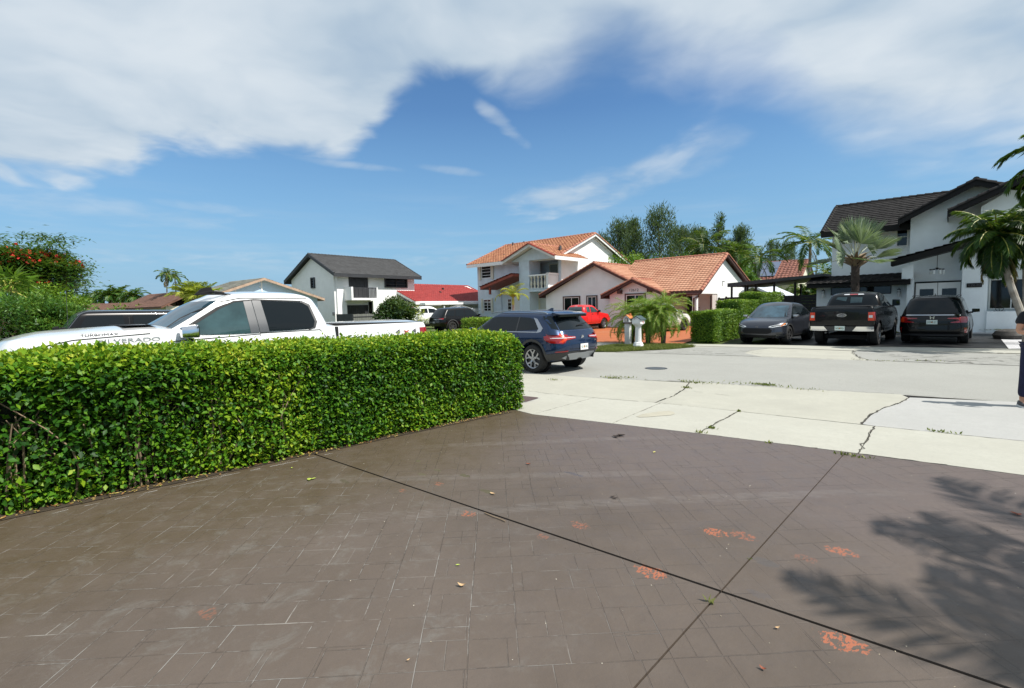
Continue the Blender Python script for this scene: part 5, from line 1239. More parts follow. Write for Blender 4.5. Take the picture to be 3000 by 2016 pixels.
# --- white pickup behind the hedge ----------------------------------------------
C = dict(L=5.88, W=2.06, paint='white_paint', axles=(-1.80, 1.95), wheel=(.41, .28, .62, 's6', 'satin'), gap=.09, z=.03,
    sill=[(-2.94, .62), (-2.5, .50), (-1, .40), (2.2, .42), (2.94, .45)],
    deck=[(-2.94, 1.42), (-1.0, 1.42), (-.93, 1.40), (.6, 1.36), (1.0, 1.40), (1.25, 1.49), (1.9, 1.475), (2.5, 1.44), (2.80, 1.39), (2.94, 1.30)],
    rear=[(0, -2.90), (.2, -2.94), (.9, -2.94), (1, -2.92)], front=[(0, 2.86), (.3, 2.94), (.7, 2.93), (.9, 2.89), (1, 2.80)],
    width=[(0, .93), (.15, .98), (.35, 1.0), (.6, .99), (.85, .975), (.95, .955), (1, .93)], corner=dict(rcx=.14, rcy=.12, bowr=.03, bowf=.16, rcxf=.45, rcyf=.35), crown=.055,
    cab=dict(base=[(-1.1, 1.38), (1.3, 1.30)], roof=[(-1.05, 1.90), (-.6, 1.955), (.0, 1.97), (.6, 1.93), (1.4, 1.84)],
             rear=[(0, -1.04), (.4, -.98), (.75, -.90), (.93, -.84), (1, -.74)], front=[(0, 1.72), (.3, 1.42), (.6, 1.10), (.85, .84), (1, .58)],
             width=[(0, .955), (.2, .935), (.5, .87), (.8, .80), (.92, .755), (1, .66)], corner=dict(rcx=.20, rcy=.2, bowr=.03, bowf=.26)),
    panels=[
        ('side_window', 'cab', 'B', [(1.20, 1.40), (1.02, 1.50), (.62, 1.74), (.40, 1.83), (.33, 1.85), (.27, 1.85), (.24, 1.375)], 'glass_teal', .012, .01),
        ('side_window', 'cab', 'B', [(-.02, 1.39), (.03, 1.855), (-.58, 1.825), (-.68, 1.76), (-.735, 1.52), (-.70, 1.43), (-.62, 1.40)], 'glass_dark', .014, .012),
        ('door_pillar', 'cab', 'B', [(.24, 1.38), (.27, 1.86), (.16, 1.86), (.12, 1.38)], 'pillar_grey', .016, .012), ('door_pillar', 'cab', 'B', [(.11, 1.38), (.15, 1.86), (.03, 1.86), (-.02, 1.385)], 'pillar_grey', .016, .012),
        ('window_surround', 'cab', 'B', [(-.62, 1.38), (-.73, 1.41), (-.775, 1.51), (-.71, 1.79), (-.59, 1.85), (-.58, 1.825), (-.68, 1.76), (-.735, 1.52), (-.70, 1.43), (-.62, 1.40)], 'trim', .011, .006),
        ('window_surround', 'cab', 'B', [(1.24, 1.375), (1.04, 1.51), (.63, 1.765), (.40, 1.855), (.12, 1.88), (-.58, 1.85), (-.58, 1.835), (.12, 1.86), (.39, 1.835), (.60, 1.74), (1.0, 1.49), (1.17, 1.39)], 'seam', .016, .01),
        ('windscreen', 'cab', 'F', [(-.86, 1.36), (-.72, 1.86), (.72, 1.86), (.86, 1.36)], 'glass_blue', .006),
        ('rear_window', 'cab', 'R', [(-.70, 1.46), (-.64, 1.84), (.64, 1.84), (.70, 1.46)], 'glass_dark', .006),
        ('rear_light', 'body', 'B', [(-2.88, .98), (-2.88, 1.33), (-2.72, 1.33), (-2.74, .98)], 'red_lens', .012, .02),
        ('rear_light', 'body', 'R', [(-1.0, .98), (-1.0, 1.33), (-.82, 1.33), (-.82, .98)], 'red_lens', .02, .02), ('rear_light', 'body', 'R', [(1.0, .98), (1.0, 1.33), (.82, 1.33), (.82, .98)], 'red_lens', .02, .02),
        ('headlight', 'body', 'F', [(-.98, .9), (-.96, 1.08), (-.55, 1.06), (-.55, .92)], 'clear_lens', .01), ('headlight', 'body', 'F', [(.98, .9), (.96, 1.08), (.55, 1.06), (.55, .92)], 'clear_lens', .01),
        ('grille', 'body', 'F', [(-.55, .6), (-.52, 1.06), (.52, 1.06), (.55, .6)], 'black_matte', .02, .03), ('bumper', 'body', 'R', [(-.98, .55), (-.98, .78), (.98, .78), (.98, .55)], 'chrome', .05, .06)],
    seams=[('body', 'B', [(1.22, .5), (1.26, 1.32), (.115, 1.36), (.115, .5)]), ('body', 'B', [(.115, .5), (.115, 1.37), (-.80, 1.38), (-1.1, .9)], False), ('cab', 'B', [(1.42, 1.36), (1.05, 1.62), (.62, 1.83), (.30, 1.895), (-.8, 1.89)], False), ('body', 'B', [(1.45, 1.44), (2.2, 1.40), (2.80, 1.27)], False)],
    mirror=(.96, 1.32, (.19, .24, .22), 'chrome'))
TY = 2.78
trk, bd, cb = vehicle('pickup_truck', 'large white crew-cab pickup standing behind the clipped hedge', 'truck', -8.72, TY, R(-90), C)
b = MB(); b.box(-2.80, -1.10, -.90, .90, 1.43, 1.465)
b.v = [(x, y, z - (.03 if x < -2 else 0)) for x, y, z in b.v]; b.build('bed_cover', M['black_matte'], trk, bevel=.02)
b = MB(); b.box(-1.085, -1.055, -1.025, 1.025, .6, 1.415); b.build('bed_gap', M['seam'], trk)
b = MB()
b.tube([(.42, .48, 1.975), (.60, .47, 2.00), (.78, .46, 1.955)], .018, 6); b.add([(.55, .45, 1.98), (.80, .45, 1.945), (.58, .45, 2.07), (.70, .45, 2.05), (.55, .40, 1.98), (.80, .40, 1.945), (.58, .40, 2.07), (.70, .40, 2.05)], [(0, 1, 3, 2), (6, 7, 5, 4), (0, 4, 5, 1), (1, 5, 7, 3), (3, 7, 6, 2), (2, 6, 4, 0)])
b.box(.30, .80, .50, .53, 1.95, 1.972)
b.build('antenna_fin', M['black_matte'], trk)
b = MB(); b.box(.82, 1.0, 1.06, 1.30, 1.38, 1.58) if False else None
def side_text(txt, size, x, z, w_, m_, sd=1, parent=None, body_=None, off=.008, nm='lettering'):
    y = body_.pt('L', x, z, off)[1]
    return text_part(txt, size, M[m_], parent, (x, y * sd, z), (-1 if sd > 0 else 1, 0, 0), (0, 0, 1), nm, .002, width=w_)
side_text('SILVERADO', .075, 1.66, 1.365, .62, 'ink_faint', 1, trk, bd, off=.004)
side_text('TURBOMAX', .05, 1.95, 1.45, .36, 'ink_grey', 1, trk, bd, off=.004)
side_text('4', .11, -2.24, 1.27, .10, 'ink_grey', 1, trk, bd); side_text('x', .12, -2.42, 1.27, .13, 'ink_red', 1, trk, bd); side_text('4', .11, -2.59, 1.27, .10, 'ink_grey', 1, trk, bd)
b = MB(); b.add([(1.32, -.75, 1.545), (1.32, .75, 1.545), (1.68, .7, 1.545), (1.68, -.7, 1.545)], [(0, 1, 2, 3)]); b.build('cowl', M['black_matte'], trk)
# --- small grey crossover facing the street --------------------------------------
def mirrorpts(P): return [(-a, z) for a, z in P]
C = dict(L=4.55, W=1.84, paint='grey_paint', axles=(-1.36, 1.30), wheel=(.345, .235, .68, 'y5', 'trim'), gap=.06,
    sill=[(-2.28, .40), (-1, .24), (1.6, .24), (2.27, .27)],
    deck=[(-2.28, 1.05), (-1.8, 1.10), (-1, 1.06), (0, 1.0), (.8, .99), (1.1, 1.0), (1.7, .93), (2.1, .86), (2.27, .74)],
    rear=[(0, -2.15), (.3, -2.27), (.7, -2.26), (1, -2.12)], front=[(0, 2.18), (.25, 2.27), (.6, 2.27), (.85, 2.20), (1, 2.02)],
    width=[(0, .90), (.12, .965), (.3, 1.0), (.6, .985), (.85, .975), (1, .91)], corner=dict(rcx=.5, rcy=.4, bowr=.12, bowf=.16, rcxf=.6, rcyf=.45), crown=.05,
    cab=dict(base=[(-2.0, 1.0), (1.3, .95)], roof=[(-2.1, 1.35), (-1.6, 1.50), (-.8, 1.585), (0, 1.60), (.8, 1.57), (1.2, 1.5)],
             rear=[(0, -2.05), (.5, -1.75), (.8, -1.40), (1, -1.15)], front=[(0, 1.42), (.5, .92), (.85, .55), (1, .30)],
             width=[(0, .86), (.2, .82), (.5, .745), (.8, .67), (.92, .62), (1, .54)], corner=dict(rcx=.28, rcy=.2, bowr=.14, bowf=.26)),
    panels=[('windscreen', 'cab', 'F', [(-.70, 1.04), (-.57, 1.50), (.57, 1.50), (.70, 1.04)], 'glass_blue', .006),
        ('side_window', 'cab', 'B', [(1.10, 1.06), (.60, 1.38), (.15, 1.46), (-.25, 1.46), (-.28, 1.07)], 'glass_dark', .006), ('side_window', 'cab', 'B', [(-.34, 1.07), (-.31, 1.46), (-.9, 1.42), (-1.35, 1.28), (-1.55, 1.14)], 'glass_dark', .006),
        ('headlight', 'body', 'F', [(-.90, .74), (-.92, .83), (-.45, .72), (-.42, .68), (-.55, .66)], 'clear_lens', .012, .02), ('headlight', 'body', 'F', mirrorpts([(-.90, .74), (-.92, .83), (-.45, .72), (-.42, .68), (-.55, .66)]), 'clear_lens', .012, .02),
        ('light_inner', 'body', 'F', [(-.84, .755), (-.86, .80), (-.52, .72), (-.52, .69)], 'trim', .016), ('light_inner', 'body', 'F', mirrorpts([(-.84, .755), (-.86, .80), (-.52, .72), (-.52, .69)]), 'trim', .016),
        ('headlight', 'body', 'B', [(2.0, .76), (1.72, .84), (1.74, .80), (2.0, .70)], 'amber', .008),
        ('grille', 'body', 'F', [(-.52, .46), (-.56, .56), (-.46, .64), (.46, .64), (.56, .56), (.52, .46), (.40, .42), (-.40, .42)], 'black_matte', .014, .02),
        ('lower_grille', 'body', 'F', [(-.62, .27), (-.66, .35), (.66, .35), (.62, .27)], 'seam', .012, .01), ('lower_trim', 'body', 'F', [(-.86, .30), (-.88, .36), (-.68, .365), (-.66, .35)], 'satin', .016), ('lower_trim', 'body', 'F', mirrorpts([(-.86, .30), (-.88, .36), (-.68, .365), (-.66, .35)]), 'satin', .016),
        ('fog_recess', 'body', 'F', [(-.86, .40), (-.82, .50), (-.66, .46), (-.70, .38)], 'trim', .008), ('fog_recess', 'body', 'F', mirrorpts([(-.86, .40), (-.82, .50), (-.66, .46), (-.70, .38)]), 'trim', .008),
        ('arch_cladding', 'body', 'B', arc_poly(-1.36, .352, .402, .45, -5, 185), 'trim', .010, .012), ('arch_cladding', 'body', 'B', arc_poly(1.30, .352, .402, .45, -5, 185), 'trim', .010, .012),
        ('sill_cladding', 'body', 'B', [(.9, .24), (-.95, .24), (-.95, .33), (.9, .33)], 'trim', .010, .01), ('rear_light', 'body', 'R', [(-.85, .9), (-.85, .99), (.85, .99), (.85, .9)], 'red_lens', .01, .01)],
    seams=[('body', 'B', [(.90, .36), (.98, .98), (-.30, 1.0), (-.32, .36)]), ('body', 'B', [(-.32, .36), (-.30, 1.0), (-1.1, 1.04), (-.95, .6), (-.9, .36)])],
    mirror=(.82, 1.0, (.12, .22, .14), 'satin'))
hrv, bd, cb = vehicle('crossover', 'small dark grey crossover facing the street beside the stepped hedge', 'car', -6.38, 22.98, R(-90 - 3), C)
x = bd.pt('F', 0, .70, .012)[0]; h_badge(hrv, x, 0, .70, 1, .05)
text_part('', .01, M['chrome'], hrv, (0, 0, 0), (1, 0, 0), (0, 0, 1)) if False else None

# --- black pickup --------------------------------------------------------------
C = dict(L=5.9, W=2.03, paint='black_paint', axles=(-1.82, 1.93), wheel=(.41, .28, .62, 's6', 'satin'), gap=.09,
    sill=[(-2.95, .66), (-2.5, .55), (-1, .42), (2.95, .45)],
    deck=[(-2.95, 1.41), (-1.0, 1.43), (.8, 1.40), (1.3, 1.40), (2.2, 1.34), (2.95, 1.12)],
    rear=[(0, -2.92), (.2, -2.95), (.9, -2.95), (1, -2.92)], front=[(0, 2.88), (.5, 2.95), (1, 2.75)],
    width=[(0, .95), (.2, .985), (.4, 1.0), (.7, .985), (.9, .96), (1, .925)], corner=dict(rcx=.10, rcy=.10, bowr=.03, bowf=.16, rcxf=.4, rcyf=.35), crown=.02,
    cab=dict(base=[(-1.1, 1.36), (1.3, 1.34)], roof=[(-1.05, 1.88), (-.6, 1.925), (.2, 1.94), (1.4, 1.82)],
             rear=[(0, -1.02), (.5, -.95), (.85, -.84), (1, -.70)], front=[(0, 1.72), (.5, 1.15), (.85, .78), (1, .50)],
             width=[(0, .93), (.2, .90), (.5, .84), (.8, .77), (.92, .73), (1, .64)], corner=dict(rcx=.2, rcy=.2, bowr=.03, bowf=.26)),
    panels=[('rear_window', 'cab', 'R', [(-.82, 1.44), (-.70, 1.84), (.70, 1.84), (.82, 1.44)], 'glass_dark', .006), ('rear_window_patch', 'cab', 'R', [(-.30, 1.56), (-.30, 1.76), (.08, 1.78), (.08, 1.55)], 'glass_teal', .009), ('rear_window_patch', 'cab', 'R', [(.58, 1.70), (.52, 1.78), (.20, 1.78), (.22, 1.62)][::-1], 'glass_teal', .009),  # two paler teal patches laid over the dark rear pane
        ('side_window', 'cab', 'B', [(1.2, 1.42), (.62, 1.76), (.1, 1.84), (-.05, 1.84), (-.07, 1.40)], 'glass_dark', .008), ('side_window', 'cab', 'B', [(-.17, 1.41), (-.14, 1.85), (-.72, 1.82), (-.82, 1.46)], 'glass_dark', .008),
        ('windscreen', 'cab', 'F', [(-.82, 1.40), (-.68, 1.84), (.68, 1.84), (.82, 1.40)], 'glass_dark', .006),
        ('brake_light', 'cab', 'R', [(-.13, 1.868), (-.13, 1.905), (.13, 1.905), (.13, 1.868)], 'red_lens', .03, .03), ('cargo_light', 'cab', 'R', [(-.34, 1.868), (-.30, 1.90), (-.14, 1.905), (-.14, 1.868)], 'clear_lens', .025, .03), ('cargo_light', 'cab', 'R', [(.34, 1.868), (.30, 1.90), (.14, 1.905), (.14, 1.868)], 'clear_lens', .025, .03),
        ('rear_light', 'body', 'R', [(-.99, .93), (-.99, 1.23), (-.82, 1.23), (-.82, .93)], 'bright_red_lens', .02, .03), ('rear_light', 'body', 'R', [(.99, .93), (.99, 1.23), (.82, 1.23), (.82, .93)], 'bright_red_lens', .02, .03),
        ('reverse_light', 'body', 'R', [(-.95, 1.03), (-.95, 1.12), (-.84, 1.12), (-.84, 1.03)], 'clear_lens', .025), ('reverse_light', 'body', 'R', [(.95, 1.03), (.95, 1.12), (.84, 1.12), (.84, 1.03)], 'clear_lens', .025),
        ('bumper', 'body', 'R', [(-1.0, .56), (-1.0, .72), (-.50, .72), (-.38, .56), (-.6, .55)], 'chrome', .14, .13), ('bumper', 'body', 'R', [(1.0, .56), (1.0, .72), (.50, .72), (.38, .56), (.6, .55)], 'chrome', .14, .13),
        ('bumper_step', 'body', 'R', [(-.49, .72), (.49, .72), (.37, .55), (-.37, .55)], 'trim', .12, .12), ('bed_interior', 'body', 'R', [(-.8, 1.36), (-.8, 1.39), (.8, 1.39), (.8, 1.36)], 'trim', .012),
        ('sill_cladding', 'body', 'B', [(1.2, .42), (-1.1, .42), (-1.1, .50), (1.2, .50)], 'chrome', .010, .01), ('rear_light', 'body', 'B', [(-2.9, .93), (-2.9, 1.23), (-2.82, 1.23), (-2.82, .93)], 'red_lens', .012, .02)],
    seams=[('body', 'R', [(-.80, .80), (-.80, 1.38), (.80, 1.38), (.80, .80)]), ('body', 'B', [(1.22, .5), (1.26, 1.36), (-.13, 1.38), (-.13, .5)]), ('body', 'B', [(-.13, .5), (-.13, 1.38), (-.95, 1.40), (-1.2, .9)], False)],
    mirror=(1.02, 1.36, (.14, .26, .30), 'black_paint'))
f150, bd, cb = vehicle('pickup_truck', 'black crew-cab pickup parked nose-in on the black driveway, chrome bumper to the street', 'truck', -3.73, 24.15, R(90 - 1), C)
b = MB(); b.box(-2.85, -1.06, -.86, .86, 1.40, 1.45); b.build('bed_cover', M['black_matte'], f150, bevel=.015)
x = bd.pt('R', 0, 1.13, .0)[0]; o = oval_badge(f150, x, -.03, 1.12, -1, .155, .062, 'chrome', 'oval_badge', 'ink_grey')
text_part('Ford', .075, M['chrome'], o, (x - .012, -.03, 1.12), (0, -1, 0), (0, 0, 1), 'badge_lettering', .002, width=.17)
plate(f150, bd, .655, 'R', 'NGE M51', up=0)
for ch in list(bpy.data.objects):
    if ch.parent == f150 and ch.name.startswith('licence_plate'): ch.location.x = -.125
b = MB(); b.tube([(-2.6, .45, .50), (-2.92, .47, .48)], .035, 10); b.build('exhaust', M['pillar_grey'], f150)

# --- black van-like family car -------------------------------------------------
C = dict(L=4.95, W=1.95, paint='black_paint', axles=(-1.40, 1.45), wheel=(.37, .25, .68, 'y5', 'satin'), gap=.06,
    sill=[(-2.48, .34), (-1, .26), (2.48, .30)],
    deck=[(-2.48, 1.10), (-1.5, 1.10), (0, 1.04), (1.2, 1.02), (2.0, .94), (2.48, .78)],
    rear=[(0, -2.42), (.12, -2.48), (.4, -2.475), (.75, -2.46), (1, -2.36)], front=[(0, 2.38), (.4, 2.48), (1, 2.2)],
    width=[(0, .92), (.12, .97), (.35, 1.0), (.6, .985), (.85, .965), (1, .92)], corner=dict(rcx=.45, rcy=.34, bowr=.10, bowf=.16), crown=.04,
    cab=dict(base=[(-2.4, 1.02), (1.3, .98)], roof=[(-2.3, 1.64), (-1.9, 1.69), (-.8, 1.73), (.2, 1.72), (1.2, 1.62)],
             rear=[(0, -2.38), (.4, -2.28), (.8, -2.14), (1, -2.04)], front=[(0, 1.5), (.5, 1.0), (.85, .65), (1, .40)],
             width=[(0, .90), (.2, .875), (.5, .805), (.8, .735), (.92, .69), (1, .60)], corner=dict(rcx=.28, rcy=.2, bowr=.10, bowf=.26)),
    panels=[('rear_window', 'cab', 'R', [(-.80, 1.13), (-.70, 1.58), (.70, 1.58), (.80, 1.13)], 'glass_dark', .007),
        ('side_window', 'cab', 'B', [(1.2, 1.08), (.6, 1.44), (.1, 1.54), (-.4, 1.55), (-.42, 1.08)], 'glass_dark', .007), ('side_window', 'cab', 'B', [(-.5, 1.08), (-.48, 1.55), (-1.3, 1.54), (-1.32, 1.10)], 'glass_dark', .007), ('side_window', 'cab', 'B', [(-1.4, 1.10), (-1.38, 1.54), (-1.85, 1.50), (-2.0, 1.14)], 'glass_dark', .007),
        ('windscreen', 'cab', 'F', [(-.72, 1.06), (-.60, 1.60), (.60, 1.60), (.72, 1.06)], 'glass_dark', .006),
        ('chrome_strip', 'body', 'R', [(-.86, 1.045), (-.86, 1.065), (.86, 1.065), (.86, 1.045)], 'chrome', .02, .02),
        ('rear_light', 'body', 'R', [(-.93, .78), (-.93, .99), (-.78, 1.0), (-.72, .96), (-.42, .95), (-.42, .92), (-.70, .90), (-.74, .86), (-.50, .80), (-.52, .775), (-.76, .78)], 'red_lens', .02, .03), ('rear_light', 'body', 'R', mirrorpts([(-.93, .78), (-.93, .99), (-.78, 1.0), (-.72, .96), (-.42, .95), (-.42, .92), (-.70, .90), (-.74, .86), (-.50, .80), (-.52, .775), (-.76, .78)]), 'red_lens', .02, .03),
        ('light_glow', 'body', 'R', [(.92, .80), (.92, .97), (.80, .98), (.80, .80)], 'bright_red_lens', .026), ('reflector', 'body', 'R', [(-.94, .42), (-.93, .60), (-.86, .60), (-.88, .42)], 'red_lens', .012), ('reflector', 'body', 'R', mirrorpts([(-.94, .42), (-.93, .60), (-.86, .60), (-.88, .42)]), 'red_lens', .012),
        ('rear_light', 'body', 'B', [(-2.3, .80), (-2.3, .98), (-2.0, 1.0), (-2.06, .86)], 'red_lens', .012, .02), ('lower_cladding', 'body', 'R', [(-.86, .30), (-.88, .38), (.88, .38), (.86, .30)], 'trim', .01)],
    seams=[('body', 'R', [(-.66, 1.09), (-.70, .70), (-.62, .56), (.62, .56), (.70, .70), (.66, 1.09)], False), ('body', 'B', [(1.1, .36), (1.15, 1.0), (-.44, 1.03), (-.44, .36)])],
    mirror=(.98, 1.04, (.12, .24, .18), 'black_paint'))
van, bd, cb = vehicle('estate_car', 'black family car parked nose-in before the double door, chrome strip above its plate', 'car', -1.33, 25.85, R(90 - 1), C)
x = bd.pt('R', 0, .96, .006)[0]; h_badge(van, x, 0, .955, -1, .07); plate(van, bd, .80, 'R', 'JVWD 27')
b = MB(); b.add([(-1.6, -.02, 1.765), (-1.6, .02, 1.765), (-1.3, 0, 1.765), (-1.62, 0, 1.84), (-1.52, 0, 1.84)], [(0, 1, 3), (0, 3, 4, 2), (1, 2, 4, 3)]); b.build('antenna_fin', M['black_paint'], van)
for sd in (1, -1): MB().tube(catmull([(-1.9, sd * .60, 1.70), (-1.6, sd * .64, 1.76), (.1, sd * .64, 1.77), (.5, sd * .6, 1.70)], 4), .016, 6).build('roof_rail', M['trim'], van, True)

# --- red pickup on the orange drive ----------------------------------------------
C = dict(L=5.15, W=1.78, paint='red_paint', axles=(-1.62, 1.60), wheel=(.36, .24, .62, 's6', 'satin'), gap=.08,
    sill=[(-2.57, .55), (-1, .40), (2.57, .42)], deck=[(-2.57, 1.22), (-.5, 1.22), (.7, 1.18), (1.3, 1.16), (2.57, .98)],
    rear=[(0, -2.55), (.5, -2.57), (1, -2.55)], front=[(0, 2.5), (.5, 2.57), (1, 2.4)], width=[(0, .94), (.3, 1.0), (.7, .98), (1, .92)], corner=dict(rcx=.08, rcy=.08, bowr=.02, bowf=.14, rcxf=.3, rcyf=.3), crown=.03,
    cab=dict(base=[(-.9, 1.15), (1.3, 1.12)], roof=[(-.8, 1.66), (-.2, 1.71), (.6, 1.70), (1.2, 1.6)], rear=[(0, -.75), (.6, -.68), (1, -.5)], front=[(0, 1.42), (.5, 1.0), (.85, .75), (1, .55)],
             width=[(0, .83), (.3, .80), (.6, .73), (.85, .67), (1, .56)], corner=dict(rcx=.12, rcy=.14, bowr=.02, bowf=.2)),
    panels=[('rear_window', 'cab', 'R', [(-.64, 1.26), (-.58, 1.60), (.58, 1.60), (.64, 1.26)], 'glass_teal', .007), ('side_window', 'cab', 'B', [(.95, 1.22), (.62, 1.50), (.40, 1.58), (.12, 1.60), (.08, 1.20)], 'glass_teal', .008), ('side_window', 'cab', 'B', [(-.02, 1.22), (.02, 1.60), (-.34, 1.58), (-.40, 1.24)], 'glass_teal', .008),
        ('windscreen', 'cab', 'F', [(-.66, 1.18), (-.56, 1.60), (.56, 1.60), (.66, 1.18)], 'glass_dark', .006), ('brake_light', 'cab', 'R', [(-.12, 1.645), (-.12, 1.67), (.12, 1.67), (.12, 1.645)], 'clear_lens', .02, .02), ('rear_light', 'body', 'R', [(-.86, .85), (-.86, 1.15), (-.74, 1.15), (-.74, .85)], 'red_lens', .01), ('rear_light', 'body', 'R', [(.86, .85), (.86, 1.15), (.74, 1.15), (.74, .85)], 'red_lens', .01),
        ('handle', 'body', 'B', [(.16, 1.06), (.16, 1.10), (.30, 1.10), (.30, 1.06)], 'seam', .02, .01), ('fuel_flap', 'body', 'B', [(-.9, .98), (-.9, 1.10), (-.78, 1.10), (-.78, .98)], 'red_paint', .006)],
    seams=[('body', 'B', [(1.0, .5), (1.0, 1.14), (.06, 1.18), (.04, .5)]), ('body', 'B', [(.04, .5), (.06, 1.18), (-.42, 1.2), (-.44, .5)])], mirror=(.85, 1.18, (.12, .20, .18), 'black_matte'))
vehicle('pickup_truck', 'bright red extended-cab pickup on the orange driveway behind the blue car', 'truck', -20.75, 28.7, R(88), C)
b = MB()
# --- black estate far along the street ---------------------------------------------
C = dict(L=4.85, W=1.95, paint='black_paint', axles=(-1.45, 1.45), wheel=(.38, .25, .66, 's6', 'trim'), gap=.08,
    sill=[(-2.42, .45), (-1, .30), (2.42, .35)], deck=[(-2.42, 1.12), (-1, 1.12), (.8, 1.06), (1.2, 1.05), (2.0, 1.0), (2.42, .85)],
    rear=[(0, -2.36), (.3, -2.42), (.8, -2.40), (1, -2.32)], front=[(0, 2.3), (.5, 2.42), (1, 2.2)], width=[(0, .92), (.3, 1.0), (.7, .985), (1, .93)], corner=dict(rcx=.4, rcy=.3, bowr=.08, bowf=.14), crown=.04,
    cab=dict(base=[(-2.3, 1.06), (1.3, 1.0)], roof=[(-2.2, 1.62), (-1.6, 1.70), (-.4, 1.74), (.4, 1.73), (1.2, 1.62)], rear=[(0, -2.3), (.5, -2.12), (1, -1.85)], front=[(0, 1.45), (.5, 1.0), (.85, .70), (1, .45)],
             width=[(0, .90), (.2, .87), (.5, .80), (.8, .73), (.92, .69), (1, .58)], corner=dict(rcx=.25, rcy=.2, bowr=.08, bowf=.22)),
    panels=[('rear_window', 'cab', 'R', [(-.74, 1.16), (-.64, 1.56), (.64, 1.56), (.74, 1.16)], 'glass_dark', .007), ('side_window', 'cab', 'B', [(1.1, 1.12), (.6, 1.48), (.1, 1.58), (-.2, 1.58), (-.22, 1.12)], 'glass_dark', .007), ('side_window', 'cab', 'B', [(-.3, 1.12), (-.28, 1.58), (-1.0, 1.57), (-1.15, 1.14)], 'glass_dark', .007), ('side_window', 'cab', 'B', [(-1.25, 1.14), (-1.15, 1.56), (-1.75, 1.52), (-1.95, 1.2)], 'glass_dark', .007),
        ('rear_light', 'body', 'R', [(-.90, .92), (-.90, 1.02), (-.55, 1.0), (-.55, .96)], 'red_lens', .016), ('rear_light', 'body', 'R', [(.90, .92), (.90, 1.02), (.55, 1.0), (.55, .96)], 'red_lens', .016), ('chrome_strip', 'body', 'R', [(-.85, .935), (-.85, .95), (.85, .95), (.85, .935)], 'chrome', .022), ('arch_cladding', 'body', 'B', arc_poly(-1.45, .388, .46, .53, -5, 185), 'trim', .010, .012)],
    seams=[('body', 'B', [(1.0, .5), (1.05, 1.02), (-.25, 1.08), (-.25, .5)])], mirror=(.9, 1.08, (.12, .22, .18), 'black_paint'))
c_, bd, cb = vehicle('estate_car', 'black sport utility vehicle beyond the hedge with lit-looking red tail lamp and dark plate', 'car', -28.6, 24.2, R(86), C)
plate(c_, bd, .72, 'R', 'LXB 1', 'ink_grey', 'plate_white', False)
# --- white pickup standing behind it ---------------------------------------------
P_ = AT(1245, 950, 43.)
C2 = dict(C); C = dict(L=5.8, W=2.0, paint='white_paint', axles=(-1.8, 1.8), wheel=(.40, .27, .62, 's6', 'satin'), gap=.09, sill=[(-2.9, .6), (2.9, .45)], deck=[(-2.9, 1.35), (1.2, 1.34), (2.9, 1.15)],
    rear=[(0, -2.9), (1, -2.88)], front=[(0, 2.8), (1, 2.6)], width=[(0, .95), (.4, 1.), (1, .93)], corner=dict(rcx=.1, rcy=.1, bowr=.02, bowf=.14, rcxf=.3, rcyf=.3), crown=.02,
    cab=dict(base=[(-1.1, 1.3), (1.3, 1.3)], roof=[(-1.05, 1.86), (0, 1.92), (1.4, 1.8)], rear=[(0, -1.0), (.6, -.92), (1, -.7)], front=[(0, 1.6), (.5, 1.1), (1, .5)], width=[(0, .93), (.5, .84), (.85, .75), (1, .62)], corner=dict(rcx=.15, rcy=.15, bowr=.02, bowf=.2)),
    panels=[('rear_window', 'cab', 'R', [(-.76, 1.40), (-.68, 1.74), (.68, 1.74), (.76, 1.40)], 'glass_dark', .007), ('side_window', 'cab', 'B', [(1.0, 1.38), (.5, 1.7), (-.1, 1.76), (-.1, 1.36)], 'glass_dark', .008), ('side_window', 'cab', 'B', [(-.2, 1.36), (-.2, 1.76), (-.8, 1.74), (-.86, 1.38)], 'glass_dark', .008),
            ('brake_light', 'cab', 'R', [(-.14, 1.80), (-.14, 1.84), (.14, 1.84), (.14, 1.80)], 'red_lens', .02, .02), ('tailgate', 'body', 'R', [(-.86, .75), (-.86, 1.30), (.86, 1.30), (.86, .75)], 'black_paint', .02, .01)])
vehicle('pickup_truck', 'white pickup with black rear window beyond the black sport utility vehicle', 'truck', float(P_[0]), float(P_[1]), R(84), C)
# --- white car behind the feathery palm --------------------------------------------
C = dict(C2); C['paint'] = 'white_paint'; C['panels'] = [p for p in C2['panels'] if 'rear_light' not in p[0]] + [('rear_light', 'body', 'R', [(-.9, .9), (-.9, 1.05), (-.66, 1.05), (-.66, .9)], 'red_lens', .012), ('rear_light', 'body', 'R', [(.9, .9), (.9, 1.05), (.66, 1.05), (.66, .9)], 'red_lens', .012)]
C['mirror'] = (.9, 1.08, (.12, .22, .18), 'white_paint'); C['cab'] = dict(C2['cab'])
vehicle('estate_car', 'white car on the orange driveway, screened by the feathery palm', 'car', -14.6, 28.2, R(82), C)
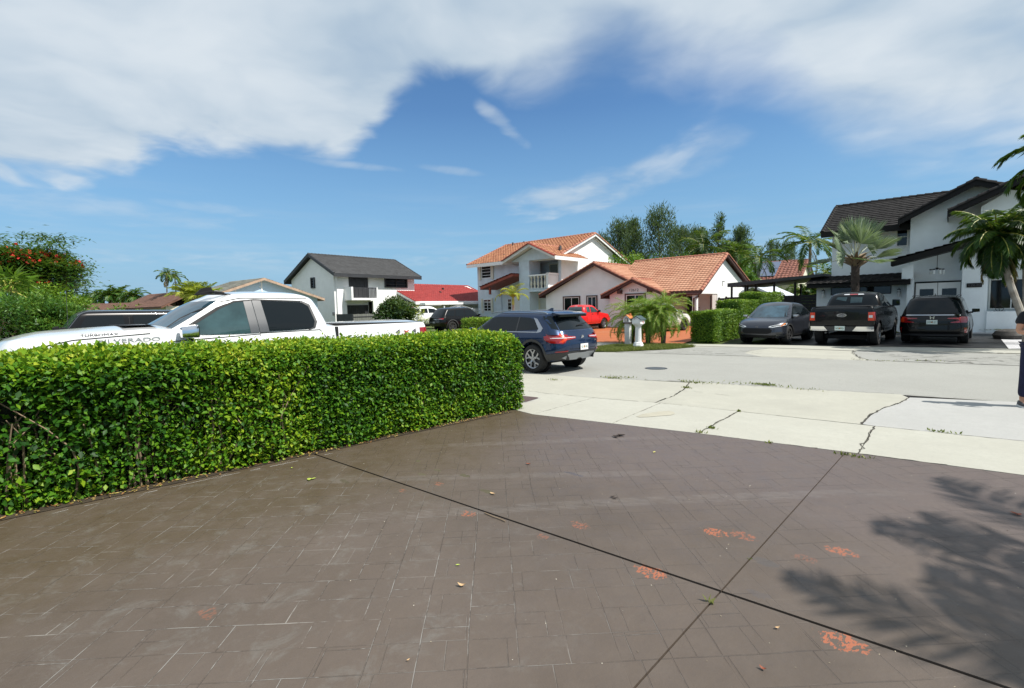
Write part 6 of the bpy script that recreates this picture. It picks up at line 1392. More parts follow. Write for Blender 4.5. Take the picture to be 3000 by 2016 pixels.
# --- black off-roader beyond the white pickup --------------------------------------
C = dict(L=4.8, W=1.9, paint='black_paint', axles=(-1.45, 1.5), wheel=(.41, .26, .6, 's6', 'trim'), gap=.10, sill=[(-2.3, .6), (2.4, .55)], deck=[(-2.3, 1.22), (.7, 1.22), (.95, 1.22), (2.3, 1.12)],
    rear=[(0, -2.3), (1, -2.3)], front=[(0, 2.3), (1, 2.2)], width=[(0, .9), (.3, .94), (1, .92)], corner=dict(rcx=.08, rcy=.08, bowr=.02, bowf=.08, rcxf=.2, rcyf=.2), crown=.02,
    cab=dict(base=[(-2.3, 1.2), (1.0, 1.2)], roof=[(-2.3, 1.80), (0, 1.84), (.7, 1.83)], rear=[(0, -2.28), (.9, -2.2), (1, -2.1)], front=[(0, .95), (.8, .60), (.93, .52), (1, .40)], width=[(0, .88), (.5, .83), (.9, .77), (1, .66)], corner=dict(rcx=.08, rcy=.09, bowr=.03, bowf=.05), paint='black_paint', crown=.03),
    panels=[('side_window', 'cab', 'B', [(.62, 1.30), (.40, 1.72), (-.30, 1.72), (-.34, 1.30)], 'glass_dark', .008), ('side_window', 'cab', 'B', [(-.5, 1.30), (-.5, 1.72), (-1.2, 1.72), (-1.22, 1.30)], 'glass_dark', .008), ('side_window', 'cab', 'B', [(-1.4, 1.30), (-1.4, 1.72), (-2.1, 1.72), (-2.16, 1.30)], 'glass_dark', .008),
            ('windscreen', 'cab', 'F', [(-.76, 1.28), (-.70, 1.76), (.70, 1.76), (.76, 1.28)], 'glass_teal', .008)],
    seams=[('cab', 'B', [(-.42, 1.25), (-.42, 1.8)], False), ('cab', 'B', [(-1.3, 1.25), (-1.3, 1.8)], False)], mirror=(.8, 1.30, (.12, .22, .18), 'black_matte'))
jp, bd, cb = vehicle('off_roader', 'black hard-topped off-roader parked beyond the long white pickup bonnet', 'car', -16.4, 1.85, R(-90), C)
b = MB(); b.tube([(.75, .80, 1.22), (.72, .80, 2.35)], [.008, .004], 5); b.build('aerial', M['trim'], jp)
# --- pale roofed car at the far left, seen through the shrubs ------------------------
C = dict(C2); C['paint'] = 'white_paint'; C['mirror'] = (.9, 1.08, (.12, .22, .18), 'white_paint')
vehicle('estate_car', 'white-roofed car half hidden behind the shrubs at the far left', 'car', -21.5, -1.2, R(-80), C)
# ------------------------------------------------------------------ foliage helpers
def unit(a): return a / np.maximum(np.linalg.norm(a, axis=-1, keepdims=True), 1e-9)
def leafmesh(name, P, D, N, L, Wd, tint, m_, parent=None, fold=.18, bend=0., wide=.45):
    """diamond leaves: P base, D axis, N facing; L, Wd arrays; one island per leaf"""
    n = len(P); P = np.asarray(P, float); D = unit(np.asarray(D, float)); S = unit(np.cross(D, N)); U = np.cross(S, D)
    L = np.broadcast_to(L, n)[:, None]; Wd = np.broadcast_to(Wd, n)[:, None]
    tip = P + D * L + U * (-bend * L); mid = P + D * L * wide
    V = np.stack([P, mid + S * Wd / 2 + U * fold * Wd, tip, mid - S * Wd / 2 + U * fold * Wd], 1).reshape(-1, 3)
    i = np.arange(n) * 4
    F = np.concatenate([np.stack([i, i + 1, i + 2], 1), np.stack([i, i + 2, i + 3], 1)])
    me = npmesh(name, V, F)
    a = me.attributes.new('tint', 'FLOAT', 'POINT'); a.data.foreach_set('value', np.repeat(np.broadcast_to(tint, n), 4).astype(float))
    return link(name, me, m_, parent)
def rnd_dir(n): return unit(rng.normal(size=(n, 3)))
def vnoise(P, s, seed=0):
    """cheap smooth value noise in [0,1]"""
    r_ = np.random.default_rng(seed); out = np.zeros(len(P)); k = 0
    for o in range(3):
        f = s * (1.9 ** o); a = r_.normal(size=(5, 3)); ph = r_.uniform(0, 6.28, 5)
        out += (np.sin(P @ a.T * f + ph).mean(1)) * (.6 ** o)
    return np.clip(.5 + out * .6, 0, 1)
def cluster_crown(c, rad, ncl, nleaf, lsz, rr=(.22, .4), shell=.55, flat=1., seed=0):
    """leaf clumps gathered through an ellipsoid; returns P, outward dir"""
    c = np.array(c); rad = np.array(rad)
    d = rnd_dir(ncl); d[:, 2] = np.abs(d[:, 2]) * .9 - .35 * (rng.random(ncl) < .45)
    q = shell + (1 - shell) * rng.random(ncl) ** .6
    C = c + unit(d) * q[:, None] * rad * (.85 + .3 * rng.random((ncl, 1)))
    R_ = rng.uniform(*rr, ncl) * rad.mean()
    idx = rng.integers(0, ncl, nleaf); dd = rnd_dir(nleaf)
    P = C[idx] + dd * (R_[idx] * rng.random(nleaf) ** .45)[:, None] * np.array([1, 1, flat])
    tint = rng.uniform(-.12, .18, ncl)[idx] + dd[:, 2] * .12
    return P, unit(dd + unit(P - c) * .7), tint
def limbs(b, base, top, targets, r0, r1, n=7):
    base, top = Vector(base), Vector(top); mid = (base + top) / 2 + Vector((rng.normal() * .05, rng.normal() * .05, 0)) * (top - base).length
    b.tube(catmull([base, mid, top], 4), [r0 + (r1 - r0) * i / 8 for i in range(9)], n)
    for t_ in targets:
        t_ = Vector(t_); f_ = rng.uniform(.45, .95); s_ = base.lerp(top, f_); m2 = (s_ + t_) / 2 + Vector((0, 0, .12)) * (t_ - s_).length
        b.tube(catmull([s_, m2, t_], 3), [r1 * .9 * (1 - i / 7.5) + .008 for i in range(7)], 5)
def broad_tree(name, label, x, y, h, rad, m_, nleaf=5000, lsz=.14, ncl=60, group=None, cz=None, cat='tree', barkm='bark', trunk=.12, seed=0, flat=.8):
    t = thing(name, label, cat, (x, y, 0), 0, group)
    cz = cz if cz is not None else h - rad[2]
    P, N, tt = cluster_crown((0, 0, cz), rad, ncl, nleaf, lsz, flat=flat)
    P[:, 2] = np.maximum(P[:, 2], .05)
    leafmesh('crown', P, unit(N + rnd_dir(nleaf) * .8 + np.array([0, 0, -.25])), unit(N + rnd_dir(nleaf) * .6 + np.array([0, 0, .6])), lsz * rng.uniform(.7, 1.3, nleaf), lsz * .5 * rng.uniform(.7, 1.3, nleaf), .18 + tt, m_, t)
    b = MB(); tg = [(rng.normal() * rad[0] * .45, rng.normal() * rad[1] * .45, cz + rng.uniform(-.3, .6) * rad[2]) for _ in range(7)]
    limbs(b, (0, 0, -.05), (0, 0, cz + rad[2] * .3), tg, trunk, trunk * .4); b.build('trunk', M[barkm], t, True)
    return t
def frond(o, az, el, L, droop, nl, ll, lw, vee=.5, start=.12, taper=.75, jit=.12, twist=0., up0=.0, hang=.35):
    """one feather leaf; returns rachis points, leaflet P, D, N, L, W"""
    h = np.array([math.cos(az), math.sin(az), 0]); z = np.array([0, 0, 1.]); pts = [np.array(o, float)]; e = el; n = 14
    for i in range(n): pts.append(pts[-1] + (h * math.cos(e) + z * math.sin(e)) * L / n); e -= droop / n * (.5 + 1.0 * i / n)
    pts = np.array(pts); T = unit(np.gradient(pts, axis=0)); side = np.cross(h, z)
    s_ = np.linspace(start, 1.0, nl); k = s_ * n; i0 = np.minimum(k.astype(int), n - 1); f_ = (k - i0)[:, None]
    Pp = pts[i0] * (1 - f_) + pts[i0 + 1] * f_; Tt = T[i0] * (1 - f_) + T[i0 + 1] * f_
    U = unit(np.cross(side[None], Tt)); U = U * np.sign(U[:, 2:3] + 1e-6) if False else np.cross(np.broadcast_to(side, Tt.shape), Tt)
    U = np.where(U[:, 2:3] < 0, -U, U)
    ln = ll * np.sin(np.pi * (s_ * .82 + .12)) ** .55 * (1 - .35 * s_ * (1 - taper))
    A = []
    for sg in (1, -1):
        sd = side[None] * sg
        sl = s_[:, None]
        Dd = unit(sd * (1 - .45 * sl) + Tt * (.35 + .75 * sl) + U * vee * (1 - sl * .6) - z * hang + rng.normal(size=Tt.shape) * jit)
        A.append((Pp, Dd, unit(U + sd * -.4 + rng.normal(size=Tt.shape) * .15), ln * rng.uniform(.85, 1.1, nl), np.full(nl, lw)))
    return pts, *[np.concatenate([a[i] for a in A]) for i in range(5)]
def feather_palm(name, label, x, y, h, lean=(0, 0), nf=16, L=2.2, ll=.55, lw=.045, m_='leaf_palm', trunk_m='bark_pale', r0=.14, r1=.10, nl=34, el=(-.5, 1.25), droop=(1.2, 2.0), shaft=True, group=None, dead=2, cat='palm', az0=0., hang=.35, vee=.5, tint=.2, trunk_pts=None, coconut=False, tn=1, aim=None):
    t = thing(name, label, cat, (x, y, 0), 0, group)
    top = np.array([lean[0], lean[1], h])
    if trunk_pts is None: trunk_pts = [(0, 0, -.05), (lean[0] * .25, lean[1] * .25, h * .35), (lean[0] * .62, lean[1] * .62, h * .7), tuple(top)]
    cp = catmull(trunk_pts, 6); n = len(cp)
    b = MB(); rr = []
    for i in range(n): f_ = i / (n - 1); rr.append((r0 * 1.25 if i == 0 else r0 + (r1 - r0) * f_) * (1 + .05 * (i % 2)))
    b.tube(cp, rr, 10); b.build('trunk', M[trunk_m], t, True)
    if shaft:
        d_ = (cp[-1] - cp[-2]).normalized(); b = MB(); b.tube([cp[-1] - d_ * .05, cp[-1] + d_ * .22, cp[-1] + d_ * .5, cp[-1] + d_ * .62], [r1 * 1.15, r1 * 1.1, r1 * .75, r1 * .4], 10); b.build('crownshaft', M['crownshaft'], t, True); o = top + np.array(d_) * .45
    else: o = top
    PP = [[] for _ in range(5)]; b = MB()
    for i in range(nf):
        az = az0 + i * 2.399 + rng.normal() * .12; u_ = (i + .5) / nf; e = el[1] + (el[0] - el[1]) * u_; 
        if aim and i in aim: az, e = aim[i]
        fr = frond(o + np.array([math.cos(az), math.sin(az), 0]) * .04, az, e + rng.normal() * .06, L * rng.uniform(.85, 1.08), rng.uniform(*droop), nl, ll, lw, hang=hang, vee=vee)
        b.tube([tuple(p) for p in fr[0][::2]], [.022 * (1 - k / 9) + .004 for k in range(len(fr[0][::2]))], 4)
        for k in range(5): PP[k].append(fr[1 + k])
    P, D_, N_, Ln, W_ = [np.concatenate(q) for q in PP]
    leafmesh('fronds', P, D_, N_, Ln, W_, tint + rng.uniform(-.1, .1, len(P)), M[m_], t, wide=.35, bend=.12)
    b.build('leaf_stalks', M['crownshaft'] if m_ != 'leaf_silver' else M['leaf_silver'], t)
    if dead:
        PP = [[] for _ in range(5)]
        for i in range(dead):
            az = rng.uniform(0, 6.28); fr = frond(top, az, -.9, L * .8, .9, nl // 2, ll * .8, lw, hang=.9, vee=0)
            for k in range(5): PP[k].append(fr[1 + k])
        P, D_, N_, Ln, W_ = [np.concatenate(q) for q in PP]; leafmesh('dead_fronds', P, D_, N_, Ln, W_, .3, M['leaf_palm_dry'], t)
    return t
def needle_tree(name, label, x, y, h, wd, n=5200, sparse=False, group=None):
    t = thing(name, label, 'tree', (x, y, 0), 0, group)
    b = MB(); lx, ly = rng.normal() * .3, rng.normal() * .3
    b.tube(catmull([(0, 0, 0), (lx * .3, ly * .3, h * .4), (lx, ly, h * .97)], 5), [.22 * (1 - i / 11.5) + .03 for i in range(11)], 6)
    nb = 14 if sparse else 46; C = []; D_ = []; tips = []
    for i in range(nb):
        f_ = (.45 + .55 * (i + .5) / nb) if sparse else (.22 + .78 * (i + .5) / nb); z = h * f_; az = i * 2.4 + rng.normal() * .3
        prof = (1 - (f_ - .3) / .7) ** .8 if f_ > .3 else .9
        ln = wd * (.16 + .62 * prof) * rng.uniform(.65, 1.15) * (.6 if sparse else 1)
        p0 = np.array([lx * f_, ly * f_, z]); d_ = np.array([math.cos(az), math.sin(az), .75 + .8 * f_])
        p1 = p0 + d_ * ln * .55; p2 = p1 + np.array([math.cos(az) * .6, math.sin(az) * .6, 1.25]) * ln * .5
        b.tube([p0, p1, p2], [.05, .03, .012], 4)
        for q in np.linspace(.35, 1.05, 6): C.append(p0 * (1 - q) ** 2 + 2 * p1 * q * (1 - q) + p2 * q * q if q <= 1 else p2); tips.append(q)
    b.build('trunk', M['bark_pale'] if sparse else M['bark'], t)
    C = np.array(C); keep = rng.random(len(C)) < (.5 if sparse else .92); C = C[keep]
    if sparse: n = 1500
    idx = rng.integers(0, len(C), n); s_ = (.24 if sparse else .30) * (wd / 4) ** .5
    P = C[idx] + rng.normal(size=(n, 3)) * np.array([s_, s_, s_ * 1.3])
    D = unit(rnd_dir(n) * .7 + np.array([0, 0, .75]) + (P - C[idx]) * .5)
    leafmesh('crown', P, D, rnd_dir(n), rng.uniform(.35, .8, n), rng.uniform(.07, .13, n), .15 + rng.uniform(-.15, .25, len(C))[idx], M['leaf_casuarina'], t)
    return t
def fan_leaf(o, az, el, pet, rad, nseg=26, spread=2.5, droop=.25):
    """petiole + fan of segments"""
    h = np.array([math.cos(az), math.sin(az), 0]); z = np.array([0, 0, 1.]); ax = h * math.cos(el) + z * math.sin(el)
    mid = np.array(o) + ax * pet * .5 + z * .04; hub = np.array(o) + ax * pet - z * pet * .06
    side = np.cross(h, z); nrm = np.cross(side, ax); nrm = nrm if nrm[2] > 0 else -nrm
    a = np.linspace(-spread / 2, spread / 2, nseg) + rng.normal(size=nseg) * .015
    fx_ = ax * 1.0
    ro = rng.normal() * .8; side, nrm = side * math.cos(ro) + nrm * math.sin(ro), nrm * math.cos(ro) - side * math.sin(ro)
    D = np.cos(a)[:, None] * fx_ + np.sin(a)[:, None] * side + nrm * (.22 * np.abs(np.sin(a)))[:, None] - z * droop * rng.uniform(.3, 1.2, nseg)[:, None]
    D = unit(D); Ln = rad * (1 - .25 * (np.abs(a) / (spread / 2)) ** 2) * rng.uniform(.93, 1.05, nseg)
    return (np.array(o), mid, hub), np.repeat(hub[None], nseg, 0), D, np.repeat(nrm[None], nseg, 0) + rng.normal(size=(nseg, 3)) * .1, Ln, 2 * rad * .5 * math.sin(spread / nseg / 2) * 1.55 * np.ones(nseg)
def fan_palm(name, label, x, y, h, nf, pet, rad, m_, trunk_r, el=(-.55, 1.35), boots=True, droop=.25, nseg=26, spread=2.5, group=None, trunk_m='bark_dark', aim=None):
    t = thing(name, label, 'palm', (x, y, 0), 0, group)
    b = MB(); b.tube([(0, 0, -.05), (.02, 0, h * .5), (0, 0, h)], [trunk_r * 1.1, trunk_r * .95, trunk_r * 1.05], 14)
    for i in range(46):                                     # old leaf scars
        a = i * 2.4; z = h * (i + .5) / 46; c, s_ = math.cos(a), math.sin(a); r_ = trunk_r
        b.add([(c * r_ - s_ * .06, s_ * r_ + c * .06, z), (c * r_ + s_ * .06, s_ * r_ - c * .06, z), (c * (r_ + .05), s_ * (r_ + .05), z + .09), (c * r_, s_ * r_, z + .12)], [(0, 1, 2), (0, 2, 3), (1, 3, 2)])
    b.build('trunk', M[trunk_m], t, False)
    if boots:
        b = MB()
        for i in range(26):
            a = i * 2.4; z = h - .15 + .45 * i / 26; c, s_ = math.cos(a), math.sin(a); e = trunk_r + .42 + .10 * math.sin(i * 5)
            b.add([(c * trunk_r * .8 - s_ * .09, s_ * trunk_r * .8 + c * .09, z - .08), (c * trunk_r * .8 + s_ * .09, s_ * trunk_r * .8 - c * .09, z - .08), (c * e + s_ * .04, s_ * e - c * .04, z + .24), (c * e - s_ * .04, s_ * e + c * .04, z + .24), (c * trunk_r * .8, s_ * trunk_r * .8, z + .1)], [(0, 1, 2, 3), (0, 3, 4), (1, 4, 2), (2, 4, 3)])
        b.build('leaf_bases', M['twig'], t)
    A = [[] for _ in range(5)]; b = MB()
    for i in range(nf):
        az = i * 2.399 + rng.normal() * .15; u_ = (i + .5) / nf; e = el[1] + (el[0] - el[1]) * u_ ** 1.5
        r = fan_leaf((0, 0, h + .15), az, e, pet * rng.uniform(.85, 1.1), rad * rng.uniform(.9, 1.05), nseg, spread, droop * (1 + u_))
        b.tube([tuple(p) for p in r[0]], [.03, .022, .016], 5)
        for k in range(5): A[k].append(r[1 + k])
    P, D_, N_, Ln, W_ = [np.concatenate(q) for q in A]
    o = leafmesh('fronds', P, D_, N_, Ln, W_, .25 + rng.uniform(-.15, .15, len(P)), M[m_], t, wide=.55, fold=.22, bend=.06)
    b.build('leaf_stalks', M['crownshaft'] if m_ != 'leaf_silver' else mat('silver_stalk', (.42, .46, .36), .6), t)
    return t
def hedge_leaves(faces, dens, lsz, tintf, depth=.2, holes=None):
    """faces: (origin, U, V, normal) parallelograms"""
    PP, NN = [], []
    for o, U, Vv, n_ in faces:
        o, U, Vv, n_ = map(lambda a: np.array(a, float), (o, U, Vv, n_)); area = np.linalg.norm(np.cross(U, Vv)); k = int(area * dens)
        a = rng.random((k, 2)); d = rng.random(k) ** 1.5 * depth
        P = o + a[:, :1] * U + a[:, 1:] * Vv - n_ * d[:, None] + n_ * .02 * rng.normal(size=(k, 1))
        P += n_[None] * ((vnoise(P, 2.2, 3) - .5) * .12)[:, None]
        keep = np.ones(k, bool)
        if holes is not None: keep = rng.random(k) < holes(P, d)
        PP.append(P[keep]); NN.append(np.repeat(n_[None], keep.sum(), 0))
    return np.concatenate(PP), np.concatenate(NN)

# ------------------------------------------------------------------ the big hedge in front
HX = lambda y: -5.50 - (5.72 - y) * .077          # foot of the hedge, drive side
HTOP = lambda y: 1.275 + (5.8 - y) * .014
Y0, Y1 = -3.2, 5.95
t = thing('hedge', 'long clipped hedge of small glossy leaves between the driveway and the white pickup', 'hedge', (0, 0, 0))
wid = 1.0
zb0, zt0, zt1 = .0, HTOP(Y0), HTOP(Y1)
faces = [((HX(Y0), Y0, .02), (HX(Y1) - HX(Y0), Y1 - Y0, 0), (.0, 0, 1.33), (1, -.08, 0)),
         ((HX(Y0) - wid, Y0, 1.30), (HX(Y1) - HX(Y0), Y1 - Y0, 0), (wid, 0, 0), (0, 0, 1)),
         ((HX(Y1) - wid, Y1, .02), (wid, 0, 0), (0, 0, 1.33), (0, 1, 0)),
         ((HX(Y0) - wid, Y0, .02), (HX(Y1) - HX(Y0), Y1 - Y0, 0), (0, 0, 1.33), (-1, 0, 0))]
def holes(P, d):
    h = vnoise(P * np.array([1, 1, 1.3]), 2.6, 11); left = np.clip((3.0 - P[:, 1]) / 3.5, 0, 1); low = np.clip(1.12 - P[:, 2], 0, 1)
    return np.clip(1.0 - left * np.clip((h - .36) * 4.5, 0, 1) * (low > .05), .0, 1)
P, Nn = hedge_leaves(faces[:1], 5900, .05, None, .26, holes)
P2, N2 = hedge_leaves(faces[1:2], 5200, .05, None, .10); P3, N3 = hedge_leaves(faces[2:3], 5600, .05, None, .16); P4, N4 = hedge_leaves(faces[3:], 1400, .05, None, .16)
P = np.concatenate([P, P2, P3, P4]); Nn = np.concatenate([Nn, N2, N3, N4])
P[:, 2] *= HTOP(P[:, 1]) / 1.32
# round the top edges and the street end a little
ed = np.clip(P[:, 0] - (HX(P[:, 1]) - .16), 0, .16) / .16; P[:, 2] -= ed ** 2 * np.clip((P[:, 2] - 1.0) / .3, 0, 1) * .10
tp = np.clip((P[:, 2] / HTOP(P[:, 1]) - .82) / .18, 0, 1); P[:, 0] -= tp ** 2 * .10 * (P[:, 0] > HX(P[:, 1]) - .5)
e2 = np.clip(P[:, 1] - (Y1 - .2), 0, .2) / .2; P[:, 2] -= e2 ** 2 * np.clip((P[:, 2] - .9) / .3, 0, 1) * .10
ft = np.clip((.25 - P[:, 2]) / .25, 0, 1); P[:, 0] -= ft * .05 * (Nn[:, 0] > .5)
n = len(P)
sz = (.050 + .012 * np.clip((3 - P[:, 1]) / 4, 0, 1)) * rng.choice([.55, .8, 1., 1.25], n) * rng.uniform(.85, 1.15, n)
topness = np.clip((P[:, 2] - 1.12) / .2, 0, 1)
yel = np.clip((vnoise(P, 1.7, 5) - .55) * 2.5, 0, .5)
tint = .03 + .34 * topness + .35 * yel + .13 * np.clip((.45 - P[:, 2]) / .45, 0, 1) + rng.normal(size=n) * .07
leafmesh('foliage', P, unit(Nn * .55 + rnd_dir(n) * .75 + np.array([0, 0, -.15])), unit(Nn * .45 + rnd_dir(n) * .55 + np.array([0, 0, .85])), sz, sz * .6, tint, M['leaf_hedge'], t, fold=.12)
# stray shoots above the top
k = 90; yy = rng.uniform(Y0, Y1, k); base = np.stack([HX(yy) - rng.uniform(.05, 1.0, k), yy, HTOP(yy)], 1)
SP, SD = [], []
for p in base:
    h_ = rng.uniform(.03, .10)
    for j in range(4): SP.append(p + np.array([rng.normal() * .01, rng.normal() * .01, h_ * j / 3])); SD.append(unit(rnd_dir(1)[0] + np.array([0, 0, .5])))
leafmesh('shoot_leaves', np.array(SP), np.array(SD), rnd_dir(len(SP)), .045, .022, .3, M['leaf_hedge'], t)
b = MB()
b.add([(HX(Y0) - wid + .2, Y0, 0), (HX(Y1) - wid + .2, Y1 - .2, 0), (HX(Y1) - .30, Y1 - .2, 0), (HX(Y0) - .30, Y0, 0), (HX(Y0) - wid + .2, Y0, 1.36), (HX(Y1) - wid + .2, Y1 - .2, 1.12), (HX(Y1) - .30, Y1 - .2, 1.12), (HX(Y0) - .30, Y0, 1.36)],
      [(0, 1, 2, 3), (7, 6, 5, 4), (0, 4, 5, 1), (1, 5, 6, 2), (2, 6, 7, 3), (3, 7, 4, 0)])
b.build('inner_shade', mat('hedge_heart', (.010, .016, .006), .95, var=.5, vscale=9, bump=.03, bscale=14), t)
b = MB()
for i in range(150):
    y = rng.uniform(Y0 + .1, Y1 - .3) if i > 60 else rng.uniform(-1.0, 2.6); x = HX(y) - rng.uniform(.10, .30)
    p = [(x, y, 0), (x + rng.normal() * .06, y + rng.normal() * .08, rng.uniform(.3, .6)), (x + rng.uniform(-.1, .12), y + rng.normal() * .22, rng.uniform(.7, 1.15))]
    b.tube(catmull(p, 3), [.011, .010, .009, .008, .006, .005, .004], 4)
b.build('stems', M['twig'], t)
# leafy weeds and litter at its foot
for i, (u, v, s_, lb) in enumerate([(205, 1440, .20, 'broad-leaved weed at the hedge foot, left of its two neighbours'), (300, 1418, .30, 'tall broad-leaved weed growing out of the dark hedge gap'), (400, 1402, .26, 'bushy broad-leaved weed at the hedge foot nearest the chalk line')]):
    x, y = G(u, v); tw_ = thing('weed', lb, 'weed', (x - .06, y, 0), 0, 'weeds at the hedge foot'); k = 16
    az = rng.uniform(-1.6, 1.6, k); e = rng.uniform(.1, 1.2, k); D = np.stack([np.cos(az) * np.cos(e), np.sin(az) * np.cos(e), np.sin(e)], 1)
    P = D * rng.uniform(.15, .9, (k, 1)) * s_ + np.array([0, 0, .03]); leafmesh('leaves', P, unit(D + np.array([.2, 0, -.3])), unit(np.array([.6, 0, 1.]) + rnd_dir(k) * .3), s_ * .42, s_ * .2, .3, M['leaf_weed'], tw_)
    b = MB()
    for q in P: b.tube([(0, 0, 0), tuple(q * .5 + np.array([0, 0, .02])), tuple(q)], .004, 4)
    b.build('stalks', M['crownshaft'], tw_)
k = 900; yy = rng.uniform(-2, 5.6, k); xx = HX(yy) + np.abs(rng.normal(size=k)) * .05 - rng.uniform(0, .15, k)
P = np.stack([xx, yy, np.full(k, .022)], 1)
o = leafmesh('leaf_litter', P, unit(rnd_dir(k) * np.array([1, 1, .15])), unit(np.array([0, 0, 1.]) + rnd_dir(k) * .3), rng.uniform(.02, .045, k), rng.uniform(.012, .022, k), rng.uniform(0, .5, k), leafmat('litter', [(.10, .04, .015), (.28, .14, .05), (.42, .30, .10), (.30, .36, .05)], .1, .8)); tag(o, 'brown and yellow leaf litter along the hedge foot', None, None, 'stuff')

# ------------------------------------------------------------------ stepped hedge across the street
t = thing('stepped_hedge', 'clipped hedge rising in three steps beside the dark grey crossover', 'hedge', (0, 0, 0))
AP, AN = [], []
hb = MB()
for (y0, y1, zt) in ((20.85, 23.7, 1.30), (23.7, 26.6, 1.74), (26.6, 30.4, 2.12)):
    x0, x1 = -9.25, -8.2
    fcs = [((x1, y0, .02), (0, y1 - y0, 0), (0, 0, zt), (1, 0, 0)), ((x0, y0, .02), (x1 - x0, 0, 0), (0, 0, zt), (0, -1, 0)), ((x0, y0, zt), (x1 - x0, 0, 0), (0, y1 - y0, 0), (0, 0, 1)), ((x0, y0, .02), (0, y1 - y0, 0), (0, 0, zt), (-1, 0, 0))]
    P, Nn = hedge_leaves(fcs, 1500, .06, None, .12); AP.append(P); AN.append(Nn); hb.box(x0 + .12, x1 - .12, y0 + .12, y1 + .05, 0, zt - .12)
P, Nn = np.concatenate(AP), np.concatenate(AN); n = len(P)
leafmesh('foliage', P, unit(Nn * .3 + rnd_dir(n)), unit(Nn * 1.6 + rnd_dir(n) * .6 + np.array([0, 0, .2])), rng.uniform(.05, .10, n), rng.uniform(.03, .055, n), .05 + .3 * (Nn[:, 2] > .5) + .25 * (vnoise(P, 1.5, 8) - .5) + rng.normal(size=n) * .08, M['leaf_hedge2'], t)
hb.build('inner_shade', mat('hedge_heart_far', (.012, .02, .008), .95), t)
# low bush beyond the kerb and other shrubs
def shrub(name, label, x, y, rad, h, m_, n=2600, lsz=.09, group=None, cat='shrub', seed=0):
    return broad_tree(name, label, x, y, h, (rad, rad, h * .55), m_, n, lsz, 26, group, cz=h * .5, cat=cat, trunk=.03)
P_ = AT(1405, 930, 27); t = thing('low_hedge', 'low bright green hedge clump on the far verge in front of the black car', 'hedge', (float(P_[0]), float(P_[1]), 0), R(20))
P, Nn = hedge_leaves([((-.9, -.5, 0), (1.8, 0, 0), (0, 0, 1.1), (0, -1, 0)), ((-.9, -.5, 1.1), (1.8, 0, 0), (0, 1.0, 0), (0, 0, 1)), ((.9, -.5, 0), (0, 1, 0), (0, 0, 1.1), (1, 0, 0))], 1300, .06, None, .2); n = len(P)
leafmesh('foliage', P, unit(rnd_dir(n) + np.array([0, 0, .5])), rnd_dir(n), rng.uniform(.06, .12, n), rng.uniform(.03, .06, n), .3 + rng.normal(size=n) * .12, M['leaf_hedge2'], t); MB().box(-.75, .75, -.35, .4, 0, .95).build('inner_shade', M['soil'], t)
P_ = AT(1160, 930, 38); broad_tree('mango_bush', 'dense dark green mango bush by the grey board fence', P_[0], P_[1], 2.45, (1.35, 1.2, 1.25), M['leaf_mango'], 5200, .24, 60, cz=1.25, trunk=.08)
P_ = AT(1222, 930, 42); shrub('yellow_shrub', 'yellow-green shrub behind the mango bush', P_[0], P_[1], .8, 1.6, M['leaf_yellow'], 1500, .14)
P_ = AT(1203, 930, 45); shrub('flowering_shrub', 'pale pink flowering shrub against the cream wall', P_[0], P_[1], 1.0, 2.2, M['flower_pink'], 700, .12)
# trees and shrubs at the left edge
P_ = AT(52, 770, 27)
t = thing('poinciana', 'spreading tree with feathery dark leaves and scarlet flowers at the left edge', 'tree', (float(P_[0]), float(P_[1]), .15))
n = 42000; ncl = 230
pr_ = 2.5 * np.sqrt(rng.random(ncl)); pa_ = rng.uniform(0, 6.283, ncl); C = np.stack([pr_ * np.cos(pa_), pr_ * np.sin(pa_), 4.55 + rng.normal(size=ncl) * .55], 1)
rr_ = np.hypot(C[:, 0], C[:, 1]); C[:, 2] -= (rr_ / 3.0) ** 2 * .7; C = C[rr_ < 4.0]; ncl = len(C)
idx = rng.integers(0, ncl, n); P = C[idx] + rng.normal(size=(n, 3)) * np.array([.46, .46, .16])
leafmesh('crown', P, unit(rnd_dir(n) * np.array([1, 1, .3]) + np.array([0, 0, -.1])), unit(np.array([0, 0, 1.]) + rnd_dir(n) * .3), rng.uniform(.18, .36, n), rng.uniform(.07, .12, n), -.12 + rng.uniform(-.1, .2, ncl)[idx], M['leaf_tree'], t)
k = 900; cl = C[rng.choice(ncl, 45)]; P = cl[rng.integers(0, 45, k)] + rng.normal(size=(k, 3)) * np.array([.22, .22, .12]) + np.array([.3, 0, .10])
leafmesh('blossom', P, rnd_dir(k), rnd_dir(k), .20, .16, .1, M['flower_red'], t)
b = MB(); limbs(b, (0, 0, 0), (.2, .1, 4.2), [tuple(c) for c in C[:16]], .22, .10); b.build('trunk', M['bark'], t, True)
P_ = AT(20, 825, 17)
fan_palm('fan_palm', 'drooping green fan palm under the flowering tree', float(P_[0]), float(P_[1]), 2.5, 18, .6, .65, 'leaf_roebelenii', .14, el=(-.6, 1.2), boots=False, droop=.8, nseg=20)
P_ = AT(150, 930, 26); broad_tree('round_tree', 'rounded bright green tree right of the flowering tree', P_[0], P_[1], 3.3, (1.5, 1.5, 1.4), M['leaf_bright'], 6500, .16, 90, cz=2.0, trunk=.09)
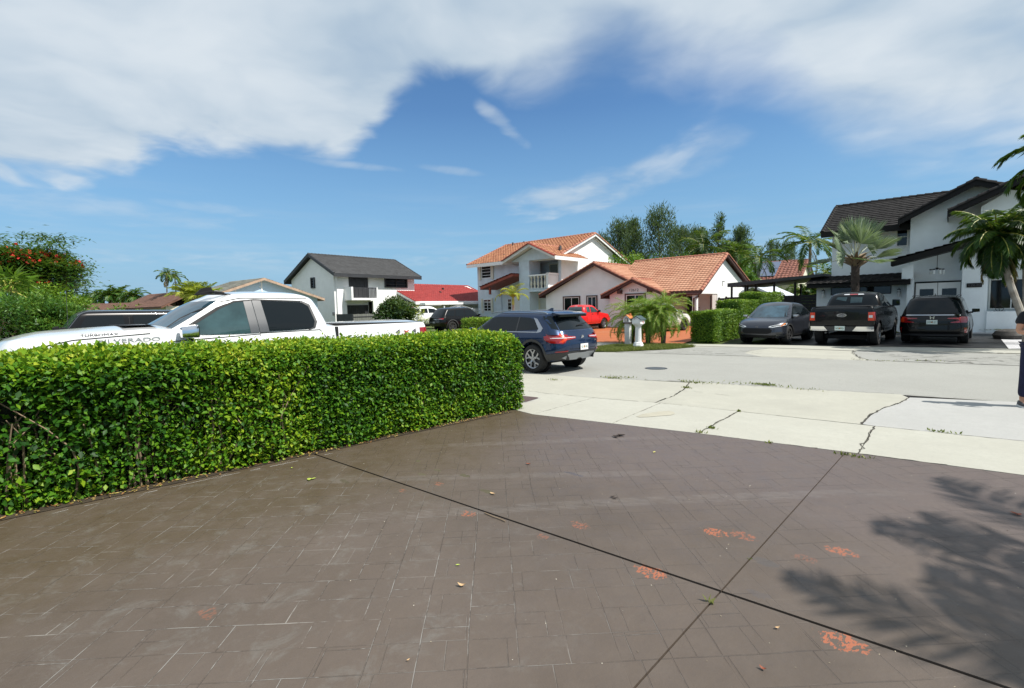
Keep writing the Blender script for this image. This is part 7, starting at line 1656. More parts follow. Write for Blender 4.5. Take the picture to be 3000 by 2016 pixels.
for i, (u, d, h_, r_, lb) in enumerate([(15, 14.5, 2.25, 1.0, 'loose leafy shrub at the far left edge before the white roof'), (85, 15.0, 2.15, 1.0, 'loose leafy shrub below the fan palm'), (140, 15.2, 2.05, .85, 'loose leafy shrub below the round tree'), (185, 15.0, 1.95, .6, 'twiggy leafy shrub touching the off-roader windscreen')]):
    P_ = AT(u, 950, d); x, y = float(P_[0]), float(P_[1])
    t = thing('loose_shrub', lb, 'shrub', (x, y, 0), 0, 'shrubs screening the neighbouring lot'); n = 5200
    P, Nv, tt = cluster_crown((0, 0, h_ * .62), (r_, r_, h_ * .42), 34, n, .1); 
    gaps_ = (P[:, 2] < 1.5) & (rng.random(n) < .55); P, Nv, tt = P[~gaps_], Nv[~gaps_], tt[~gaps_]; n = len(P)
    leafmesh('foliage', P, unit(Nv + rnd_dir(n)), rnd_dir(n), rng.uniform(.09, .18, n), rng.uniform(.035, .06, n), .22 + tt, M['leaf_tree'], t)
    b = MB()
    for k in range(14): b.tube([(rng.normal() * .2, rng.normal() * .2, 0), (rng.normal() * .3, rng.normal() * .3, h_ * .45), (rng.normal() * r_ * .5, rng.normal() * r_ * .5, h_ * .85)], [.03, .02, .008], 5)
    b.build('stems', M['twig'], t)
x, y = -7.6, -1.05; t = thing('conifer_shrub', 'feathery bright green conifer shrub cut by the left edge', 'shrub', (x, y, 0)); n = 5000
a = rng.uniform(0, 6.283, n); z = rng.random(n) ** .8 * 1.78; r_ = .52 * np.sqrt(np.clip(1 - (z / 1.9) ** 2.2, 0, 1)) * (.8 + .25 * rng.random(n)); P = np.stack([np.cos(a) * r_, np.sin(a) * r_, z], 1)
leafmesh('foliage', P, unit(P * np.array([.6, .6, 0]) + np.array([0, 0, .8]) + rnd_dir(n) * .3), unit(P * np.array([1, 1, .0]) + rnd_dir(n) * .5), rng.uniform(.05, .10, n), rng.uniform(.015, .03, n), .25 + rng.normal(size=n) * .1, M['leaf_bright'], t); MB().lathe([(.3, 0), (.36, .6), (.2, 1.3), (.03, 1.6)], 12).build('inner_shade', M['soil'], t)
# far palms left of centre
desc = ['leftmost and lowest', 'second from the left', 'third from the left, tallest', 'fourth from the left', 'fifth from the left, beside the aerial', 'rightmost, widest crown']
for i, (u, vtop, d) in enumerate([(200, 862, 95), (248, 862, 88), (290, 853, 86), (325, 850, 84), (347, 846, 86), (390, 852, 82)]):
    P_ = AT(u, vtop, d); feather_palm('far_palm', 'distant palm over the brown roofs, ' + desc[i] + ' of the row', float(P_[0]), float(P_[1]), float(P_[2]) - 1.0, nf=22, L=2.6, ll=.9, lw=.22, nl=14, r0=.13, r1=.11, dead=1, group='row of distant palms', shaft=False, tint=.05)
for i, (u, d, r_, h_) in enumerate([(215, 80, 3.0, 2.6), (262, 80, 2.5, 2.9), (310, 78, 2.6, 2.5), (360, 74, 3., 2.9), (415, 60, 2.4, 2.9), (452, 58, 2.0, 2.6)]):
    P_ = AT(u, 905, d); shrub('far_bush', ['dark bush under the leftmost distant palm', 'dark bush under the second distant palm', 'dark bush in the middle of the distant palm row', 'bush under the widest distant palm', 'yellowish bush right of the distant palms', 'yellowish bush below the thin-stemmed palm'][i], P_[0], P_[1], r_, h_, M['leaf_tree'] if i < 4 else M['leaf_bright'], 1500, .35, 'bushes below the distant palms')
P_ = AT(480, 800, 60); feather_palm('slender_palm', 'thin-stemmed palm with ragged crown left of the yellow palm', float(P_[0]), float(P_[1]), 6.2, lean=(.3, .2), nf=11, L=1.4, ll=.5, lw=.1, nl=16, r0=.08, r1=.06)
P_ = AT(512, 810, 62); feather_palm('slender_palm', 'second thin palm, shorter, just right of the ragged one', float(P_[0]), float(P_[1]), 6.0, nf=12, L=1.5, ll=.5, lw=.1, nl=16, r0=.08, r1=.06)
P_ = AT(555, 850, 33); feather_palm('areca_palm', 'yellow-green clump palm in front of the tan gable', float(P_[0]), float(P_[1]), 2.95, nf=28, L=1.35, ll=.5, lw=.06, nl=24, m_='leaf_yellow', shaft=False, el=(.1, 1.4), droop=(.8, 1.5), dead=0, r0=.12)
P_ = AT(598, 860, 32); feather_palm('areca_palm', 'yellow-green clump palm touching the pale blue house', float(P_[0]), float(P_[1]), 2.8, nf=24, L=1.2, ll=.45, lw=.06, nl=24, m_='leaf_yellow', shaft=False, el=(.1, 1.4), droop=(.8, 1.5), dead=0, r0=.12, tint=.1)
# palm before the grey villa
P_ = AT(1503, 880, 33.5); feather_palm('yellow_palm', 'small yellow-green palm before the grey villa door', float(P_[0]), float(P_[1]), 1.9, nf=9, L=1.5, ll=.34, lw=.05, nl=34, m_='leaf_yellow', el=(.5, 1.5), droop=(1.4, 2.6), dead=0, r0=.09, r1=.08, hang=.6)

# ------------------------------------------------------------------ casuarinas and palms behind the bungalow
lab = ['leftmost, half behind the villa roof', 'broad, second from the left', 'narrow spire right of the broad one', 'tallest in the row', 'right shoulder of the tallest', 'mid-height, left of the coconut palm', 'bare-topped with clumps of needles on thin twigs', 'dense dark column standing alone', 'small dark one left of the lone column', 'small spire above the bungalow peak', 'faint far spire left of the solar roof', 'faint far spire above the solar roof', 'distant dark spire right of the solar roof', 'distant spire beside the tall palm']
for i, (u, v, d, wd, sp) in enumerate([(1765, 690, 78, 5.5, 0), (1822, 645, 74, 6.0, 0), (1868, 628, 76, 4.2, 0), (1936, 604, 72, 6.8, 0), (1995, 670, 78, 6.5, 0), (2040, 662, 80, 5.0, 0), (2100, 612, 74, 4.5, 1), (2171, 655, 82, 4.4, 0), (2140, 700, 84, 4.0, 0), (2188, 705, 88, 3.2, 0), (2255, 690, 105, 3.0, 0), (2266, 694, 112, 3.0, 0), (2297, 697, 108, 3.6, 0), (2310, 698, 110, 3.4, 0)]):
    P_ = AT(u, v, d); needle_tree('casuarina', 'grey-green feathery tree behind the bungalow, ' + lab[i], float(P_[0]), float(P_[1]), float(P_[2]) * .88, wd * .85, 4600 if i < 9 else 2000, bool(sp), 'casuarinas behind the bungalow')
for i, (u, v, d, rx, rz, mm, lb) in enumerate([(1800, 742, 56, 3.2, 2.4, 'leaf_bright', 'bright green broad-leaved tree beside the white villa gable'), (1862, 775, 54, 2.6, 2.0, 'leaf_bright', 'bright green tree low over the bungalow ridge'), (1905, 758, 60, 4.0, 2.6, 'leaf_tree', 'dark spreading tree below the tallest casuarina'), (1985, 752, 60, 3.6, 2.5, 'leaf_tree', 'dark bushy tree left of the coconut palm'), (2050, 745, 64, 3.4, 2.6, 'leaf_mango', 'dark tree behind the coconut palm'), (2130, 752, 62, 3.4, 2.6, 'leaf_tree', 'dark tree right of the coconut palm'), (2150, 790, 50, 2.0, 1.8, 'leaf_tree', 'dark tree at the bungalow peak')]):
    P_ = AT(u, v, d); broad_tree('broadleaf_tree', lb, float(P_[0]), float(P_[1]), float(P_[2]), (rx, rx, rz), M[mm], 4200, .30, 60, 'broad-leaved trees behind the bungalow', trunk=.16)
P_ = AT(2062, 720, 60); feather_palm('coconut_palm', 'large dark coconut palm behind the bungalow ridge', float(P_[0]), float(P_[1]), float(P_[2]) - .2, nf=22, L=4.2, ll=.95, lw=.10, nl=34, r0=.2, r1=.14, shaft=False, droop=(1.2, 2.1), el=(-.7, 1.35), tint=-.15, hang=.7)
P_ = AT(2158, 735, 58); feather_palm('coconut_palm', 'smaller palm behind the bungalow peak', float(P_[0]), float(P_[1]), float(P_[2]) - .2, nf=16, L=2.8, ll=.8, lw=.09, nl=28, r0=.16, r1=.12, shaft=False)
P_ = AT(2224, 752, 52); feather_palm('coconut_palm', 'palm with yellow-green crownshaft before the solar panels', float(P_[0]), float(P_[1]), float(P_[2]) - .55, nf=15, L=2.7, ll=.8, lw=.08, nl=30, r0=.14, r1=.12, tint=.15)
P_ = AT(2374, 712, 50); feather_palm('royal_palm', 'tall palm with long arching fronds left of the white two-storey house', float(P_[0]), float(P_[1]), float(P_[2]) - .4, nf=17, L=3.6, ll=.8, lw=.08, nl=38, r0=.17, r1=.13, tint=.12, aim={0: (2.75, .75), 1: (2.3, 1.1), 2: (3.05, .25)})
P_ = AT(2420, 800, 46); feather_palm('royal_palm', 'low palm with brown trunk beside the upper white wall', float(P_[0]), float(P_[1]), float(P_[2]) - .4, nf=14, L=2.2, ll=.6, lw=.07, nl=26, trunk_m='bark_dark', r0=.17, r1=.14, tint=.25)
alab = ['leftmost', 'second from the left', 'third from the left', 'middle', 'fifth from the left', 'sixth from the left', 'rightmost']
for i, (u, v, d) in enumerate([(2215, 850, 46), (2252, 838, 47), (2290, 830, 47), (2328, 826, 46), (2362, 815, 45), (2395, 805, 45), (2425, 815, 43)]):
    P_ = AT(u, v, d); feather_palm('areca_clump', 'dark green areca palm clump over the black fence, ' + alab[i], float(P_[0]), float(P_[1]), float(P_[2]) - 1.6, nf=34, L=1.9, ll=.5, lw=.07, nl=26, shaft=False, el=(-.7, 1.4), droop=(1.0, 1.9), dead=0, r0=.25, r1=.2, group='areca palms over the fence', tint=.05, hang=.5)
P_ = AT(2345, 885, 56); t = thing('yellow_wall', 'low yellow garden wall glimpsed under the carport roof', 'wall', (float(P_[0]), float(P_[1]), 0), R(2)); MB().box(-3, 5, 0, .2, 0, 2.6).build('wall_face', mat('yellow_wall', (.45, .33, .08), .8), t)

# ------------------------------------------------------------------ palms on the 12620 lot
fan_palm('silver_fan_palm', 'silver-green fan palm with shaggy trunk above the black pickup', -4.62, 29.0, 3.45, 19, 1.05, 1.2, 'leaf_silver', .17, el=(-.15, 1.5), droop=.02, nseg=26, spread=2.6)
feather_palm('leaning_palm', 'leaning palm with yellow crownshaft in front of the number 12620 wall', 1.0, 24.6, 3.4, lean=(-.70, -.1), nf=32, L=1.62, ll=.50, lw=.045, nl=62, r0=.125, r1=.085, el=(-1.0, 1.45), droop=(1.0, 2.2), tint=-.12, dead=3, hang=.75, trunk_pts=[(.15, 0, -.05), (-.02, 0, .8), (-.38, -.05, 2.05), (-.70, -.1, 3.4)])
feather_palm('slim_palm', 'slim upright grey palm trunk just right of the leaning one', 1.10, 25.2, 3.6, lean=(-.15, .1), nf=14, L=2.0, ll=.55, lw=.055, nl=40, r0=.11, r1=.09, el=(-.9, 1.3), droop=(1.2, 2.0), tint=.0, hang=.55)
feather_palm('tall_palm', 'tall palm whose crown fills the upper right corner above the roof', 1.9, 22.3, 5.2, lean=(.05, .0), nf=26, L=2.1, ll=.62, lw=.05, nl=50, r0=.15, r1=.12, el=(-.9, 1.3), droop=(1.3, 2.3), tint=-.02, hang=.5, aim={3: (3.35, .9), 6: (3.0, .1), 9: (2.6, -.4)})
# palm outside the frame whose shadow falls on the driveway
feather_palm('garden_palm', 'palm beside our driveway throwing its shadow on the paving', 5.9, 6.3, 5.7, lean=(-.2, .1), nf=16, L=2.3, ll=.6, lw=.05, nl=50, r0=.13, r1=.10, el=(-.8, 1.2), droop=(1.3, 2.1), dead=0, hang=.6)
feather_palm('garden_palm', 'second palm beside our driveway, nearer the house, shading the paving', 5.75, 4.75, 5.5, lean=(-.2, .1), nf=30, L=2.2, ll=.6, lw=.055, nl=54, r0=.13, r1=.10, el=(-.8, 1.2), droop=(1.3, 2.1), dead=0, hang=.6)
feather_palm('garden_palm', 'third palm beside our driveway, nearest the camera, shading the paving', 6.3, 3.2, 5.3, lean=(-.2, .1), nf=28, L=2.2, ll=.6, lw=.055, nl=54, r0=.13, r1=.10, el=(-.8, 1.2), droop=(1.3, 2.1), dead=0, hang=.6)
# feathery pygmy date clump beside the mailboxes
t = thing('date_palm_clump', 'feathery green pygmy date palms right behind the two mailboxes', 'palm', (-10.15, 18.75, 0))
A = [[] for _ in range(5)]; bt = MB(); bs = MB()
for (bx_, by_, top, nf, L, k0) in ((.0, .0, 1.15, 74, 1.38, 0), (-1.05, .5, 1.0, 60, 1.38, 1), (.5, .35, 1.3, 46, 1.4, 2)):
    bt = MB(); bt.tube(catmull([(bx_, by_, -.05), (bx_ + .05, by_, top * .5), (bx_ + .02, by_ + .05, top)], 4), [.12, .10, .10, .10, .10, .11, .12, .12, .12], 10); bt.build('trunk', M['bark_dark'], t, True)
    for i in range(nf):
        u_ = (i + .5) / nf; fr = frond((bx_ + .02, by_ + .05, top + .05), i * 2.399 + k0, 1.4 - 2.0 * u_, L * rng.uniform(.85, 1.1), rng.uniform(1.2, 2.2), 60, .26, .015, hang=.28, vee=.25, jit=.3)
        bs.tube([tuple(p) for p in fr[0][::2]], [.010 * (1 - q / 9) + .003 for q in range(len(fr[0][::2]))], 4)
        for k in range(5): A[k].append(fr[1 + k])
bs.build('leaf_stalks', M['crownshaft'], t)
P, D_, N_, Ln, W_ = [np.concatenate(q) for q in A]; leafmesh('fronds', P, D_, N_, Ln, W_, .36 + rng.uniform(-.2, .2, len(P)), M['leaf_roebelenii'], t, wide=.4)
# small plants by the white wall
x, y = G(2870, 962); t = thing('potted_yucca', 'spiky yucca in a squat dark pot against the white wall', 'potted plant', (1.0 * x + .05, y - .6, 0))
MB().lathe([(.18, 0), (.26, .12), (.28, .25), (.22, .38), (.16, .42), (.13, .40), (.05, .36)], 18).build('pot', M['pot'], t, True)
k = 46; az = rng.uniform(0, 6.283, k); e = rng.uniform(-.2, 1.4, k); D = np.stack([np.cos(az) * np.cos(e), np.sin(az) * np.cos(e), np.sin(e)], 1); leafmesh('leaves', np.repeat([[0, 0, .55]], k, 0), D, unit(rnd_dir(k) + [0, 0, 1]), rng.uniform(.4, .6, k), .035, .3, M['leaf_bright'], t, bend=.15); b = MB().tube([(0, 0, .3), (0, 0, .6)], .05, 8); b.build('stem', M['bark'], t)
x, y = G(2605, 975); t = thing('spider_plant', 'small striped grassy plant by the garage wall corner', 'plant', (x, y, 0)); k = 60; az = rng.uniform(0, 6.283, k); e = rng.uniform(.2, 1.4, k); D = np.stack([np.cos(az) * np.cos(e), np.sin(az) * np.cos(e), np.sin(e)], 1); leafmesh('leaves', np.zeros((k, 3)), D, unit(rnd_dir(k) + [0, 0, 1]), rng.uniform(.3, .5, k), .03, .4, M['leaf_yellow'], t, bend=.3)
for i, (u, v, lb) in enumerate([(2870, 968, 'long green fallen palm frond on the white gravel, nearer the pot'), (2935, 972, 'fallen palm frond lying towards the right palm trunks'), (2905, 974, 'partly browned fallen frond lying in front of the other two')]):
    x, y = G(u, v); t = thing('fallen_frond', lb, 'palm frond', (x, y, .02), R(20 - 30 * i), 'fallen fronds on the gravel'); fr = frond((-.9, 0, .05), 0, .12, 1.9, .25, 40, .4, .03, hang=.15, vee=0); fr[1][:, 2] = np.maximum(fr[1][:, 2], .02)
    leafmesh('leaflets', fr[1], fr[2] * np.array([1, 1, .25]), fr[3], fr[4], fr[5], .3, M['leaf_palm'] if i < 2 else M['leaf_palm_dry'], t); MB().tube([tuple(p) for p in fr[0][::2]], .012, 5).build('leaf_stalk', M['crownshaft'], t)
t = thing('rock', 'dark low boulder beside the palm trunks on the gravel', 'rock', (.75, 27.5, 0)); b = MB(); b.lathe([(.5, 0), (.55, .15), (.45, .3), (.2, .38)], 9); b.build('stone', M['pot'], t, True)
t = thing('garden_bench_ornament', 'small black iron ornament on the deep white window sill', 'ornament', (*HF.w(4.1, -.05), .98), HF.a); b = MB(); b.tube([(-.14 * math.cos(a), 0, .14 + .14 * math.sin(a)) for a in [i * .524 for i in range(13)]], .012, 5); b.tube([(-.12, 0, .14), (.12, 0, .14)], .01, 4); b.tube([(0, 0, .02), (0, 0, .27)], .01, 4); b.box(-.2, .2, -.03, .03, 0, .02); b.build('ironwork', M['iron'], t)

# ------------------------------------------------------------------ grass
def pts_in_poly(poly, n):
    poly = np.array(poly); lo, hi = poly.min(0), poly.max(0); out = []
    while len(out) < n:
        p = rng.uniform(lo, hi, (n, 2)); ins = np.zeros(n, bool); j = len(poly) - 1
        for i in range(len(poly)):
            xi, yi = poly[i]; xj, yj = poly[j]; c = ((yi > p[:, 1]) != (yj > p[:, 1])) & (p[:, 0] < (xj - xi) * (p[:, 1] - yi) / (yj - yi + 1e-12) + xi); ins ^= c; j = i
        out += list(p[ins])
    return np.array(out[:n])
def grass(name, P2, L, label, m_=None, spread=.5):
    n = len(P2); P = np.concatenate([P2, np.full((n, 1), -.003)], 1)
    o = leafmesh(name, P, unit(rnd_dir(n) * spread + np.array([0, 0, 1.])), rnd_dir(n), L * rng.uniform(.5, 1.3, n), .018 * rng.uniform(.6, 1.4, n), .2 + rng.normal(size=n) * .15, m_ or M['leaf_grass']); tag(o, label, None, None, 'stuff'); return o
gp = pts_in_poly(grass_poly, 26000); grass('grass', gp, .11, 'short sunlit grass strip below the mailboxes')
tuft = []
for (u, v, n, s_) in [(2240, 1128, 260, .10), (2218, 1127, 90, .25), (2030, 1121, 160, .16), (2060, 1120, 60, .3), (1795, 1108, 160, .14), (1840, 1107, 70, .2), (2165, 1207, 40, .02), (2014, 1137, 90, .05), (2085, 1256, 60, .03), (2050, 1268, 40, .03), (2255, 1299, 35, .02), (2740, 1265, 40, .05), (2800, 1272, 16, .04), (2495, 1338, 70, .08), (2195, 1640, 5, .008), (2078, 1770, 9, .012), (2310, 1136, 80, .3), (1620, 1113, 50, .1), (2560, 1056, 40, .3), (2700, 1057, 40, .3)]:
    c = np.array(G(u, v)); tuft.append(c + rng.normal(size=(n, 2)) * np.array([s_, s_ * .25 + .01]))
grass('grass', np.concatenate(tuft)[::2], .05, 'tufts of weeds growing from the pavement joints', M['leaf_grass'], .9)
# ------------------------------------------------------------------ mailboxes
x, y = G(1840, 1014); t = thing('mailbox', 'little white house-shaped mailbox with orange shingle roof on a plain square post', 'mailbox', (x, y, 0), R(6))
MB().box(-.105, .105, -.105, .105, 0, .93).build('post', M['concrete_post'], t, bevel=.012)
MB().box(-.17, .17, -.16, .22, .93, .975).build('base_board', M['trim_brown'], t)
o = MB().py([(-.135, .975), (.135, .975), (.135, 1.16), (0, 1.27), (-.135, 1.16)], -.15, .22).build('box', M['mailbox_white'], t)
b = MB(); a_ = [(-.07, 1.0)] + [(.07 * math.cos(R(180 - 18 * i)), 1.10 + .07 * math.sin(R(18 * i))) for i in range(11)] + [(.07, 1.0)]; b.py(a_, -.165, -.15); d_ = b.build('door', M['trim'], t)
b = MB(); b.py([(-.048, 1.01)] + [(.048 * math.cos(R(180 - 18 * i)), 1.10 + .048 * math.sin(R(18 * i))) for i in range(11)] + [(.048, 1.01)], -.172, -.165); b.build('door_panel', M['stucco_pink'], d_)
for yy in (-.02, .12):
    w_ = MB().box(.135, .142, yy - .035, yy + .035, 1.02, 1.12).build('window', M['trim_brown'], t); MB().box(.142, .146, yy - .015, yy + .015, 1.03, 1.11).build('pane', M['mailbox_orange'], w_)
b = MB()
for sx in (-1, 1):
    for k in range(6): u0, u1 = k / 6, (k + 1) / 6 + .02; f_ = lambda u: (sx * (.18 - .18 * u), 1.125 + .15 * u); p, q = f_(u0), f_(min(u1, 1)); b.add([(p[0], -.20, p[1] + .016), (p[0], .26, p[1] + .016), (q[0], .26, q[1] + .006), (q[0], -.20, q[1] + .006), (p[0], -.20, p[1]), (p[0], .26, p[1]), (q[0], .26, q[1] - .004), (q[0], -.20, q[1] - .004)], [(0, 1, 2, 3), (7, 6, 5, 4), (0, 4, 5, 1), (1, 5, 6, 2), (2, 6, 7, 3), (3, 7, 4, 0)])
r_ = b.build('roof', M['mailbox_orange'], t); MB().box(.02, .09, .05, .13, 1.22, 1.34).build('chimney', M['mailbox_orange'], r_)
x, y = G(1870, 1020); t = thing('mailbox', 'white mailbox with dark grey roof on a round fluted pedestal', 'mailbox', (x, y, 0), R(8))
MB().box(-.30, .30, -.28, .28, 0, .03).build('slab', M['concrete_b'], t)
b = MB(); b.lathe([(.215, .03), (.215, .13), (.19, .15), (.185, .20), (.15, .23)], 8); b.build('plinth', M['mailbox_white'], t)
b = MB(); n = 48; V = []
for z, r0 in ((.22, .135), (.30, .125), (.82, .11), (.84, .115)):
    V += [((r0 - .010 * (k % 4 == 0)) * math.cos(2 * math.pi * k / n), (r0 - .010 * (k % 4 == 0)) * math.sin(2 * math.pi * k / n), z) for k in range(n)]
b.add(V, [(i * n + k, i * n + (k + 1) % n, (i + 1) * n + (k + 1) % n, (i + 1) * n + k) for i in range(3) for k in range(n)]); b.lathe([(.115, .82), (.12, .84), (.15, .88), (.20, .92), (.21, .94)], 24); b.build('column', M['mailbox_white'], t, True, 30)
MB().py([(-.165, .94), (.165, .94), (.165, 1.13), (0, 1.235), (-.165, 1.13)], -.22, .26).build('box', M['mailbox_white'], t, bevel=.006)
b = MB(); b.py([(-.12, .97)] + [(.12 * math.cos(R(180 - 18 * i)), 1.08 + .10 * math.sin(R(18 * i))) for i in range(11)] + [(.12, .97)], -.232, -.22); d_ = b.build('door', M['mailbox_white'], t)
b = MB(); b.tube([(-.02 + .035 * math.cos(a), -.238, 1.13 + .035 * math.sin(a)) for a in [i * .55 for i in range(9)]], .005, 5); b.build('handle', M['pillar_grey'], d_)
b = MB(); b.box(.165, .172, .02, .10, 1.0, 1.03); b.box(.165, .172, .09, .11, .955, 1.03); b.build('flag', M['ink_red'], t)
b = MB()
for sx in (-1, 1): b.add([(sx * .215, -.26, 1.115), (sx * .215, .30, 1.115), (0, .30, 1.255), (0, -.26, 1.255), (sx * .215, -.26, 1.09), (sx * .215, .30, 1.09), (0, .30, 1.228), (0, -.26, 1.228)], [(0, 1, 2, 3), (7, 6, 5, 4), (0, 4, 5, 1), (1, 5, 6, 2), (2, 6, 7, 3), (3, 7, 4, 0)])
b.build('roof', M['mailbox_roof'], t)

# ------------------------------------------------------------------ the person at the right edge
def skin_mesh(name, verts, edges, radii, m_, parent, levels=2, root=0):
    me = bpy.data.meshes.new(name); me.from_pydata([tuple(v) for v in verts], edges, []); o = bpy.data.objects.new(name, me); COL.objects.link(o)
    sk = o.modifiers.new('s', 'SKIN'); sk.use_smooth_shade = True; sk.branch_smoothing = .6
    if not me.skin_vertices: me.attributes.new
    for i, r_ in enumerate(radii):
        me.skin_vertices[0].data[i].radius = (r_, r_) if not isinstance(r_, tuple) else r_
        me.skin_vertices[0].data[i].use_root = (i == root)
    sb = o.modifiers.new('d', 'SUBSURF'); sb.levels = levels; sb.render_levels = levels
    bpy.context.view_layer.update(); dg = bpy.context.evaluated_depsgraph_get(); dg.update()
    m2 = bpy.data.meshes.new_from_object(o.evaluated_get(dg)); bpy.data.objects.remove(o); m2.materials.clear()
    return link(name, m2, m_, parent, True)
x, y = G(2993, 1190)
pt_ = thing('person', 'person in black T-shirt and dark blue jeans at the right edge, arms folded', 'person', (x + .14, y + .02, .0), R(14))
# body faces -y in its own frame; left arm is +x
J = {'pel': (0, 0, .95), 'sp1': (0, 0, 1.10), 'sp2': (0, -.01, 1.25), 'ch': (0, 0, 1.38), 'nk': (0, .01, 1.50), 'nk2': (0, -.005, 1.56), 'hd': (0, -.015, 1.64), 'hd2': (0, -.01, 1.72),
     'hl': (.10, 0, .90), 'kl': (.12, -.02, .50), 'al': (.13, .03, .10), 'fl': (.14, -.06, .045), 'tl': (.15, -.17, .035),
     'hr': (-.10, 0, .90), 'kr': (-.12, -.02, .50), 'ar': (-.13, .03, .10), 'fr': (-.14, -.06, .045), 'tr': (-.15, -.17, .035),
     'sl': (.17, .01, 1.42), 'el': (.235, -.03, 1.14), 'wl': (.03, -.22, 1.18), 'pl': (-.04, -.225, 1.20), 'sr': (-.17, .01, 1.42), 'er': (-.235, -.03, 1.14), 'wr': (-.02, -.25, 1.13), 'pr': (.05, -.25, 1.14)}
RD = {'pel': (.15, .11), 'sp1': (.135, .10), 'sp2': (.145, .105), 'ch': (.155, .11), 'nk': .062, 'nk2': .058, 'hd': (.078, .092), 'hd2': (.072, .085), 'hl': .088, 'kl': .058, 'al': .042, 'fl': (.045, .038), 'tl': (.042, .025), 'hr': .088, 'kr': .058, 'ar': .042, 'fr': (.045, .038), 'tr': (.042, .025),
      'sl': .058, 'el': .042, 'wl': .027, 'pl': (.036, .02), 'sr': .058, 'er': .042, 'wr': .027, 'pr': (.036, .02)}
E_ = [('pel', 'sp1'), ('sp1', 'sp2'), ('sp2', 'ch'), ('ch', 'nk'), ('nk', 'nk2'), ('nk2', 'hd'), ('hd', 'hd2'), ('pel', 'hl'), ('hl', 'kl'), ('kl', 'al'), ('al', 'fl'), ('fl', 'tl'), ('pel', 'hr'), ('hr', 'kr'), ('kr', 'ar'), ('ar', 'fr'), ('fr', 'tr'), ('ch', 'sl'), ('sl', 'el'), ('el', 'wl'), ('wl', 'pl'), ('ch', 'sr'), ('sr', 'er'), ('er', 'wr'), ('wr', 'pr')]
names = list(J); ix = {k: i for i, k in enumerate(names)}; verts = [J[k] for k in names]; rad = [RD[k] for k in names]; edges = [(ix[a], ix[b_]) for a, b_ in E_]
for side, sg in (('pl', -1), ('pr', 1)):                # five fingers each, curled round the other arm
    bx_, by_, bz_ = J[side]
    for k, (dz, ln) in enumerate(((.030, .060), (.010, .072), (-.010, .068), (-.030, .052))):
        i0 = len(verts); verts += [(bx_ + sg * .03, by_ - .008, bz_ + dz), (bx_ + sg * (.03 + ln * .6), by_ + .004, bz_ + dz * 1.1), (bx_ + sg * (.03 + ln), by_ + .03, bz_ + dz * 1.1)]; rad += [.010, .009, .0075]; edges += [(ix[side], i0), (i0, i0 + 1), (i0 + 1, i0 + 2)]
    i0 = len(verts); verts += [(bx_ + sg * .0, by_ - .012, bz_ + .045), (bx_ + sg * .025, by_ - .008, bz_ + .07)]; rad += [.011, .009]; edges += [(ix[side], i0), (i0, i0 + 1)]
bdy = skin_mesh('body', verts, edges, rad, M['skin'], pt_)
def sub(name, keys, ed, scale, m_, add=()):
    ks = keys; k_ = {k: i for i, k in enumerate(ks)}; v = [ALT.get(k, J[k] if k in J else None) for k in ks]; r_ = []
    for k in ks:
        q = RDA.get(k, RD.get(k, .05)); r_.append(tuple(c + scale for c in q) if isinstance(q, tuple) else q + scale)
    return skin_mesh(name, v, [(k_[a], k_[b_]) for a, b_ in ed], r_, m_, pt_)
ALT = {'hem': (0, 0, .84), 'sl2': (.215, -.01, 1.24), 'sr2': (-.215, -.01, 1.24), 'wa': (0, 0, .97), 'al': (.13, .02, .13), 'ar': (-.13, .02, .13), 'nk': (0, .005, 1.455)}
RDA = {'hem': (.155, .12), 'sl2': .056, 'sr2': .056, 'wa': (.145, .11), 'al': .058, 'ar': .058, 'kl': .07, 'kr': .07, 'nk': .07}
sub('shirt', ['hem', 'pel', 'sp1', 'sp2', 'ch', 'nk', 'sl', 'sl2', 'sr', 'sr2'], [('hem', 'pel'), ('pel', 'sp1'), ('sp1', 'sp2'), ('sp2', 'ch'), ('ch', 'nk'), ('ch', 'sl'), ('sl', 'sl2'), ('ch', 'sr'), ('sr', 'sr2')], .016, M['shirt'])
sub('jeans', ['wa', 'hl', 'kl', 'al', 'hr', 'kr', 'ar'], [('wa', 'hl'), ('hl', 'kl'), ('kl', 'al'), ('wa', 'hr'), ('hr', 'kr'), ('kr', 'ar')], .010, M['jeans'])
for sx in (1, -1):
    b = MB(); P = [(-.045, .07), (.045, .07), (.052, -.06), (.045, -.16), (0, -.19), (-.045, -.16), (-.052, -.06)]; cx_, cy_ = sx * .14, -.01
    V = [(cx_ + p, cy_ + q, .02) for p, q in P] + [(cx_ + p * 1.0, cy_ + q, .05) for p, q in P] + [(cx_ + p * .85, cy_ + q * .9 + .0, .085 if q > -.1 else .065) for p, q in P]; n = 7
    b.add(V, [tuple(range(2 * n, 3 * n))] + [(i * n + k, i * n + (k + 1) % n, (i + 1) * n + (k + 1) % n, (i + 1) * n + k) for i in range(2) for k in range(n)])
    s_ = b.build('shoe', M['shoe'], pt_, bevel=.012); MB().pz([(cx_ + p * 1.08, cy_ + q * 1.04) for p, q in P], 0, .024).build('sole', M['sole'], s_)
b = MB(); b.lathe([(.02, 1.60), (.085, 1.63), (.096, 1.70), (.088, 1.76), (.05, 1.805), (.01, 1.815)], 20, 0, .012); b.v = [(x_, y_ if y_ > -.02 else y_ * .7 - .0, z_ + max(0, -y_) * .5) for x_, y_, z_ in b.v]; b.build('hair', M['hair'], pt_, True, 80)
for sx in (1, -1): MB().lathe([(.002, -.112), (.011, -.108), (.011, -.098), (.002, -.094)], 10, sx * .032, 1.655, ax='y').build('eye', M['sole'], pt_, True); MB().lathe([(.01, 1.615), (.016, 1.63), (.014, 1.66), (.006, 1.67)], 8, sx * .088, .01).build('ear', M['skin'], pt_, True)
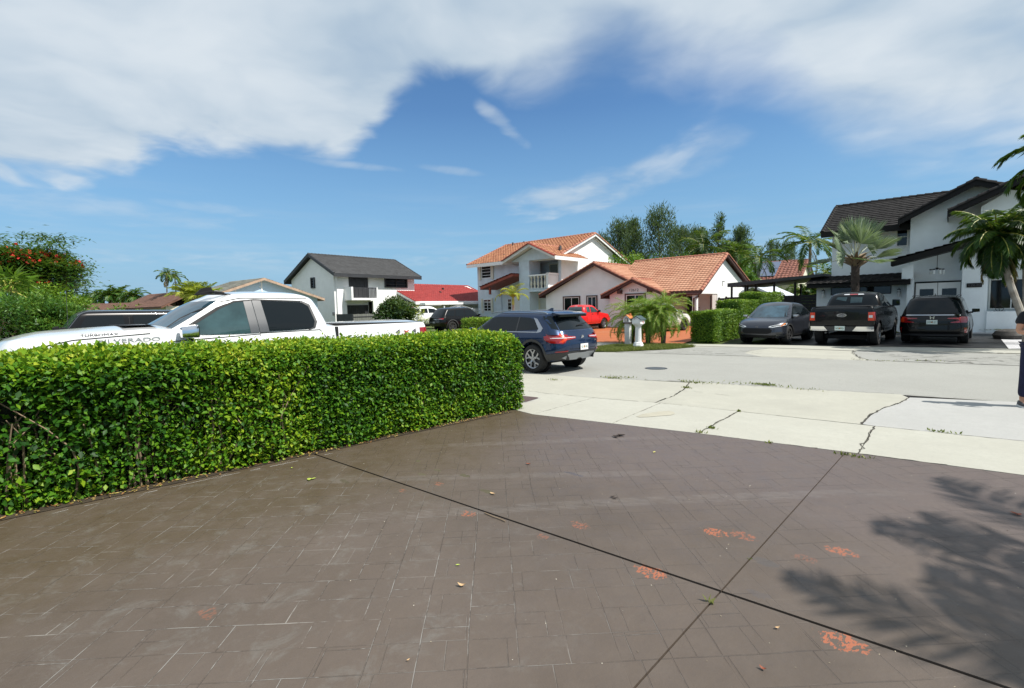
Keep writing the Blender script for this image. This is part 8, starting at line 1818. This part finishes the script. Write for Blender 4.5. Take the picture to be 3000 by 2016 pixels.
b = MB(); b.add([(-.012, -.10, 1.615), (.012, -.10, 1.615), (0, -.128, 1.62), (0, -.102, 1.66)], [(0, 1, 2), (0, 2, 3), (1, 3, 2)]); b.build('nose', M['skin'], pt_, True)
MB().box(-.022, .022, -.106, -.098, 1.583, 1.591).build('mouth', M['stucco_pink'], pt_)

# ------------------------------------------------------------------ litter on the driveway
def leaf_thing(name, label, u, v, L_, m_, rz=0., n=1, curl=.3, group='fallen leaves and bits on the driveway', cat='leaf'):
    x, y = G(u, v, .01); t = thing(name, label, cat, (x, y, .01), rz, group)
    for k in range(n):
        ns = 6; V = []
        ox, oy = (rng.normal() * L_ * .5, rng.normal() * L_ * .5) if k else (0, 0); a = rng.uniform(0, 6.28)
        for i in range(ns + 1):
            f_ = i / ns; w_ = L_ * .22 * math.sin(math.pi * min(1, f_ * 1.02)) ** .8; zz = .004 + curl * L_ * (f_ - .5) ** 2; c_, s_ = math.cos(a), math.sin(a)
            for sgn in (-1, 0, 1): lx, ly = (f_ - .5) * L_, sgn * w_; V.append((ox + lx * c_ - ly * s_, oy + lx * s_ + ly * c_, zz + abs(sgn) * w_ * .5))
        F = [(3 * i + j, 3 * i + j + 1, 3 * i + j + 4, 3 * i + j + 3) for i in range(ns) for j in (0, 1)]
        me = bpy.data.meshes.new('blade'); me.from_pydata(V, [], F); link('blade', me, m_, t, True)
    return t
Lg = mat('fresh_leaf', (.34, .42, .07), .6); Ly = mat('pale_leaf', (.55, .50, .14), .6); Lb = mat('rust_leaf', (.20, .05, .02), .7); Lt = mat('tan_leaf', (.45, .30, .16), .7); Ld = mat('dark_scrap', (.03, .02, .015), .8)
leaf_thing('fallen_leaves', 'small heap of fresh yellow-green leaves on the olive paving near the hedge', 908, 1407, .055, Lg, 0, 4, .5)
for a in [('fallen_leaf', 'single green leaf just left above the yellow-green leaf heap', 855, 1372, .04, Lg), ('fallen_leaf', 'pale yellow leaf on the violet paving below the pale pavement', 1917, 1326, .05, Ly), ('fallen_leaf', 'rust red curled leaf in the middle of the far paving', 1548, 1361, .06, Lb, .6, 1, .9),
          ('dark_scrap', 'black shrivelled scrap near the pavement edge', 1815, 1278, .11, Ld, .2, 3, .6), ('fallen_leaf', 'orange brown leaf beside a damp stain', 1443, 1448, .06, Lt, 0, 1, .7), ('curled_leaf', 'tan curled leaf alone in the centre foreground', 1353, 1718, .055, Lt, 0, 1, 1.6),
          ('fallen_leaf', 'tiny pale green leaf above the tan curled leaf', 1341, 1657, .03, Lg), ('dark_scrap', 'small dark crumb right of the centre far paving', 1795, 1457, .05, Ld, 0, 2, .6), ('pale_leaf', 'small whitish curled leaf right of the joint crossing', 2277, 1842, .03, Lt, 0, 1, 1.2),
          ('dark_leaf', 'small dark twisted leaf at the lower right', 2235, 1962, .035, Lb, 0, 1, 1.5), ('fallen_leaf', 'brown ragged leaf cut by the right edge in the palm shadow', 2985, 1510, .06, Lb, 0, 2, .4), ('fallen_leaf', 'tan seed leaf at the lower left joint', 1196, 1936, .02, Lt, 0, 1, 1.)]: leaf_thing(*a)
p = [G(1420, 1503, .014), G(1445, 1512, .02), G(1465, 1519, .02), G(1480, 1528, .014)]; c_ = p[1]
t = thing('twig', 'thin curved tan twig lying along the dark expansion joint', 'twig', (*c_, .014)); MB().tube(catmull([(q[0] - c_[0], q[1] - c_[1], .002) for q in p], 4), .0045, 6).build('stick', M['twig'], t, True)
k = 420; P2 = np.stack([rng.uniform(-5.4, 1.8, k), rng.uniform(1.3, 6.0, k)], 1); P = np.concatenate([P2, np.full((k, 1), .0095)], 1)
o = leafmesh('debris', P, unit(rnd_dir(k) * np.array([1, 1, .3])), unit(rnd_dir(k) + np.array([0, 0, 2.])), rng.uniform(.004, .012, k), rng.uniform(.003, .008, k), rng.uniform(0, .6, k), leafmat('crumbs', [(.02, .015, .01), (.35, .30, .22), (.6, .57, .5)], .0, .9)); tag(o, 'fine pale and dark crumbs scattered over the paving', None, None, 'stuff')
